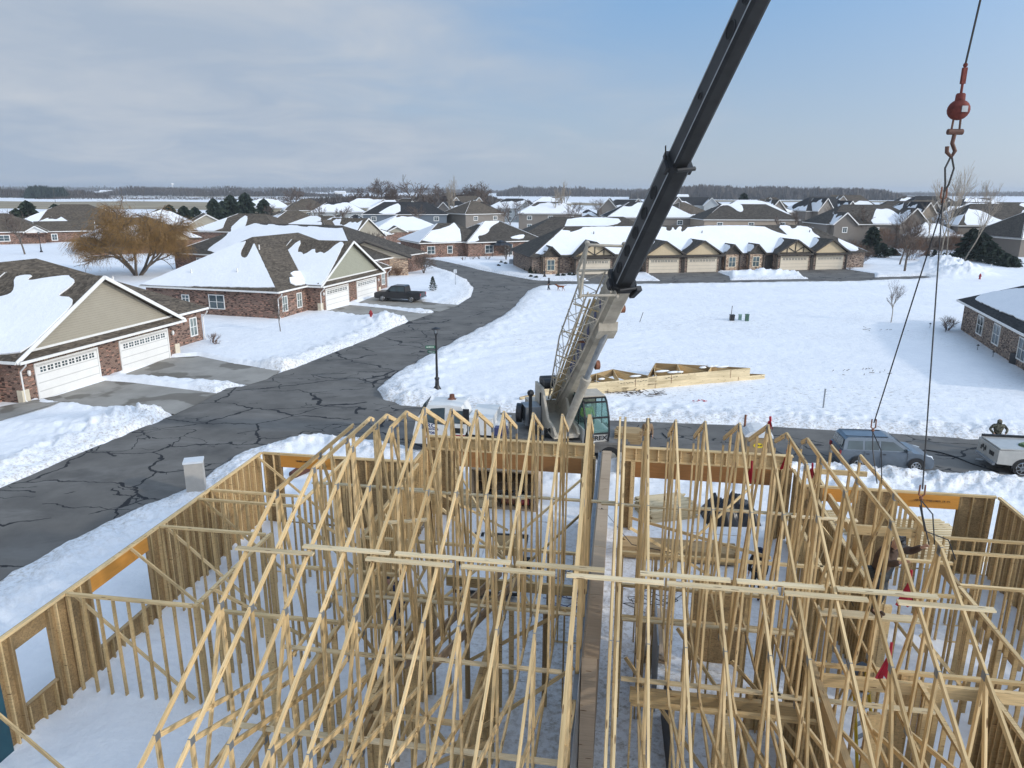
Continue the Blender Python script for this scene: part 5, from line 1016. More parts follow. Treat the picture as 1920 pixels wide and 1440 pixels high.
mb = MB(); mb.prism([p+S*cx0 for p in (FW_+HH*.72+Vector((0, 0, 3.31)), FW_+HH*-.56+Vector((0, 0, 3.31)), FW_+HH*-.56+Vector((0, 0, 3.37)), FW_+HH*.72+Vector((0, 0, 3.37)))], S*CW); mb.prism([p+S*(cx0+.1) for p in (FW_+HH*-.5+Vector((0, 0, 1.9)), FW_+HH*-.5+Vector((0, 0, 3.28)), FW_+HH*-.42+Vector((0, 0, 3.28)), FW_+HH*-.42+Vector((0, 0, 1.9)))], S*(CW-.2)); mb.build('cab_roof', M['crane'], oc)
mb = MB(); mb.prism([FW_+HH*x+S*(cx0+.25)+Vector((0, 0, z)) for x, z in ((-.35, 1.9), (.15, 1.9), (.15, 2.15), (-.2, 2.15), (-.28, 2.8), (-.35, 2.8))], S*.5); mb.build('seat', M['black'], oc)
fr = FW_+HH*1.405+S*(cx0+CW/2)+Vector((0, 0, 1.50)); text_obj('lettering', 'TEREX', .30, M['black'], oc, frame_m(fr+HH*.05, S, Vector((0, 0, 1))), .01, 1.15, .008)
# boom sections (axis from A towards T)
BL = (T-A).length
def sec(name, s0, s1, w, h, mat, off=0.0, par=CR): mb = MB(); prism_path(mb, A0+D*s0+U*off, A0+D*s1+U*off, w, h); return mb.build(name, M[mat], par, bevel=.02)
M['boomcream'] = plain('cream boom paint', (.42, .38, .31), .6, 0, .35, 1.6)
bb = sec('boom_base_section', -1.0, 9.2, .84, .98, 'boomcream'); b2 = sec('boom_middle_section', 9.2, 15.3, .66, .80, 'boom'); b3 = sec('boom_upper_section', 15.3, 24.4, .52, .66, 'boom'); b4 = sec('boom_tip_section', 24.4, BL, .44, .54, 'boom')
for s0, w, h, par, nm in ((9.15, .88, 1.02, bb, 'cream'), (15.3, .70, .84, b2, 'dark'), (24.4, .56, .70, b3, 'dark')):
    mb = MB(); prism_path(mb, A0+D*(s0-.18), A0+D*(s0+.06), w, h)
    for sx in (-1, 1): mb.prism([A0+D*(s0-.3)+S*sx*w/2+U*(.1), A0+D*(s0)+S*sx*w/2+U*(.1), A0+D*(s0)+S*sx*w/2-U*.25, A0+D*(s0-.3)+S*sx*w/2-U*.25], S*sx*.12)
    mb.tube([A0+D*(s0+.1)+S*w*.62-U*h*.45, A0+D*(s0+.1)-S*w*.3-U*h*.55], .07, 8); mb.beam(A0+D*(s0-.1)-S*w*.5+U*h*.2, A0+D*(s0+.35)-S*w*.66+U*h*.4, .04, .06) if s0 > 10 else mb.beam(A0+D*(s0-.5)+S*w*.5-U*h*.4, A0+D*(s0+.15)+S*w*.62-U*h*.5, .22, .2); mb.build('collar', M['boom'], par)
# lightening holes in the side plates: dark recessed discs with a rim
for lst, par, w in (((9.9, 10.9, 11.9, 12.9, 13.9), b2, .66), ((17.8, 19.9, 20.9, 21.9), b3, .52)):
    for sx in (-1, 1):
        mb = MB(); rm = MB()
        for s_ in lst:
            r = .20 if s_ != 17.8 else .09; c = A0+D*s_+U*.03+S*sx*(w/2)
            mb.face([c+S*sx*.004+(D*math.cos(a)*1.25+U*math.sin(a))*r for a in [i*math.pi/9 for i in range(18)]]); rm.tube([c+S*sx*.01+(D*math.cos(a)*1.3+U*math.sin(a))*r for a in [i*math.pi/9 for i in range(19)]], .016, 5)
        mb.each('side_hole', M['dark'], par); rm.each('hole_rim', M['boom'], par)
mb = MB()                                            # wear rails and weld lines along the dark sections
for sx in (-1, 1):
    for v in (-.30, .38): mb.beam(A0+D*9.3+S*sx*.335+U*v*.9, A0+D*15.1+S*sx*.335+U*v*.9, .012, .05, U); mb.beam(A0+D*15.5+S*sx*.265+U*v*.78, A0+D*24.2+S*sx*.265+U*v*.78, .012, .04, U)
mb.build('wear_rail', M['steel'], b2)
# tip head and sheaves
mb = MB(); mb.prism([A0+D*(BL-.3)+S*-.3+U*.4, A0+D*(BL+.5)+S*-.3+U*.2, A0+D*(BL+.5)+S*-.3-U*.6, A0+D*(BL-.3)+S*-.3-U*.4], S*.6); mb.tube([A0+D*(BL+.3)-S*.25-U*.3, A0+D*(BL+.3)+S*.25-U*.3], .3, 18); mb.build('boom_head', M['boom'], CR)
# lift cylinder
c0 = HH*1.35+Vector((0, 0, 1.75)); c1 = A0+D*6.3-U*.6; cd = (c1-c0)
mb = MB(); mb.tube([c0, c0+cd*.55], .20, 18); mb.tube([c0+cd*.52, c0+cd*.57], .23, 18); cy_ = mb.build('lift_cylinder', M['boomcream'], CR); mb = MB(); mb.tube([c0+cd*.57, c1], .12, 14); mb.build('cylinder_rod', M['steel'], cy_)
mb = MB(); mb.prism([c1-S*.42+U*.15-D*.5, c1-S*.42+U*.15+D*.6, c1-S*.42-U*.1+D*.3, c1-S*.42-U*.1-D*.3], S*.84); mb.build('cylinder_bracket', M['boomcream'], CR)
# decals and fittings on the base section
mb = MB()
for s0, s1, v0, v1 in ((2.0, 3.0, -.28, .28), (3.4, 3.9, -.2, .25), (4.2, 4.8, -.18, .2), (5.2, 5.6, -.12, .18), (6.3, 6.8, -.1, .18), (7.3, 7.6, -.1, .18)): mb.prism([A0+D*(s0)+U*v0-S*.434, A0+D*(s1)+U*v0-S*.434, A0+D*(s1+.18)+U*v1-S*.434, A0+D*(s0+.18)+U*v1-S*.434], -S*.004)
mb.build('decal', M['blue'], bb)
mb = MB(); mb.tube([A0+D*7.4-U*.15+S*.43, A0+D*7.4-U*.15+S*.60], .17, 14); mb.tube([A0+D*3.2-U*.35+S*.43, A0+D*3.2-U*.35+S*.62], .22, 14); mb.tube([A0+D*4.9-U*.1-S*.75, A0+D*4.9-U*.2+S*.1], .05, 8); mb.build('bracket', M['rust'], bb)
# folded lattice jib on the crane's right side
J = thing('tmp', '', '') if False else None
mb = MB(); e0, e1 = -.9, 9.1
def jp(s, a, b):       # s along boom, a,b section coordinates; the jib tapers to its foot
    k = .35+.65*max(0, min(1, (s+.9)/6)); return A0+D*s-S*(.50+.52*k+a*1.1*k)+U*(.0+b*1.1*k)
for a, b in ((-.42, -.45), (.42, -.45), (-.42, .45), (.42, .45)): mb.tube([jp(e0, a, b), jp(4.5, a, b), jp(e1, a, b)], .035, 7)
jib = mb.build('lattice_jib', M['crane'], CR)
mb = MB(); s_ = e0; k = 0
while s_ < e1-.3:
    n_ = min(e1, s_+.62)
    for (a0_, b0_), (a1_, b1_) in (((-.42, -.45), (.42, -.45)), ((.42, -.45), (.42, .45)), ((.42, .45), (-.42, .45)), ((-.42, .45), (-.42, -.45))):
        p, q = ((a0_, b0_), (a1_, b1_)) if k % 2 else ((a1_, b1_), (a0_, b0_)); mb.tube([jp(s_, *p), jp(n_, *q)], .018, 5, False)
    s_ = n_; k += 1
mb.build('lacing', M['crane'], jib)
mb = MB()
for a in (-.2, 0, .2): mb.tube([jp(-.5, a, -.1), jp(8.0, a, -.05)], .045, 6)
for s_ in (1.5, 3.5, 5.5, 7.5): mb.tube([jp(s_, -.4, -.3), jp(s_, .5, .1)], .03, 6)
mb.build('stowed_stinger', M['yellow'], jib); mb = MB()
hw = .95
Pq = lambda s, a, b: A0+D*s-S*(.35+a)+U*b
for p, q in (((9.1, 1.35, .55), (10.4, 1.25, .75)), ((9.1, -.1, .55), (10.3, -.25, .75)), ((8.9, 1.4, -.5), (9.1, 1.35, .55)), ((8.9, 1.4, -.5), (9.0, .0, -.6)), ((10.4, 1.25, .75), (10.3, -.25, .75)), ((8.9, 1.4, -.5), (10.4, 1.25, .75)), ((9.0, 0, -.6), (9.1, -.1, .55)), ((9.1, 1.35, .55), (9.1, -.1, .55))): mb.tube([Pq(*p), Pq(*q)], .055, 8)
for p in ((10.45, 1.25, .8), (10.35, -.25, .8), (8.85, 1.4, -.5), (8.95, -.05, -.62)): mb.ball(Pq(*p), .10, 8)
mb.build('jib_head', M['boomcream'], jib)
mb = MB()
for i in range(7): a = i*.5; mb.tube([HH*(.9)+S*-.55+Vector((0, 0, 1.5+.05*i)), HH*(1.5+.1*i)+S*(-.8-.1*i)+Vector((0, 0, 1.9+.2*math.sin(a))), HH*(1.0+.2*i)+S*(-1.1)+Vector((0, 0, 1.32))], .03, 5)
mb.build('hydraulic_hose', M['rubber'], CR)
mb = MB(); mb.box((-1.35, -.3, 1.3), (-1.2, -.15, 3.2)); mb.box((-.9, .4, 1.3), (-.75, .55, 3.1)); mb.ball((-1.27, -.22, 3.25), .18, 8); mb.build('exhaust', M['boom'], CR)
# hoist rope from the boom head down to the ball
tipw = T+D3*.5+Vector((.25, -.15, -.4)); BALL = Vector((7.72, 13.35, 14.17))
mb = MB(); mb.tube([lc(tipw), lc(BALL+Vector((0, 0, .75)))], .018, 6); mb.build('hoist_rope', M['cable'], CR)
HB = thing('hook_ball', 'round red overhaul ball with a hook hanging on the single crane rope', 'crane hook ball', BALL)
mb = MB(); mb.ball((0, 0, 0), .18, 20, (1, 1, .95)); mb.lathe((0, 0, .15), [(.08, 0), (.075, .10), (.06, .12), (0, .12)], 12); mb.build('ball', plain('scuffed red ball paint', (.15, .04, .032), .75, 0, .5, 9, .2), HB, True)
mb = MB(); mb.tube([(0, 0, .25), (0, 0, .45)], .022, 8); mb.box((-.035, -.03, .42), (.035, .03, .68)); mb.ball((0, 0, .72), .04, 8); mb.build('swivel', bpy.data.materials['scuffed red ball paint'], HB)
mb = MB(); mb.box((-.05, -.19, -.05), (.05, -.172, .05)); mb.build('plate', M['steel'], HB)
mb = MB(); mb.tube([(-.06, 0, -.12), (-.07, 0, -.34)], .02, 6); mb.tube([(.06, 0, -.12), (.07, 0, -.34)], .02, 6); mb.tube([(-.13, 0, -.36), (.13, 0, -.36)], .05, 8); mb.tube([(0, 0, -.36), (-.02, 0, -.55), (.05, 0, -.68), (.0, 0, -.78), (-.09, 0, -.70), (-.10, 0, -.6)], .035, 8); mb.build('hook', plain('brown steel', (.10, .045, .03), .6, .2, .4, 8), HB)
SLG = thing('lifting_sling', 'pair of long wire slings with red shackles running from the hook to the last truss', 'lifting sling', BALL+Vector((0, 0, -.75)))
O = BALL+Vector((0, 0, -.75)); 
j = O+Vector((-.03, 0, -.62)); mb = MB()
for s_ in (-1, 1): mb.tube([(0, 0, 0), (.09*s_, .02*s_, -.22), (.03*s_, 0, -.5), tuple(j-O)], .018, 6)
e_near = wor(5.35, 12.75, 7.75); e_far = wor(5.45, 15.8, 8.0)
j1, j2 = j+Vector((-.02, -.05, -.3)), j+Vector((.03, .05, -.3))
mb.tube([tuple(j-O), tuple(j1-O), tuple(e_near-O)], .014, 6); mb.tube([tuple(j-O), tuple(j2-O), tuple(e_far-O)], .014, 6); mb.each('wire_leg', M['cable'], SLG)
mb = MB()
for p in (j, e_near, e_far): q = p-O; mb.tube([q+Vector((-.05, 0, .08)), q+Vector((-.05, 0, -.1)), q+Vector((0, 0, -.14)), q+Vector((.05, 0, -.1)), q+Vector((.04, 0, .08))], .016, 6); mb.ball(q+Vector((0, 0, -.17)), .035, 8)
mb.each('shackle', M['rust'], SLG); mb = MB()
for p, tg in ((e_near, wor(5.52, 12.45, 6.85)), (e_far, wor(5.52, 15.2, 6.85))):
    for s_ in (-1, 1): mb.tube([tuple(p-O+Vector((0, 0, -.2))), tuple((p+tg)/2-O+Vector((s_*.09, 0, .05))), tuple(tg-O+Vector((s_*.05, 0, 0)))], .012, 5)
q = e_near-O; mb.tube([tuple(q+Vector((0, 0, -.3))), tuple(q+Vector((.1, -.1, -.75))), tuple(q+Vector((.45, -.25, -.85))), tuple(q+Vector((.6, -.3, -1.2)))], .012, 5); mb.each('choker', M['cable'], SLG)
# ------------------------------------------------------------------ people and the dog
M['skin'] = plain('skin', (.45, .26, .18), .6, 0, .1); M['hivis'] = plain('hi-vis yellow', (.50, .62, .03), .7, 0, .2); M['brownc'] = plain('brown duck canvas', (.06, .035, .022), .9, 0, .25, 5)
M['darkc'] = plain('dark trousers', (.03, .035, .038), .9, 0, .3, 5); M['navy'] = plain('navy cloth', (.015, .025, .06), .9, 0, .3, 5); M['tanc'] = plain('tan work coat', (.26, .17, .10), .9, 0, .3, 5); M['blackc'] = plain('black coat', (.014, .014, .016), .9); M['fur'] = plain('red brown fur', (.20, .07, .03), .9, 0, .4, 9)
def camo():
    m, nt, b = new_mat('camouflage cloth'); n = NZ(nt, OBJ(nt), 9, 3, .6, .5); r = RAMP(nt, n, [(.0, (.03, .03, .025)), (.44, (.09, .09, .06)), (.52, (.20, .19, .14)), (.60, (.05, .055, .04))]); nt.nodes[-1]; nt.links.new(r, b.inputs['Base Color']); b.inputs['Roughness'].default_value = .9
    for n_ in nt.nodes:
        if n_.type == 'VALTORGB': n_.color_ramp.interpolation = 'CONSTANT'
    return m
M['camo'] = camo()
def skin_obj(name, V, E, Rr, mat, parent=None, root=0, sub=1):
    me = bpy.data.meshes.new(name); me.from_pydata([tuple(v) for v in V], E, []); me.materials.append(mat); o = bpy.data.objects.new(name, me); C.objects.link(o)
    if parent: o.parent = parent
    o.modifiers.new('skin', 'SKIN')
    if not me.skin_vertices: return o
    sv = me.skin_vertices[0].data
    for i, r in enumerate(Rr): sv[i].radius = r if isinstance(r, tuple) else (r, r); sv[i].use_root = (i == root)
    o.modifiers['skin'].use_smooth_shade = True; s = o.modifiers.new('sub', 'SUBSURF'); s.levels = sub; s.render_levels = sub; return o
STAND = dict(pel=(0, 0, .95), ches=(0, 0, 1.30), neck=(0, 0, 1.48), head=(0, .02, 1.62), top=(0, .01, 1.74), sl=(-.19, 0, 1.42), el=(-.25, -.02, 1.14), hl=(-.25, .10, .90), sr=(.19, 0, 1.42), er=(.25, -.02, 1.14), hr=(.25, .10, .90),
             tl=(-.09, 0, .90), kl=(-.11, .03, .50), al=(-.12, -.01, .09), tr=(.09, 0, .90), kr=(.11, .03, .50), ar=(.12, -.01, .09))
def person(label, loc, yaw, pose=None, coat='brownc', legs='darkc', hat='black', hood=False, hands='skin', h=1.0, bulk=1.12):
    P = dict(STAND); P.update(pose or {}); P = {k: Vector(v)*h for k, v in P.items()}
    fl, fr = P['al']+Vector((0, .17, -.05)), P['ar']+Vector((0, .17, -.05)); V = []; E = []; R = []
    def add(p, r, par=None): V.append(p); R.append(r); (E.append((par, len(V)-1)) if par is not None else None); return len(V)-1
    pe = add(P['pel'], .12); ch = add(P['ches'], (.15, .11), pe); nk = add(P['neck'], .055, ch); hd = add(P['head'], .088, nk); hu = add((P['head']+P['top'])/2, .095, hd); add(P['top'], .05, hu); add(P['head']+Vector((0, .10, -.02)), .022, hd)
    for s in 'lr':
        a = add(P['s'+s], .055, ch); e = add(P['e'+s], .042, a); d = (P['h'+s]-P['e'+s]).normalized(); w = add(P['h'+s], .028, e); pm = add(P['h'+s]+d*.06, (.038, .022), w)
        sd = d.cross(Vector((1, 0, 0)) if abs(d.x) < .7 else Vector((0, 1, 0))).normalized(); fw_ = Vector((0, .02, -.012))
        for k, L in enumerate((.055, .068, .062, .048)): b1 = add(P['h'+s]+d*.085+sd*(.024-.016*k), .0095, pm); b2 = add(V[b1]+d*L*.6+fw_*.4, .0085, b1); add(V[b2]+d*L*.5+fw_, .0075, b2)
        t1 = add(P['h'+s]+d*.04+sd*.045, .011, w); add(V[t1]+d*.04+sd*.015, .009, t1)
        t = add(P['t'+s], .085, pe); k = add(P['k'+s], .058, t); an = add(P['a'+s], .042, k); add(P['a'+s]+Vector((0, .15*h, -.05)), .035, an)
    B = skin_obj('person', V, E, R, M['skin']); NB = 0; B.location = loc; B.rotation_euler = (0, 0, yaw); tag(B, label, 'person')
    V = []; E = []; R = []; pe = add(P['pel']+Vector((0, 0, -.04)), (.165, .135)); ch = add(P['ches'], (.195, .14), pe); nk = add(P['neck']+Vector((0, 0, -.02)), .085, ch)
    if hood: q = add(P['head'], .13, nk); add(P['top']-Vector((0, .01, .02)), .09, q)
    for s in 'lr': a = add(P['s'+s], .082, ch); e = add(P['e'+s], .062, a); add(P['h'+s]-(P['h'+s]-P['e'+s])*.05, .046, e)
    skin_obj('jacket', V, E, [(q[0]*bulk, q[1]*bulk) if isinstance(q, tuple) else q*bulk for q in R], M[coat], B)
    V = []; E = []; R = []; pe = add(P['pel'], (.145, .125))
    for s in 'lr': t = add(P['t'+s]+Vector((0, 0, -.02)), .098, pe); k = add(P['k'+s], .074, t); add(P['a'+s]+Vector((0, 0, .03)), .062, k)
    skin_obj('trousers', V, E, [(q[0]*bulk, q[1]*bulk) if isinstance(q, tuple) else q*bulk for q in R], M[legs], B)
    for s in 'lr': V = []; E = []; R = []; a = add(P['a'+s]+Vector((0, -.02, .10)), .056); b = add(P['a'+s]+Vector((0, 0, -.03)), .052, a); add(P['a'+s]+Vector((0, .2*h, -.05)), .038, b); skin_obj('boot', V, E, R, M['brownc'], B)
    if hat and not hood:
        V = []; E = []; R = []; a = add(P['head']+Vector((0, -.01, .04)), .105); b = add(P['top']+Vector((0, 0, -.01)), .07, a); add(P['head']+Vector((0, .15, .065)), (.05, .012), a); skin_obj('cap', V, E, R, M[hat], B)
    for s in (-1, 1):
        if not hood: mb = MB(); mb.ball(P['head']+Vector((s*.033, .088, .025)), .011, 8); mb.build('eye', M['black'], B, True); mb = MB(); mb.ball(P['head']+Vector((s*.093, 0, .01)), .024, 8, (.5, 1, 1.4)); mb.build('ear', M['skin'], B, True)
    return B
wk = wor(5.2, 13.75, 4.62)
person('worker in brown jacket and dark trousers reaching up between the last trusses on the right', wk, math.radians(-150),
       dict(pel=(0, 0, .93), ches=(-.02, .13, 1.26), neck=(-.02, .20, 1.44), head=(-.02, .27, 1.56), top=(-.02, .26, 1.68), sl=(-.21, .12, 1.39), el=(-.36, .34, 1.35), hl=(-.30, .55, 1.55), sr=(.18, .15, 1.39), er=(.34, .36, 1.28), hr=(.30, .56, 1.42), kl=(-.16, .06, .50), kr=(.20, .26, .62), ar=(.22, .14, .24)), 'brownc', 'darkc', 'black', h=1.08, bulk=1.3)
mb = MB(); mb.beam((4.2, 13.75, 4.58), (6.1, 13.75, 4.58), .24, .04); mb.beam((4.2, 13.55, 4.56), (4.24, 13.95, 4.56), .03, .09); o = mb.build('foot_board', M['woodpale']); o.rotation_euler = (0, 0, -TH); tag(o, 'board laid between the trusses under the feet of the worker in brown', 'board')
person('worker in navy clothes bending behind the studs left of centre', wor(-6.1, 18.0, .25), math.radians(60), dict(ches=(0, .14, 1.27), neck=(0, .2, 1.42), head=(0, .28, 1.52), top=(0, .29, 1.64), sl=(-.19, .15, 1.38), el=(-.25, .3, 1.15), hl=(-.2, .42, .95), sr=(.19, .15, 1.38), er=(.25, .3, 1.15), hr=(.2, .42, .95)), 'navy', 'navy', 'black')
person('worker in dark clothes standing by the studs right of the black tarp', wor(4.6, 21.5, .25), math.radians(150), {}, 'blackc', 'darkc', 'navy')
person('worker cut off by the lower right corner, dark blue jacket with cap', wor(8.75, 13.35, .25), math.radians(120), dict(er=(.3, .2, 1.2), hr=(.15, .4, 1.2)), 'navy', 'darkc', 'black')
person('worker in tan coat standing behind the house beside the wooden crane mats', (6.77, 34.3, .1), math.radians(180), {}, 'tanc', 'brownc', 'black')
person('person in a camouflage hooded jacket behind the white truck', (24.6, 34.75, -.05), math.radians(170), dict(sl=(-.22, 0, 1.42), el=(-.40, .03, 1.22), hl=(-.25, .22, 1.05), sr=(.22, 0, 1.42), er=(.40, .03, 1.22), hr=(.25, .22, 1.05)), 'camo', 'camo', None, True, h=1.04)
p = G(1029, 547); person('walker in a long black hooded coat beside the dog across the road', (p.x, p.y, .12), math.radians(95), dict(kl=(-.11, .10, .50), al=(-.12, .14, .09), kr=(.10, .0, .50), ar=(.11, -.16, .11)), 'blackc', 'darkc', None, True, h=.98)
op = Matrix.Translation((2.2, 33.9, 0)) @ Matrix.Rotation(-.15, 4, 'Z') @ (FW_+HH*.0+S*(cx0+CW/2)+Vector((0, 0, 1.15)))
person('crane operator in a hi-vis yellow jacket sitting in the crane cab', op, math.atan2(Hh.y, Hh.x)-math.pi/2, dict(pel=(0, -.1, .95), ches=(0, -.08, 1.28), neck=(0, -.06, 1.46), head=(0, -.02, 1.60), top=(0, -.03, 1.72), tl=(-.1, -.05, .93), kl=(-.14, .38, .98), al=(-.14, .48, .66), tr=(.1, -.05, .93), kr=(.14, .38, .98), ar=(.14, .48, .66), el=(-.27, .0, 1.14), hl=(-.2, .28, 1.1), er=(.27, .0, 1.14), hr=(.2, .28, 1.1)), 'hivis', 'darkc', 'white', h=.98)
def dog(loc, yaw):
    V = []; E = []; R = []
    def add(p, r, par=None): V.append(p); R.append(r); (E.append((par, len(V)-1)) if par is not None else None); return len(V)-1
    h = add((-.30, 0, .52), (.095, .11)); m = add((0, 0, .50), (.095, .12), h); c = add((.25, 0, .50), (.11, .15), m); n = add((.42, 0, .62), .075, c); hd = add((.53, 0, .70), .075, n); add((.70, 0, .66), .035, hd)
    for s in (-1, 1): add((.50, s*.07, .76), .022, hd)
    t = add((-.42, 0, .56), .03, h); t = add((-.58, 0, .62), .025, t); add((-.70, 0, .74), .014, t)
    for s, f in ((-1, .07), (1, -.08)):
        a = add((.27, s*.08, .40), .05, c); b = add((.27+f, s*.085, .22), .028, a); d = add((.25+f*1.6, s*.085, .04), .022, b); add((.31+f*1.6, s*.085, .02), .022, d)
        a = add((-.30, s*.08, .40), .065, h); b = add((-.24-f, s*.085, .30), .038, a); e = add((-.37-f, s*.085, .17), .022, b); d = add((-.34-f*1.5, s*.085, .04), .02, e); add((-.28-f*1.5, s*.085, .02), .022, d)
    o = skin_obj('dog', V, E, R, M['fur']); o.location = loc; o.rotation_euler = (0, 0, yaw); o.scale = (1.15,)*3; tag(o, 'red brown dog walking right of the person in black', 'dog')
p = G(1048, 547); dog((p.x+.2, p.y, .12), math.radians(172))
# ------------------------------------------------------------------ vehicles
def paint(name, col, metal=.0, rough=.35):
    m, nt, b = new_mat(name); n = NZ(nt, OBJ(nt), 2.5, 6, .6); nt.links.new(RAMP(nt, n, [(.3, tuple(c*.8 for c in col)), (.7, col)]), b.inputs['Base Color'])
    b.inputs['Metallic'].default_value = metal; b.inputs['Roughness'].default_value = rough; b.inputs['Coat Weight'].default_value = .5; b.inputs['Coat Roughness'].default_value = .15; return m
M['carblue'] = paint('blue grey car paint', (.15, .18, .215), .4); M['carblack'] = paint('black car paint', (.012, .012, .014)); M['carwhite'] = paint('white truck paint', (.46, .45, .42))
M['lamp'] = plain('lamp lens', (.5, .42, .36), .2); M['chrome'] = plain('chrome', (.5, .5, .5), .15, 1, .05); M['headl'] = plain('clear lamp lens', (.55, .58, .6), .12, .3, .05)
def shell(prof, wz, mat, name, root, bevel=.05):
    mb = MB(); n = len(prof); L = [Vector((x, wz(x, z), z)) for x, z in prof]; R_ = [Vector((x, -wz(x, z), z)) for x, z in prof]
    mb.face(L); mb.face(R_[::-1])
    for i in range(n): j = (i+1) % n; mb.face([L[j], L[i], R_[i], R_[j]])
    return mb.build(name, M[mat], root, True if False else False, bevel)
def wheels(root, xs, yw, r=.33, w=.22):
    for x in xs:
        for s in (-1, 1):
            mb = MB(); mb.tube([(x, s*(yw-w), r), (x, s*yw, r)], r, 26); o = mb.build('wheel', M['rubber'], root, bevel=.03)
            mb = MB(); mb.tube([(x, s*(yw-.04), r), (x, s*(yw+.006), r)], r*.30, 10)
            for k in range(7): a = k*2*math.pi/7; mb.beam((x, s*(yw+.0), r), (x+math.cos(a)*r*.62, s*(yw+.0), r+math.sin(a)*r*.62), .05, .02, (0, 1, 0))
            mb.tube([(x+math.cos(i*math.pi/10)*r*.64, s*(yw+.0), r+math.sin(i*math.pi/10)*r*.64) for i in range(21)], .022, 5); mb.build('rim', M['chrome'], o)
def arches(root, xs, yw, r, mat='black'):
    for x in xs:
        for s in (-1, 1):
            mb = MB(); pts = [(x+math.cos(a)*r, s*yw, r*.86+math.sin(a)*r) for a in [math.pi*i/14 for i in range(15)]]; mb.face(pts if s > 0 else pts[::-1]); mb.build('wheel_arch', M[mat], root)
def panes(root, polys, y, mat='glass', name='window'):
    for p in polys:
        for s in (-1, 1):
            mb = MB(); q = [Vector((x, s*y(x, z)+s*.004, z)) for x, z in p]; mb.prism(q, (0, s*.006, 0)); mb.build(name, M[mat], root)
def hatch(loc, yaw):
    R = thing('parked_car', 'boxy blue grey hatchback parked on the street at the right', 'car', loc, yaw)
    bw = lambda x, z: .86-.05*max(0, abs(x)-1.7)/.4-.04*max(0, z-.8)-.03*max(0, .4-z)
    shell([(-2.10, .30), (-2.14, .55), (-2.10, .98), (-1.95, 1.02), (.95, 1.00), (1.45, .95), (1.95, .80), (2.10, .62), (2.12, .35), (2.0, .22), (-1.95, .22)], bw, 'carblue', 'body', R, .07)
    gw = lambda x, z: .80-.16*max(0, z-1.0)/.6
    cab = shell([(-2.04, 1.0), (-1.96, 1.50), (-1.80, 1.60), (.05, 1.62), (.35, 1.54), (1.12, .99)], gw, 'carblue', 'roof', R, .06)
    panes(R, [[(-1.86, 1.06), (-1.80, 1.44), (-1.15, 1.46), (-1.15, 1.06)], [(-1.05, 1.06), (-1.05, 1.46), (-.42, 1.47), (-.42, 1.06)], [(-.33, 1.06), (-.33, 1.47), (.22, 1.45), (.80, 1.06)]], gw)
    mb = MB(); mb.prism([(1.08, -.66, 1.03), (1.08, .66, 1.03), (.42, .62, 1.52), (.42, -.62, 1.52)], (.012, 0, .012)); mb.build('windscreen', M['glass'], R)
    mb = MB(); mb.prism([(-2.055, -.6, 1.1), (-2.055, .6, 1.1), (-1.985, .58, 1.48), (-1.985, -.58, 1.48)], (-.012, 0, 0)); mb.build('rear_window', M['glass'], R)
    arches(R, (-1.3, 1.3), .868, .41); wheels(R, (-1.3, 1.3), .875, .33)
    for s in (-1, 1): mb = MB(); mb.prism([(1.72, s*.80, .70), (2.02, s*.78, .66), (1.98, s*.66, .80), (1.70, s*.74, .86)], (.05, 0, .02)); mb.build('headlight', M['headl'], R, bevel=.01)
    for s in (-1, 1): mb = MB(); mb.box((-2.16, s*.62, .75), (-2.09, s*.80, .97)); mb.build('tail_light', M['red'], R)
    for s in (-1, 1): mb = MB(); mb.box((.78, s*.80, 1.02), (.90, s*1.0, 1.16)); mb.build('mirror', M['carblue'], R, bevel=.03)
    mb = MB()
    for x in (-.36, .86, -1.1):
        for s in (-1, 1): mb.box((x-.006, s*.856, .35), (x+.006, s*.864, 1.0))
    for x in (-.25, -1.0):
        for s in (-1, 1): mb.box((x, s*.85, .86), (x+.14, s*.875, .89))
    mb.build('door_gap', M['black'], R); mb = MB(); mb.box((2.09, -.5, .40), (2.125, .5, .56)); mb.build('grille', M['black'], R)
    for s in (-1, 1): mb = MB(); mb.box((-1.9, s*.50, 1.625), (.0, s*.54, 1.645)); mb.build('roof_rail', M['black'], R)
    return R
hatch((17.75, 32.75, 0), -.10)
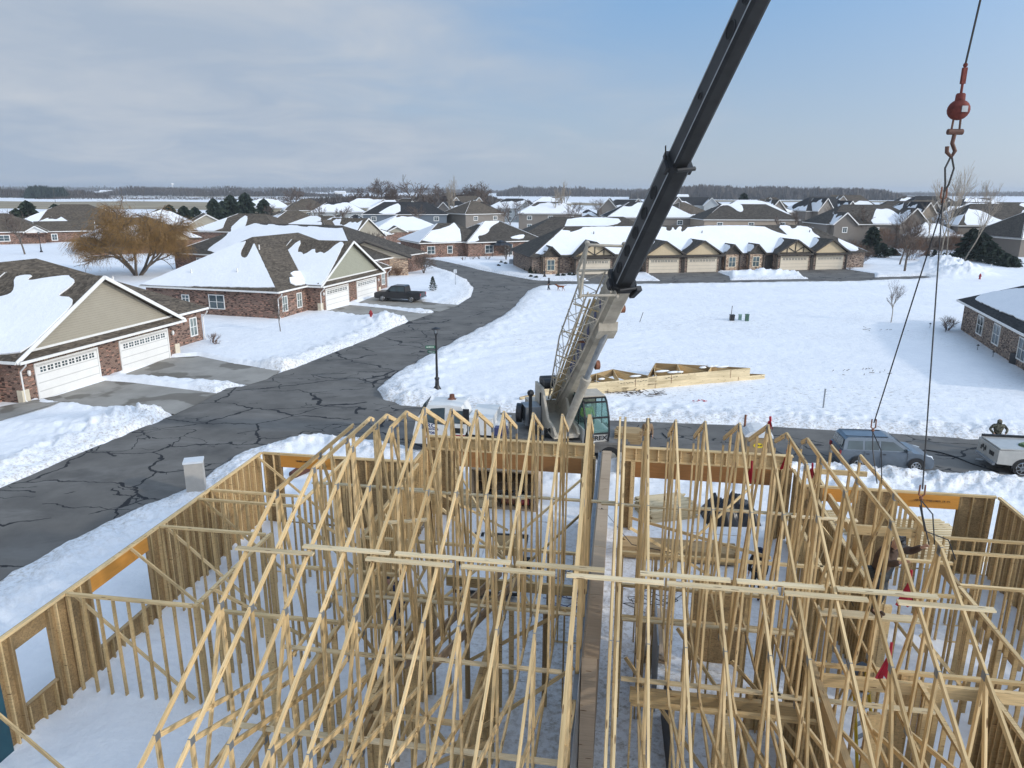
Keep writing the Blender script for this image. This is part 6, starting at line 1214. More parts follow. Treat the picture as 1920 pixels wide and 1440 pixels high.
def pickup(loc, yaw):
    R = thing('pickup_truck', 'black crew cab pickup parked on the concrete drive of the second duplex', 'pickup', loc, yaw)
    bw = lambda x, z: .97-.04*max(0, z-.9)
    shell([(-2.9, .55), (-2.9, 1.12), (1.15, 1.14), (1.4, 1.20), (2.65, 1.10), (2.85, .95), (2.88, .50), (2.7, .38), (-2.8, .42)], bw, 'carblack', 'body', R, .06)
    gw = lambda x, z: .90-.18*max(0, z-1.1)/.7; shell([(-1.05, 1.1), (-.95, 1.82), (-.8, 1.90), (.55, 1.90), (.75, 1.84), (1.45, 1.18)], gw, 'carblack', 'cab', R, .05)
    panes(R, [[(-.85, 1.25), (-.8, 1.74), (-.02, 1.76), (-.02, 1.25)], [(.08, 1.25), (.08, 1.76), (.58, 1.74), (1.15, 1.25)]], gw)
    mb = MB(); mb.prism([(1.42, -.7, 1.24), (1.42, .7, 1.24), (.82, .66, 1.80), (.82, -.66, 1.80)], (.012, 0, .01)); mb.build('windscreen', M['glass'], R)
    mb = MB(); mb.box((-2.82, -.82, 1.125), (-1.12, .82, 1.15)); mb.build('bed', M['dark'], R)
    arches(R, (-1.75, 1.85), .975, .48); wheels(R, (-1.75, 1.85), .985, .40, .26)
    for s in (-1, 1): mb = MB(); mb.box((-2.92, s*.76, .80), (-2.86, s*.95, 1.08)); mb.build('tail_light', M['red'], R); mb = MB(); mb.box((2.80, s*.62, .80), (2.88, s*.92, 1.0)); mb.build('headlight', M['headl'], R); mb = MB(); mb.box((1.0, s*.95, 1.2), (1.12, s*1.18, 1.42)); mb.build('mirror', M['carblack'], R)
    mb = MB(); mb.box((-3.02, -.9, .5), (-2.88, .9, .64)); mb.build('bumper', M['chrome'], R)
    return R
pp = G(748, 567); pickup((pp.x, pp.y+1.0, .02), math.radians(166))
def service_truck(loc, yaw):
    R = thing('service_truck', 'white work truck cut off by the right edge, with a flat bed cover', 'truck', loc, yaw)
    shell([(0, .62), (.02, 1.28), (5.6, 1.34), (5.9, 1.2), (5.9, .62), (1.5, .62), (1.35, .72), (.9, .55)], lambda x, z: 1.0, 'carwhite', 'body', R, .04)
    mb = MB(); mb.box((.08, -.95, 1.30), (3.2, .95, 1.36)); mb.build('bed_cover', M['carwhite'], R, bevel=.02); mb = MB(); mb.box((.1, .85, 1.36), (3.1, .98, 1.46)); mb.build('side_rail', M['boom'], R)
    mb = MB()
    for i in range(7):
        r = .42+.028*i; mb.tube([(1.9+r*1.25*math.cos(a*math.pi/12), -.35+r*.8*math.sin(a*math.pi/12), 1.375+.012*(i % 3)) for a in range(25)], .022, 5)
    h = mb.build('coil', plain('green hose', (.07, .12, .03), .5)); c = R.matrix_basis; h.location = loc; h.rotation_euler = (0, 0, yaw); tag(h, 'coiled green hose lying on the white truck cover', 'hose'); h.name = 'hose_coil'
    mb = MB()
    for y, z, w, hh in ((-.55, .95, .1, .2), (-.40, .95, .1, .2), (-.25, .95, .1, .2), (.2, 1.0, .06, .24), (.32, .9, .06, .2), (.45, 1.02, .1, .18), (.6, .92, .08, .2)): mb.box((-.016, y-w/2, z-hh/2), (0.0, y+w/2, z+hh/2))
    mb.build('tailgate_lettering', M['black'], R)
    wheels(R, (1.15, 4.9), 1.01, .44, .28); arches(R, (1.15, 4.9), 1.003, .5)
    mb = MB(); mb.box((-.12, -.85, .5), (0, .85, .62)); mb.tube([(-.1, 0, .45), (-.45, 0, .45)], .04, 8); mb.build('hitch', M['steel'], R, bevel=.02)
    shell([(3.3, 1.3), (3.4, 1.95), (4.9, 1.95), (5.5, 1.3)], lambda x, z: .92-.1*(z-1.3), 'carwhite', 'cab', R, .05)
    return R
service_truck((22.85, 32.75, -.12), -.14)
# portable toilet
PT = thing('portable_toilet', 'tan portable toilet with a white ribbed roof and yellow oval badge at the kerb', 'portable toilet', (11.2, 31.35, .1), -.15)
M['tanpl'] = plain('tan plastic', (.30, .215, .12), .55, 0, .1); M['ptroof'] = plain('translucent white plastic', (.62, .64, .66), .4, 0, .08)
mb = MB(); mb.box((-.56, -.58, .0), (.56, .58, 2.0)); bd = mb.build('cabin', M['tanpl'], PT, bevel=.03)
mb = MB(); mb.box((-.44, -.60, .1), (.44, -.58, 1.95)); mb.build('door', M['tanpl'], PT, bevel=.01); mb = MB()
for z in (.5, .9, 1.3): mb.box((-.38, -.612, z), (.38, -.60, z+.02))
for s in (-1, 1): mb.box((s*.50-.03, -.595, .05), (s*.50+.03, -.582, 1.95))
mb.build('rib', M['tanpl'], PT)
mb = MB()
prof = [(-.62, 0), (-.60, .08), (-.42, .24), (-.2, .31), (.2, .31), (.42, .24), (.60, .08), (.62, 0)]; mb.prism([(x, -.64, 2.0+z) for x, z in prof], (0, 1.28, 0)); rf = mb.build('roof', M['ptroof'], PT, bevel=.03); mb = MB()
for i in range(6): y = -.5+i*.2; mb.tube([(x*1.0, y, 2.01+z) for x, z in prof], .02, 5)
mb.build('roof_rib', M['ptroof'], rf)
mb = MB(); mb.prism([(.22*math.cos(a*math.pi/10), -.604, 1.62+.115*math.sin(a*math.pi/10)) for a in range(20)], (0, -.012, 0)); bg_ = mb.build('badge', plain('yellow badge', (.75, .55, .02), .5, 0, .03), PT)
mb = MB()
for x in (-.11, -.03, .05): mb.box((x, -.620, 1.59), (x+.05, -.616, 1.66))
mb.box((.12, -.62, 1.60), (.16, -.616, 1.69)); mb.build('badge_mark', M['black'], bg_)
mb = MB(); mb.tube([(-.5, .35, 1.9), (-.5, .35, 2.75)], .05, 8); mb.build('vent_pipe', M['rust'], PT)
# ------------------------------------------------------------------ street lamps and signs
def street_lamp(x, y, h, label, signs=False, rot=0):
    R = thing('street_lamp', label, 'street lamp', (x, y, .15), rot, 'black street lamps')
    mb = MB(); mb.lathe((0, 0, 0), [(.0, 0), (.26, 0), (.27, .12), (.22, .24), (.14, .36), (.12, .75), (.16, .80), (.16, .88), (.10, .92), (.085, 1.0), (.055, h-.55), (.06, h-.5)], 16); mb.build('pole', M['black'], R, True)
    mb = MB()
    for a in range(4): c_, s_ = math.cos(a*math.pi/2+.4), math.sin(a*math.pi/2+.4); mb.tube([(0, 0, h-.55), (c_*.10, s_*.10, h-.35), (c_*.13, s_*.13, h-.08)], .018, 6)
    mb.lathe((0, 0, h-.08), [(.0, 0), (.29, 0), (.30, .03), (.20, .07), (.08, .12), (0, .14)], 18); mb.build('lamp_head', M['black'], R, True)
    mb = MB(); mb.lathe((0, 0, h-.34), [(.0, 0), (.075, .02), (.085, .2), (.05, .25)], 12); mb.build('lamp_glass', M['headl'], R, True)
    if signs:
        for z, ang, t in ((2.92, math.pi+.12, 'SAWGRASS'), (2.55, math.pi-.5, 'RIDGE')):
            mb = MB(); d = Vector((math.cos(ang), math.sin(ang), 0)); mb.beam(d*.06+Vector((0, 0, z)), d*.68+Vector((0, 0, z)), .02, .17); s = mb.build('street_name_sign', M['signgreen'], R)
            mb = MB(); n_ = Vector((d.y, -d.x, 0)); n_ = n_ if n_.y < 0 else -n_; rr = random.Random(int(z*100)); q = .14
            while q < .60: w_ = rr.choice((.03, .05)); mb.beam(d*q+n_*.012+Vector((0, 0, z)), d*(q+w_)+n_*.012+Vector((0, 0, z)), .004, rr.choice((.05, .06, .075))); q += w_+.018
            mb.build('lettering', M['white'], s)
    return R
street_lamp(*G(820, 737)[:2], 4.15, 'black street lamp with two green street name blades on the snowy corner', True)
street_lamp(*G(1021, 522)[:2], 3.9, 'black street lamp in front of the left end of the garage row')
street_lamp(*G(78, 474)[:2], 4.0, 'black street lamp left of the willow, far off')
def hydrant(x, y, label, z=.1):
    R = thing('fire_hydrant', label, 'hydrant', (x, y, z), 0, 'red fire hydrants'); mb = MB(); mb.lathe((0, 0, 0), [(0, 0), (.17, 0), (.17, .06), (.12, .08), (.12, .55), (.16, .57), (.16, .62), (.13, .70), (.05, .78), (.04, .85), (0, .86)], 14); mb.build('barrel', M['red'], R, True)
    for a in (0, math.pi, -math.pi/2): mb = MB(); mb.tube([(0, 0, .45), (.2*math.cos(a), .2*math.sin(a), .45)], .07, 8); mb.build('nozzle', M['red'], R)
p = G(709, 606); hydrant(p.x-.6, p.y-.4, 'red fire hydrant half buried in the ploughed snow before the second duplex', .55)
p = G(1836, 528); hydrant(p.x, p.y, 'red fire hydrant on the snow far at the right beyond the lot', .35)
def pedestal(px, py, w, h, mat, label): p = G(px, py); mb = MB(); mb.box((-w/2, -w/2, 0), (w/2, w/2, h*.86)); mb.box((-w/2-.02, -w/2-.02, h*.86), (w/2+.02, w/2+.02, h)); o = mb.build('utility_pedestal', M[mat], bevel=.02); o.location = (p.x, p.y, .1); tag(o, label, 'utility box', 'utility pedestals on the empty lot')
pedestal(1372, 603, .42, .62, 'black', 'squat black utility pedestal, left of three on the snowy lot'); pedestal(1387, 602, .26, .60, 'greenmetal', 'small middle utility pedestal of the three, pale green'); pedestal(1400, 604, .32, .72, 'greenmetal', 'tallest green utility pedestal, right of three on the snowy lot')
M['palegreen'] = plain('pale green metal', (.25, .38, .32), .6); 
for o in bpy.data.objects:
    if o.get('label', '').startswith('small middle'): o.data.materials[0] = M['palegreen']
def post(px, py, h, r, mat, label, lean=0.0): p = G(px, py); mb = MB(); mb.tube([(0, 0, 0), (lean, 0, h)], r, 8); mb.lathe((lean, 0, h), [(r, 0), (r*1.25, .01), (r*1.25, .05), (0, .06)], 8); o = mb.build('marker_post', M[mat]); o.location = (p.x, p.y, .05); tag(o, label, 'post', 'marker posts on the empty lot')
post(1543, 768, 1.2, .05, 'steel', 'grey steel pipe standing in the snow near the street'); post(1370, 600, 1.35, .035, 'bark', 'thin stake behind the black utility pedestal', .05); post(1199, 606, 1.0, .03, 'bark', 'thin leaning stake in the snow right of the boom', .3)
post(1858, 505, .8, .05, 'white', 'short white pipe far off by the evergreens')
p = G(854, 537); R = thing('sign_post', 'small white sign on a thin post inside the bend of the road', 'sign', (p.x, p.y, .1)); mb = MB(); mb.tube([(0, 0, 0), (0, 0, 2.1)], .035, 6); mb.build('post', M['steel'], R); mb = MB(); mb.box((-.22, -.02, 1.7), (.22, 0, 2.2)); mb.build('sign_plate', M['ptroof'], R)
p = G(371, 936); R = thing('pillar_box', 'plain beige rectangular box standing between the road and the framed wall', 'utility box', (p.x, p.y, 0), .3); mb = MB(); mb.box((-.36, -.3, 0), (.36, .3, 1.72)); mb.build('body', M['cream'] if False else plain('beige box', (.40, .37, .33), .7, 0, .1), R, bevel=.02); mb = MB(); mb.box((-.39, -.33, 1.72), (.39, .33, 1.80)); mb.build('cap', M['ptroof'], R)
# truss bundles on the lot
S0 = Vector((.5, 43.0, .12)); e_ = Vector((17.7-.5, 49.0-43.0, 0)).normalized(); n_ = Vector((-e_.y, e_.x, 0))
def truss_stack(t0, t1, z0, h, dep, label, apex=.5, seed=0):
    R = thing('truss_bundle', label, 'roof truss bundle', S0+e_*t0+Vector((0, 0, z0)), math.atan2(e_.y, e_.x), 'bundles of roof trusses lying on the lot'); L = t1-t0; rn = random.Random(seed)
    mb = MB(); k = max(2, int(h/.095)); x = 0
    for i in range(k):
        a = rn.uniform(0, .12) if i % 2 else 0; m_ = L*rn.uniform(.3, .7)
        mb.beam((a, 0, i*h/k+h/k/2), (m_-.004, 0, i*h/k+h/k/2), .04, h/k-.004); mb.beam((m_, 0, i*h/k+h/k/2), (L-a, 0, i*h/k+h/k/2), .04, h/k-.004)
    mb.build('bottom_chord', M['woodpale'], R); A_ = (L*apex, dep); mb = MB(); mw = MB(); z = h/2
    for (p, q) in (((0, .05), A_), (A_, (L, .05))): mb.beam((p[0], p[1], z), (q[0], q[1], z), .06, h-.02)
    mb.build('top_chord', M['woodold'], R); nn = max(3, int(L/1.6))
    for i in range(nn):
        x0 = L*(i+.3)/nn; x1 = L*(i+.9)/nn
        for x_, yy in ((x0, 0), (x1, 0)):
            pass
        f = lambda x: dep*(x/(L*apex) if x < L*apex else (L-x)/(L*(1-apex))); mw.beam((x0, .03, z), (x1, f(x1)*.97, z), .04, h-.05); mw.beam((x1, f(x1)*.97, z), (min(L-.1, L*(i+1.3)/nn), .03, z), .04, h-.05)
    mw.build('web', M['wood'], R); sn = MB()
    for i in range(7): x = rn.uniform(.15, .85)*L; y = rn.uniform(.1, .8)*dep*min(1, 2*min(x/L, 1-x/L)); sn.ball((x, y, h), .3, 8, (rn.uniform(.8, 2.2), rn.uniform(.3, .7), .25))
    sn.build('snow', M['roofsnow'], R, True)
    mb = MB()
    for x in (.22, .80): mb.box((L*x, -.03, -.01), (L*x+.03, -.022, h+.01)); 
    mb.build('strap', M['rust'], R); return R
truss_stack(0, 7.5, 0, .30, 2.2, 'low left end of the truss bundles, poking out behind the crane', .8, 1); truss_stack(1.5, 9.6, .30, .50, 2.9, 'left upper bundle of pale trusses with dark scribbles just right of the boom foot', .78, 2); truss_stack(7.0, 18.2, 0, .30, 3.0, 'lowest long bundle reaching farthest to the right', .5, 3); truss_stack(8.9, 16.9, .30, .56, 3.4, 'tallest right bundle of trusses with snow in its webs', .32, 4)
mb = MB(); rr = random.Random(3)
for t, z in ((6.9, .62), (7.9, .62), (10.2, .68)):
    x = t
    for i in range(5): c = S0+e_*(x+i*.2)-n_*.03+Vector((0, 0, z+rr.uniform(-.05, .05))); mb.beam(c, c+e_*.14+Vector((0, 0, rr.uniform(-.06, .06))), .01, .03); 
o = mb.build('painted_scribble', M['black']); tag(o, 'dark handwritten scribble sprayed on the sides of the pale truss bundles', 'lettering')
# dead twigs, debris and flagging on the lot
def litter(px, py, n, spread, mat, name, label, L=.5):
    p = G(px, py); mb = MB(); rr = random.Random(px)
    for i in range(n): a = Vector((rr.gauss(0, spread), rr.gauss(0, spread*.5), rr.uniform(.02, .12))); d = rr.uniform(0, 6.3); l = rr.uniform(.3, 1)*L; mb.beam(a, a+Vector((math.cos(d)*l, math.sin(d)*l*.6, rr.uniform(-.05, .12))), .04, .03)
    o = mb.build(name, M[mat]); o.location = (p.x, p.y, .12); tag(o, label, 'debris', kind='stuff')
litter(1160, 741, 26, .6, 'bark', 'bark_scraps', 'dark bark scraps under the left truss bundle', .6); litter(1210, 743, 26, .7, 'bark', 'bark_scraps', 'dark sticks and bark on the snow before the truss bundles', .7); litter(1310, 757, 8, .2, 'redcloth', 'red_flagging', 'bit of orange red flagging on the snow', .3); litter(1608, 702, 14, 1.2, 'bark', 'earth_clods', 'dark strip of clods on the open snow', .4); litter(1640, 621, 8, 1.0, 'bark', 'earth_clods', 'dark specks on the snow by the young tree', .4); litter(760, 500, 0, 1, 'bark', 'x', 'x') if False else None
# things inside and before the framed house
def box_thing(name, label, cat, u, w, z, sx, sy, sz, mat, parts=None, rz=0, bevel=.01):
    o = thing(name, label, cat, wor(u, w, z), -TH+rz); mb = MB(); mb.box((-sx/2, -sy/2, 0), (sx/2, sy/2, sz)); mb.build('body', M[mat], o, bevel=bevel); return o
JB = thing('job_box', 'plywood site box open towards the house, dark inside, with a yellow coil on top', 'site box', wor(-4.45, 27.9, .1), -TH)
for a, b, nm in (((-1.35, -1.0, 0), (-1.25, 1.0, 1.7), 'side_panel'), ((1.25, -1.0, 0), (1.35, 1.0, 1.7), 'side_panel'), ((-1.25, .92, 0), (1.25, 1.0, 1.7), 'back_panel'), ((-1.36, -1.05, 1.7), (1.36, 1.02, 1.76), 'lid'), ((-1.25, -1, 0), (1.25, .92, .06), 'floor_panel'), ((-1.25, -.2, .9), (1.25, .9, .93), 'shelf')): mb = MB(); mb.box(a, b); mb.build(nm, M['plank'], JB)
YC = MB()
for i in range(9): r = .30+.02*(i % 4); YC.tube([(r*1.4*math.cos(a*math.pi/8), r*.8*math.sin(a*math.pi/8)+.02*i, .03+.03*(i//3)) for a in range(17)], .022, 5)
o = YC.build('air_hose', plain('yellow hose', (.55, .38, .02), .5, 0, .3, 8)); o.location = wor(-4.6, 27.6, 1.88); tag(o, 'coil of yellow hose lying on the plywood site box', 'hose')
for x, col, nm, lb in ((-5.1, 'black', 'compressor', 'black air compressor in the left of the site box'), (-4.3, 'rust', 'generator', 'orange and black generator in the middle of the site box'), (-3.7, 'red', 'air_compressor', 'red machine on the right in the site box')):
    R = thing(nm, lb, 'power tool', wor(x, 27.3, .17), -TH); mb = MB(); mb.tube([(-.28, 0, .25), (.28, 0, .25)], .17, 14); mb.build('tank', M[col], R); mb = MB(); mb.box((-.15, -.12, .42), (.18, .12, .62)); mb.tube([(-.3, -.2, 0), (-.3, -.2, .6), (.3, -.2, .6), (.3, -.2, 0)], .018, 6); mb.build('motor', M['black'], R, bevel=.02)
TR = thing('flat_trailer', 'low flat trailer with white rails and snow on its bed, inside the left garage', 'trailer', wor(-3.95, 21.7, .2), -TH+.05)
mb = MB(); mb.box((-1.05, -2.0, .42), (1.05, 2.0, .52)); mb.build('bed', M['boom'], TR); mb = MB(); mb.box((-1.0, -1.97, .52), (1.0, 1.5, .60)); mb.build('snow', M['roofsnow'], TR, bevel=.03)
for x in (-.98, -.75, -.5): mb = MB(); mb.box((x, -.9, .62), (x+.12, 1.9, .70)); mb.build('rail', M['white'], TR)
wheels(TR, (), 0); 
for s in (-1, 1): mb = MB(); mb.tube([(s*1.08, .2, .28), (s*1.25, .2, .28)], .28, 18); mb.build('wheel', M['rubber'], TR)
mb = MB(); mb.box((.05, .2, .6), (.9, 1.0, .95)); mb.build('crate', M['woodold'], TR)
def lumber(u, w, z, L, W2, H, label, rz=0, mat='wood', gap=.1):
    o = thing('lumber_stack', label, 'lumber stack', wor(u, w, z), -TH+rz, 'stacks of lumber round the framed house'); mb = MB(); rr = random.Random(int(u*10)); y = -W2/2
    while y < W2/2:
        zz = 0
        while zz < H: a = rr.uniform(-.12, .12); mb.box((-L/2+a, y, zz), (L/2+a, y+.086, zz+.036)); zz += .04
        y += .09*(1 if gap == .1 else 2.2)
    mb.build('boards', M[mat], o); return o
lumber(2.3, 23.9, .25, 3.9, .8, .42, 'long stack of grey brown boards across the right garage bay', 0, 'woodold'); lumber(2.1, 27.6, .15, 2.0, 1.5, .5, 'pale board stack outside the right garage opening', .4, 'woodpale'); lumber(1.4, 18.9, .2, 2.4, .7, .25, 'grey planks lying on end beyond the panel', 1.5, 'plank')
lumber(11.0, 26.6, .15, 4.2, 3.0, .18, 'loose spread of pale joists outside the far right wall', .15, 'woodpale', .2); lumber(-6.0, 27.3, .2, 2.2, 1.1, .3, 'pale sheets stacked outside left of the site box', .2, 'woodpale'); lumber(.55, 33.65, 1.05, 1.1, .9, .55, 'stack of dark wooden crane mats at the rear of the crane', 0, 'woodold'); lumber(7.6, 28.1, .2, 3.0, .5, .12, 'few thin boards on the snow beyond the porch frame', .3, 'woodpale', .2)
o = MB(); rr = random.Random(9)
TP = thing('tarp_pile', 'pile of tools under a crumpled black tarpaulin beside the right garage opening', 'tarp', wor(4.6, 27.6, .1), 0); n_u, n_v = 26, 20; V = []; Fq = []
for i in range(n_v):
    for k in range(n_u):
        x, y = -1.1+2.2*k/(n_u-1), -.8+1.6*i/(n_v-1); e = max(0, 1-(x/1.1)**4)*max(0, 1-(y/.8)**4); V.append((x, y, e*(.75+.35*math.sin(x*4+1)*math.cos(y*5)+.12*math.sin(x*17+y*9)+.08*math.sin(y*23-x*6))))
for i in range(n_v-1):
    for k in range(n_u-1): a = i*n_u+k; Fq.append((a, a+1, a+n_u+1, a+n_u))
np_mesh('tarpaulin', V, Fq, plain('black tarpaulin', (.015, .017, .022), .35, 0, .5), TP, True)
lumber(-11.6, 27.6, .12, .1, .1, .1, 'tiny offcut of wood on the snow by the far left wall') if False else None
p = G(572, 892); R = thing('log', 'dark red brown log half sunk in the snow beyond the far left window', 'log', (p.x, p.y, .1), .9); mb = MB(); mb.tube([(-.7, 0, .12), (0, .05, .24), (.7, 0, .30)], [.2, .24, .22], 14); mb.build('trunk', plain('red brown bark', (.10, .035, .02), .8), R)
# yellow step ladder
LD = thing('step_ladder', 'yellow step ladder with a black top standing in the snow inside the right part', 'ladder', wor(5.55, 14.9, .24), .5); 
for s in (-1, 1): mb = MB(); mb.beam((s*.34, -.55, 0), (s*.20, -.02, 2.3), .07, .03, (1, 0, 0)); mb.build('rail', plain('yellow fibreglass', (.62, .45, .03), .45, 0, .2), LD); mb = MB(); mb.beam((s*.34, .55, 0), (s*.20, .04, 2.3), .05, .03, (1, 0, 0)); mb.build('rear_rail', M['yellow'], LD)
for i in range(7): t = (i+1)/8; mb = MB(); mb.box((-(.34-.14*t), -.55+.53*t-.04, 2.3*t-.015), ((.34-.14*t), -.55+.53*t+.04, 2.3*t+.015)); mb.build('step', M['steel'], LD)
mb = MB(); mb.box((-.24, -.10, 2.28), (.24, .10, 2.36)); mb.build('top_cap', M['black'], LD, bevel=.02)
# panels and cords
mb = MB(); mb.box((-.04, -1.2, 0), (.0, 1.2, 1.9)); o = mb.build('metal_sheet', M['steel']); o.location = wor(1.25, 15.9+1.0, .22); o.rotation_euler = (0, 0, -TH); tag(o, 'blue grey sheet panel standing on edge right of the plank', 'sheet')
mb = MB(); mb.prism([(0, -1.3, 0), (0, 1.3, 0), (0, 1.0, 1.2), (0, -.2, 1.9)], (.03, 0, 0)); o = mb.build('dark_board', M['boom']); o.location = wor(1.42, 14.3, .22); o.rotation_euler = (0, 0, -TH+.03); tag(o, 'dark triangular board standing on edge at the lower centre', 'board')
def cord(u, w, label, seed, mat='black', r=.7):
    rr = random.Random(seed); mb = MB(); pts = []; a = 0
    for i in range(60): a += rr.uniform(.15, .5); pts.append((math.cos(a)*r*rr.uniform(.5, 1)+i*.012, math.sin(a)*r*.7*rr.uniform(.5, 1)+i*.02, .05+.03*(i % 3)))
    mb.tube(pts, .014, 5); o = mb.build('power_cord', M[mat]); o.location = wor(u, w, .24); tag(o, label, 'cord', 'cords lying on the snowy slab')
cord(-1.7, 19.6, 'tangled dark blue cord on the snow left of the fire wall', 1, 'blue'); cord(1.2, 20.2, 'loose black cord right of the fire wall', 2, 'black', .9); cord(-1.2, 21.9, 'black cord further in beside the left garage post', 3, 'black', .5); cord(8.4, 12.2, 'black cord near the right edge of the slab', 4, 'black', .4)
mb = MB(); mb.tube([wor(-2.0, 21.4, .25), wor(-1.0, 20.9, 1.2), wor(-.35, 20.5, 3.45), wor(.6, 20.3, 2.4), wor(2.4, 19.6, 2.5), wor(6.0, 18.7, 2.9), wor(7.5, 18.4, .3)], .013, 5); o = mb.build('power_cord'  , M['black']); tag(o, 'black cord looping over the plank of the fire wall', 'cord', 'cords lying on the snowy slab')
cord(.2+22.0, 35.0, 'black cable winding over the asphalt between car and truck', 5, 'black', .5) if False else None
pts = [(19.9, 35.6, .03), (20.0, 34.9, .03), (20.5, 34.7, .03), (21.2, 34.9, .03), (21.7, 34.6, .03), (22.1, 34.0, .03), (22.4, 33.0, .03), (23.0, 31.9, .03)]
mb = MB(); mb.tube(pts, .03, 5); o = mb.build('air_line', M['black']); tag(o, 'black cable winding over the asphalt between the grey car and the white truck', 'cable')
mb = MB(); mb.tube([(8.2, 37.4, .03), (8.3, 36.6, .03), (8.6, 35.9, .03), (8.5, 35.1, .03)], .03, 5); o = mb.build('air_line', M['black']); tag(o, 'black strap lying on the street behind the crane', 'cable')
# ------------------------------------------------------------------ trees and shrubs
def tubes_np(segs, n=3):
    """segs: list of (p, q, r0, r1) -> vertex and quad arrays"""
    A_ = np.array([s[0] for s in segs], dtype=np.float64); B_ = np.array([s[1] for s in segs], dtype=np.float64); r0 = np.array([s[2] for s in segs]); r1 = np.array([s[3] for s in segs])
    d = B_-A_; L = np.linalg.norm(d, axis=1, keepdims=True)+1e-9; d = d/L; ref = np.where(np.abs(d[:, 2:3]) < .9, np.array([[0, 0, 1.]]), np.array([[1., 0, 0]])); a = np.cross(d, ref); a /= np.linalg.norm(a, axis=1, keepdims=True)+1e-9; b = np.cross(d, a)
    V = []
    for P_, r in ((A_, r0), (B_, r1)):
        for k in range(n): t = 2*math.pi*k/n; V.append(P_+(a*math.cos(t)+b*math.sin(t))*r[:, None])
    V = np.stack(V, 1); m = len(segs); base = np.arange(m)[:, None]*(2*n); F = np.stack([np.stack([base[:, 0]+k, base[:, 0]+(k+1) % n, base[:, 0]+n+(k+1) % n, base[:, 0]+n+k], -1) for k in range(n)], 1)
    return V.reshape(-1, 3), F.reshape(-1, 4)
def grow(rnd, p, d, L, r, lev, maxlev, out, spread=.6, up=.25, nb=(3, 4), shrink=.68, wob=.14, minr=.008):
    k = 3; q = Vector(p); dd = Vector(d); seg = L/k
    for i in range(k):
        dd = (dd+Vector((rnd.gauss(0, wob), rnd.gauss(0, wob), rnd.gauss(0, wob)+up*.12))).normalized(); q2 = q+dd*seg; ra, rb = max(minr, r*(1-.28*i/k)), max(minr*.8, r*(1-.28*(i+1)/k)); out.append((tuple(q), tuple(q2), ra, rb, lev)); q = q2
        if lev < maxlev and (i > 0 or lev > 0):
            for _ in range(1 if i < k-1 else rnd.randint(*nb)-1):
                ax = Vector((rnd.gauss(0, 1), rnd.gauss(0, 1), rnd.gauss(0, .5))); ax = (ax-dd*ax.dot(dd)).normalized(); nd = (dd*(1-spread*.5)+ax*spread*rnd.uniform(.6, 1.2)+Vector((0, 0, up*.3))).normalized(); grow(rnd, q, nd, L*shrink*rnd.uniform(.75, 1.15), r*.58, lev+1, maxlev, out, spread, up, nb, shrink, wob, minr)
def bare_tree(label, loc, h, seed, lev=4, name='bare_tree', r=None, spread=.6, up=.3, bark='bark', twig='twig', fork=1, group=None, trunk=.32, shrink=.68, nb=(3, 4), lean=(0, 0), minr=.008, cat='tree'):
    rnd = random.Random(seed); R = thing(name, label, cat, loc, 0, group); out = []; r = r or h*.018
    for i in range(fork):
        a = i*2*math.pi/max(1, fork)+rnd.random(); d = Vector((math.cos(a)*.35*(fork > 1)+lean[0], math.sin(a)*.35*(fork > 1)+lean[1], 1)).normalized(); grow(rnd, (0, 0, -.1), d, h*trunk, r/(1 if fork == 1 else 1.3), 0, lev, out, spread, up, nb, shrink, .10, minr)
    zmax = max(s[1][2] for s in out); k = h/zmax; out = [(tuple(c*k for c in s[0]), tuple(c*k for c in s[1]), s[2], s[3], s[4]) for s in out]
    V, F = tubes_np([s for s in out if s[4] <= 1], 6); np_mesh('trunk', V, F, M[bark], R, True); V, F = tubes_np([s for s in out if s[4] > 1], 3); np_mesh('crown', V, F, M[twig], R); return R
def conifer(label, loc, h, w, seed, name='conifer', group=None, n=2600, mat='needle', base=.08, power=.8, dens=.16, cat='tree'):
    rnd = np.random.RandomState(seed); R = thing(name, label, cat, loc, 0, group); mb = MB(); mb.tube([(0, 0, -.1), (0, 0, h*.9)], [h*.018+.03, .02], 7); mb.build('trunk', M['bark'], R)
    t = rnd.rand(n)**.8; z = h*(base+(1-base)*t); ph = rnd.rand(n)*2*np.pi; tier = .78+.22*np.sin(z/h*38+np.sin(ph*3)*1.5); lob = .82+.18*np.sin(ph*5+z*2+seed)+.1*np.sin(ph*11+z*5); rr = w/2*np.power(np.clip(1-t, .01, 1), power)*tier*lob*(.35+.65*rnd.rand(n)**.35)
    c = np.stack([rr*np.cos(ph), rr*np.sin(ph), z], 1); s = dens*(.6+.8*rnd.rand(n))[:, None]*max(.6, h/6)
    out = np.stack([np.cos(ph), np.sin(ph), -.25-.3*rnd.rand(n)], 1); side = np.cross(out, rnd.randn(n, 3)); side /= np.linalg.norm(side, axis=1, keepdims=True)
    V = np.stack([c-side*s*.45-out*s*.3, c+side*s*.45-out*s*.3, c+out*s*1.3+side*s*.1, c+out*s*1.2-side*s*.15], 1).reshape(-1, 3); np_mesh('crown', V, np.arange(4*n).reshape(-1, 4), M[mat], R); return R
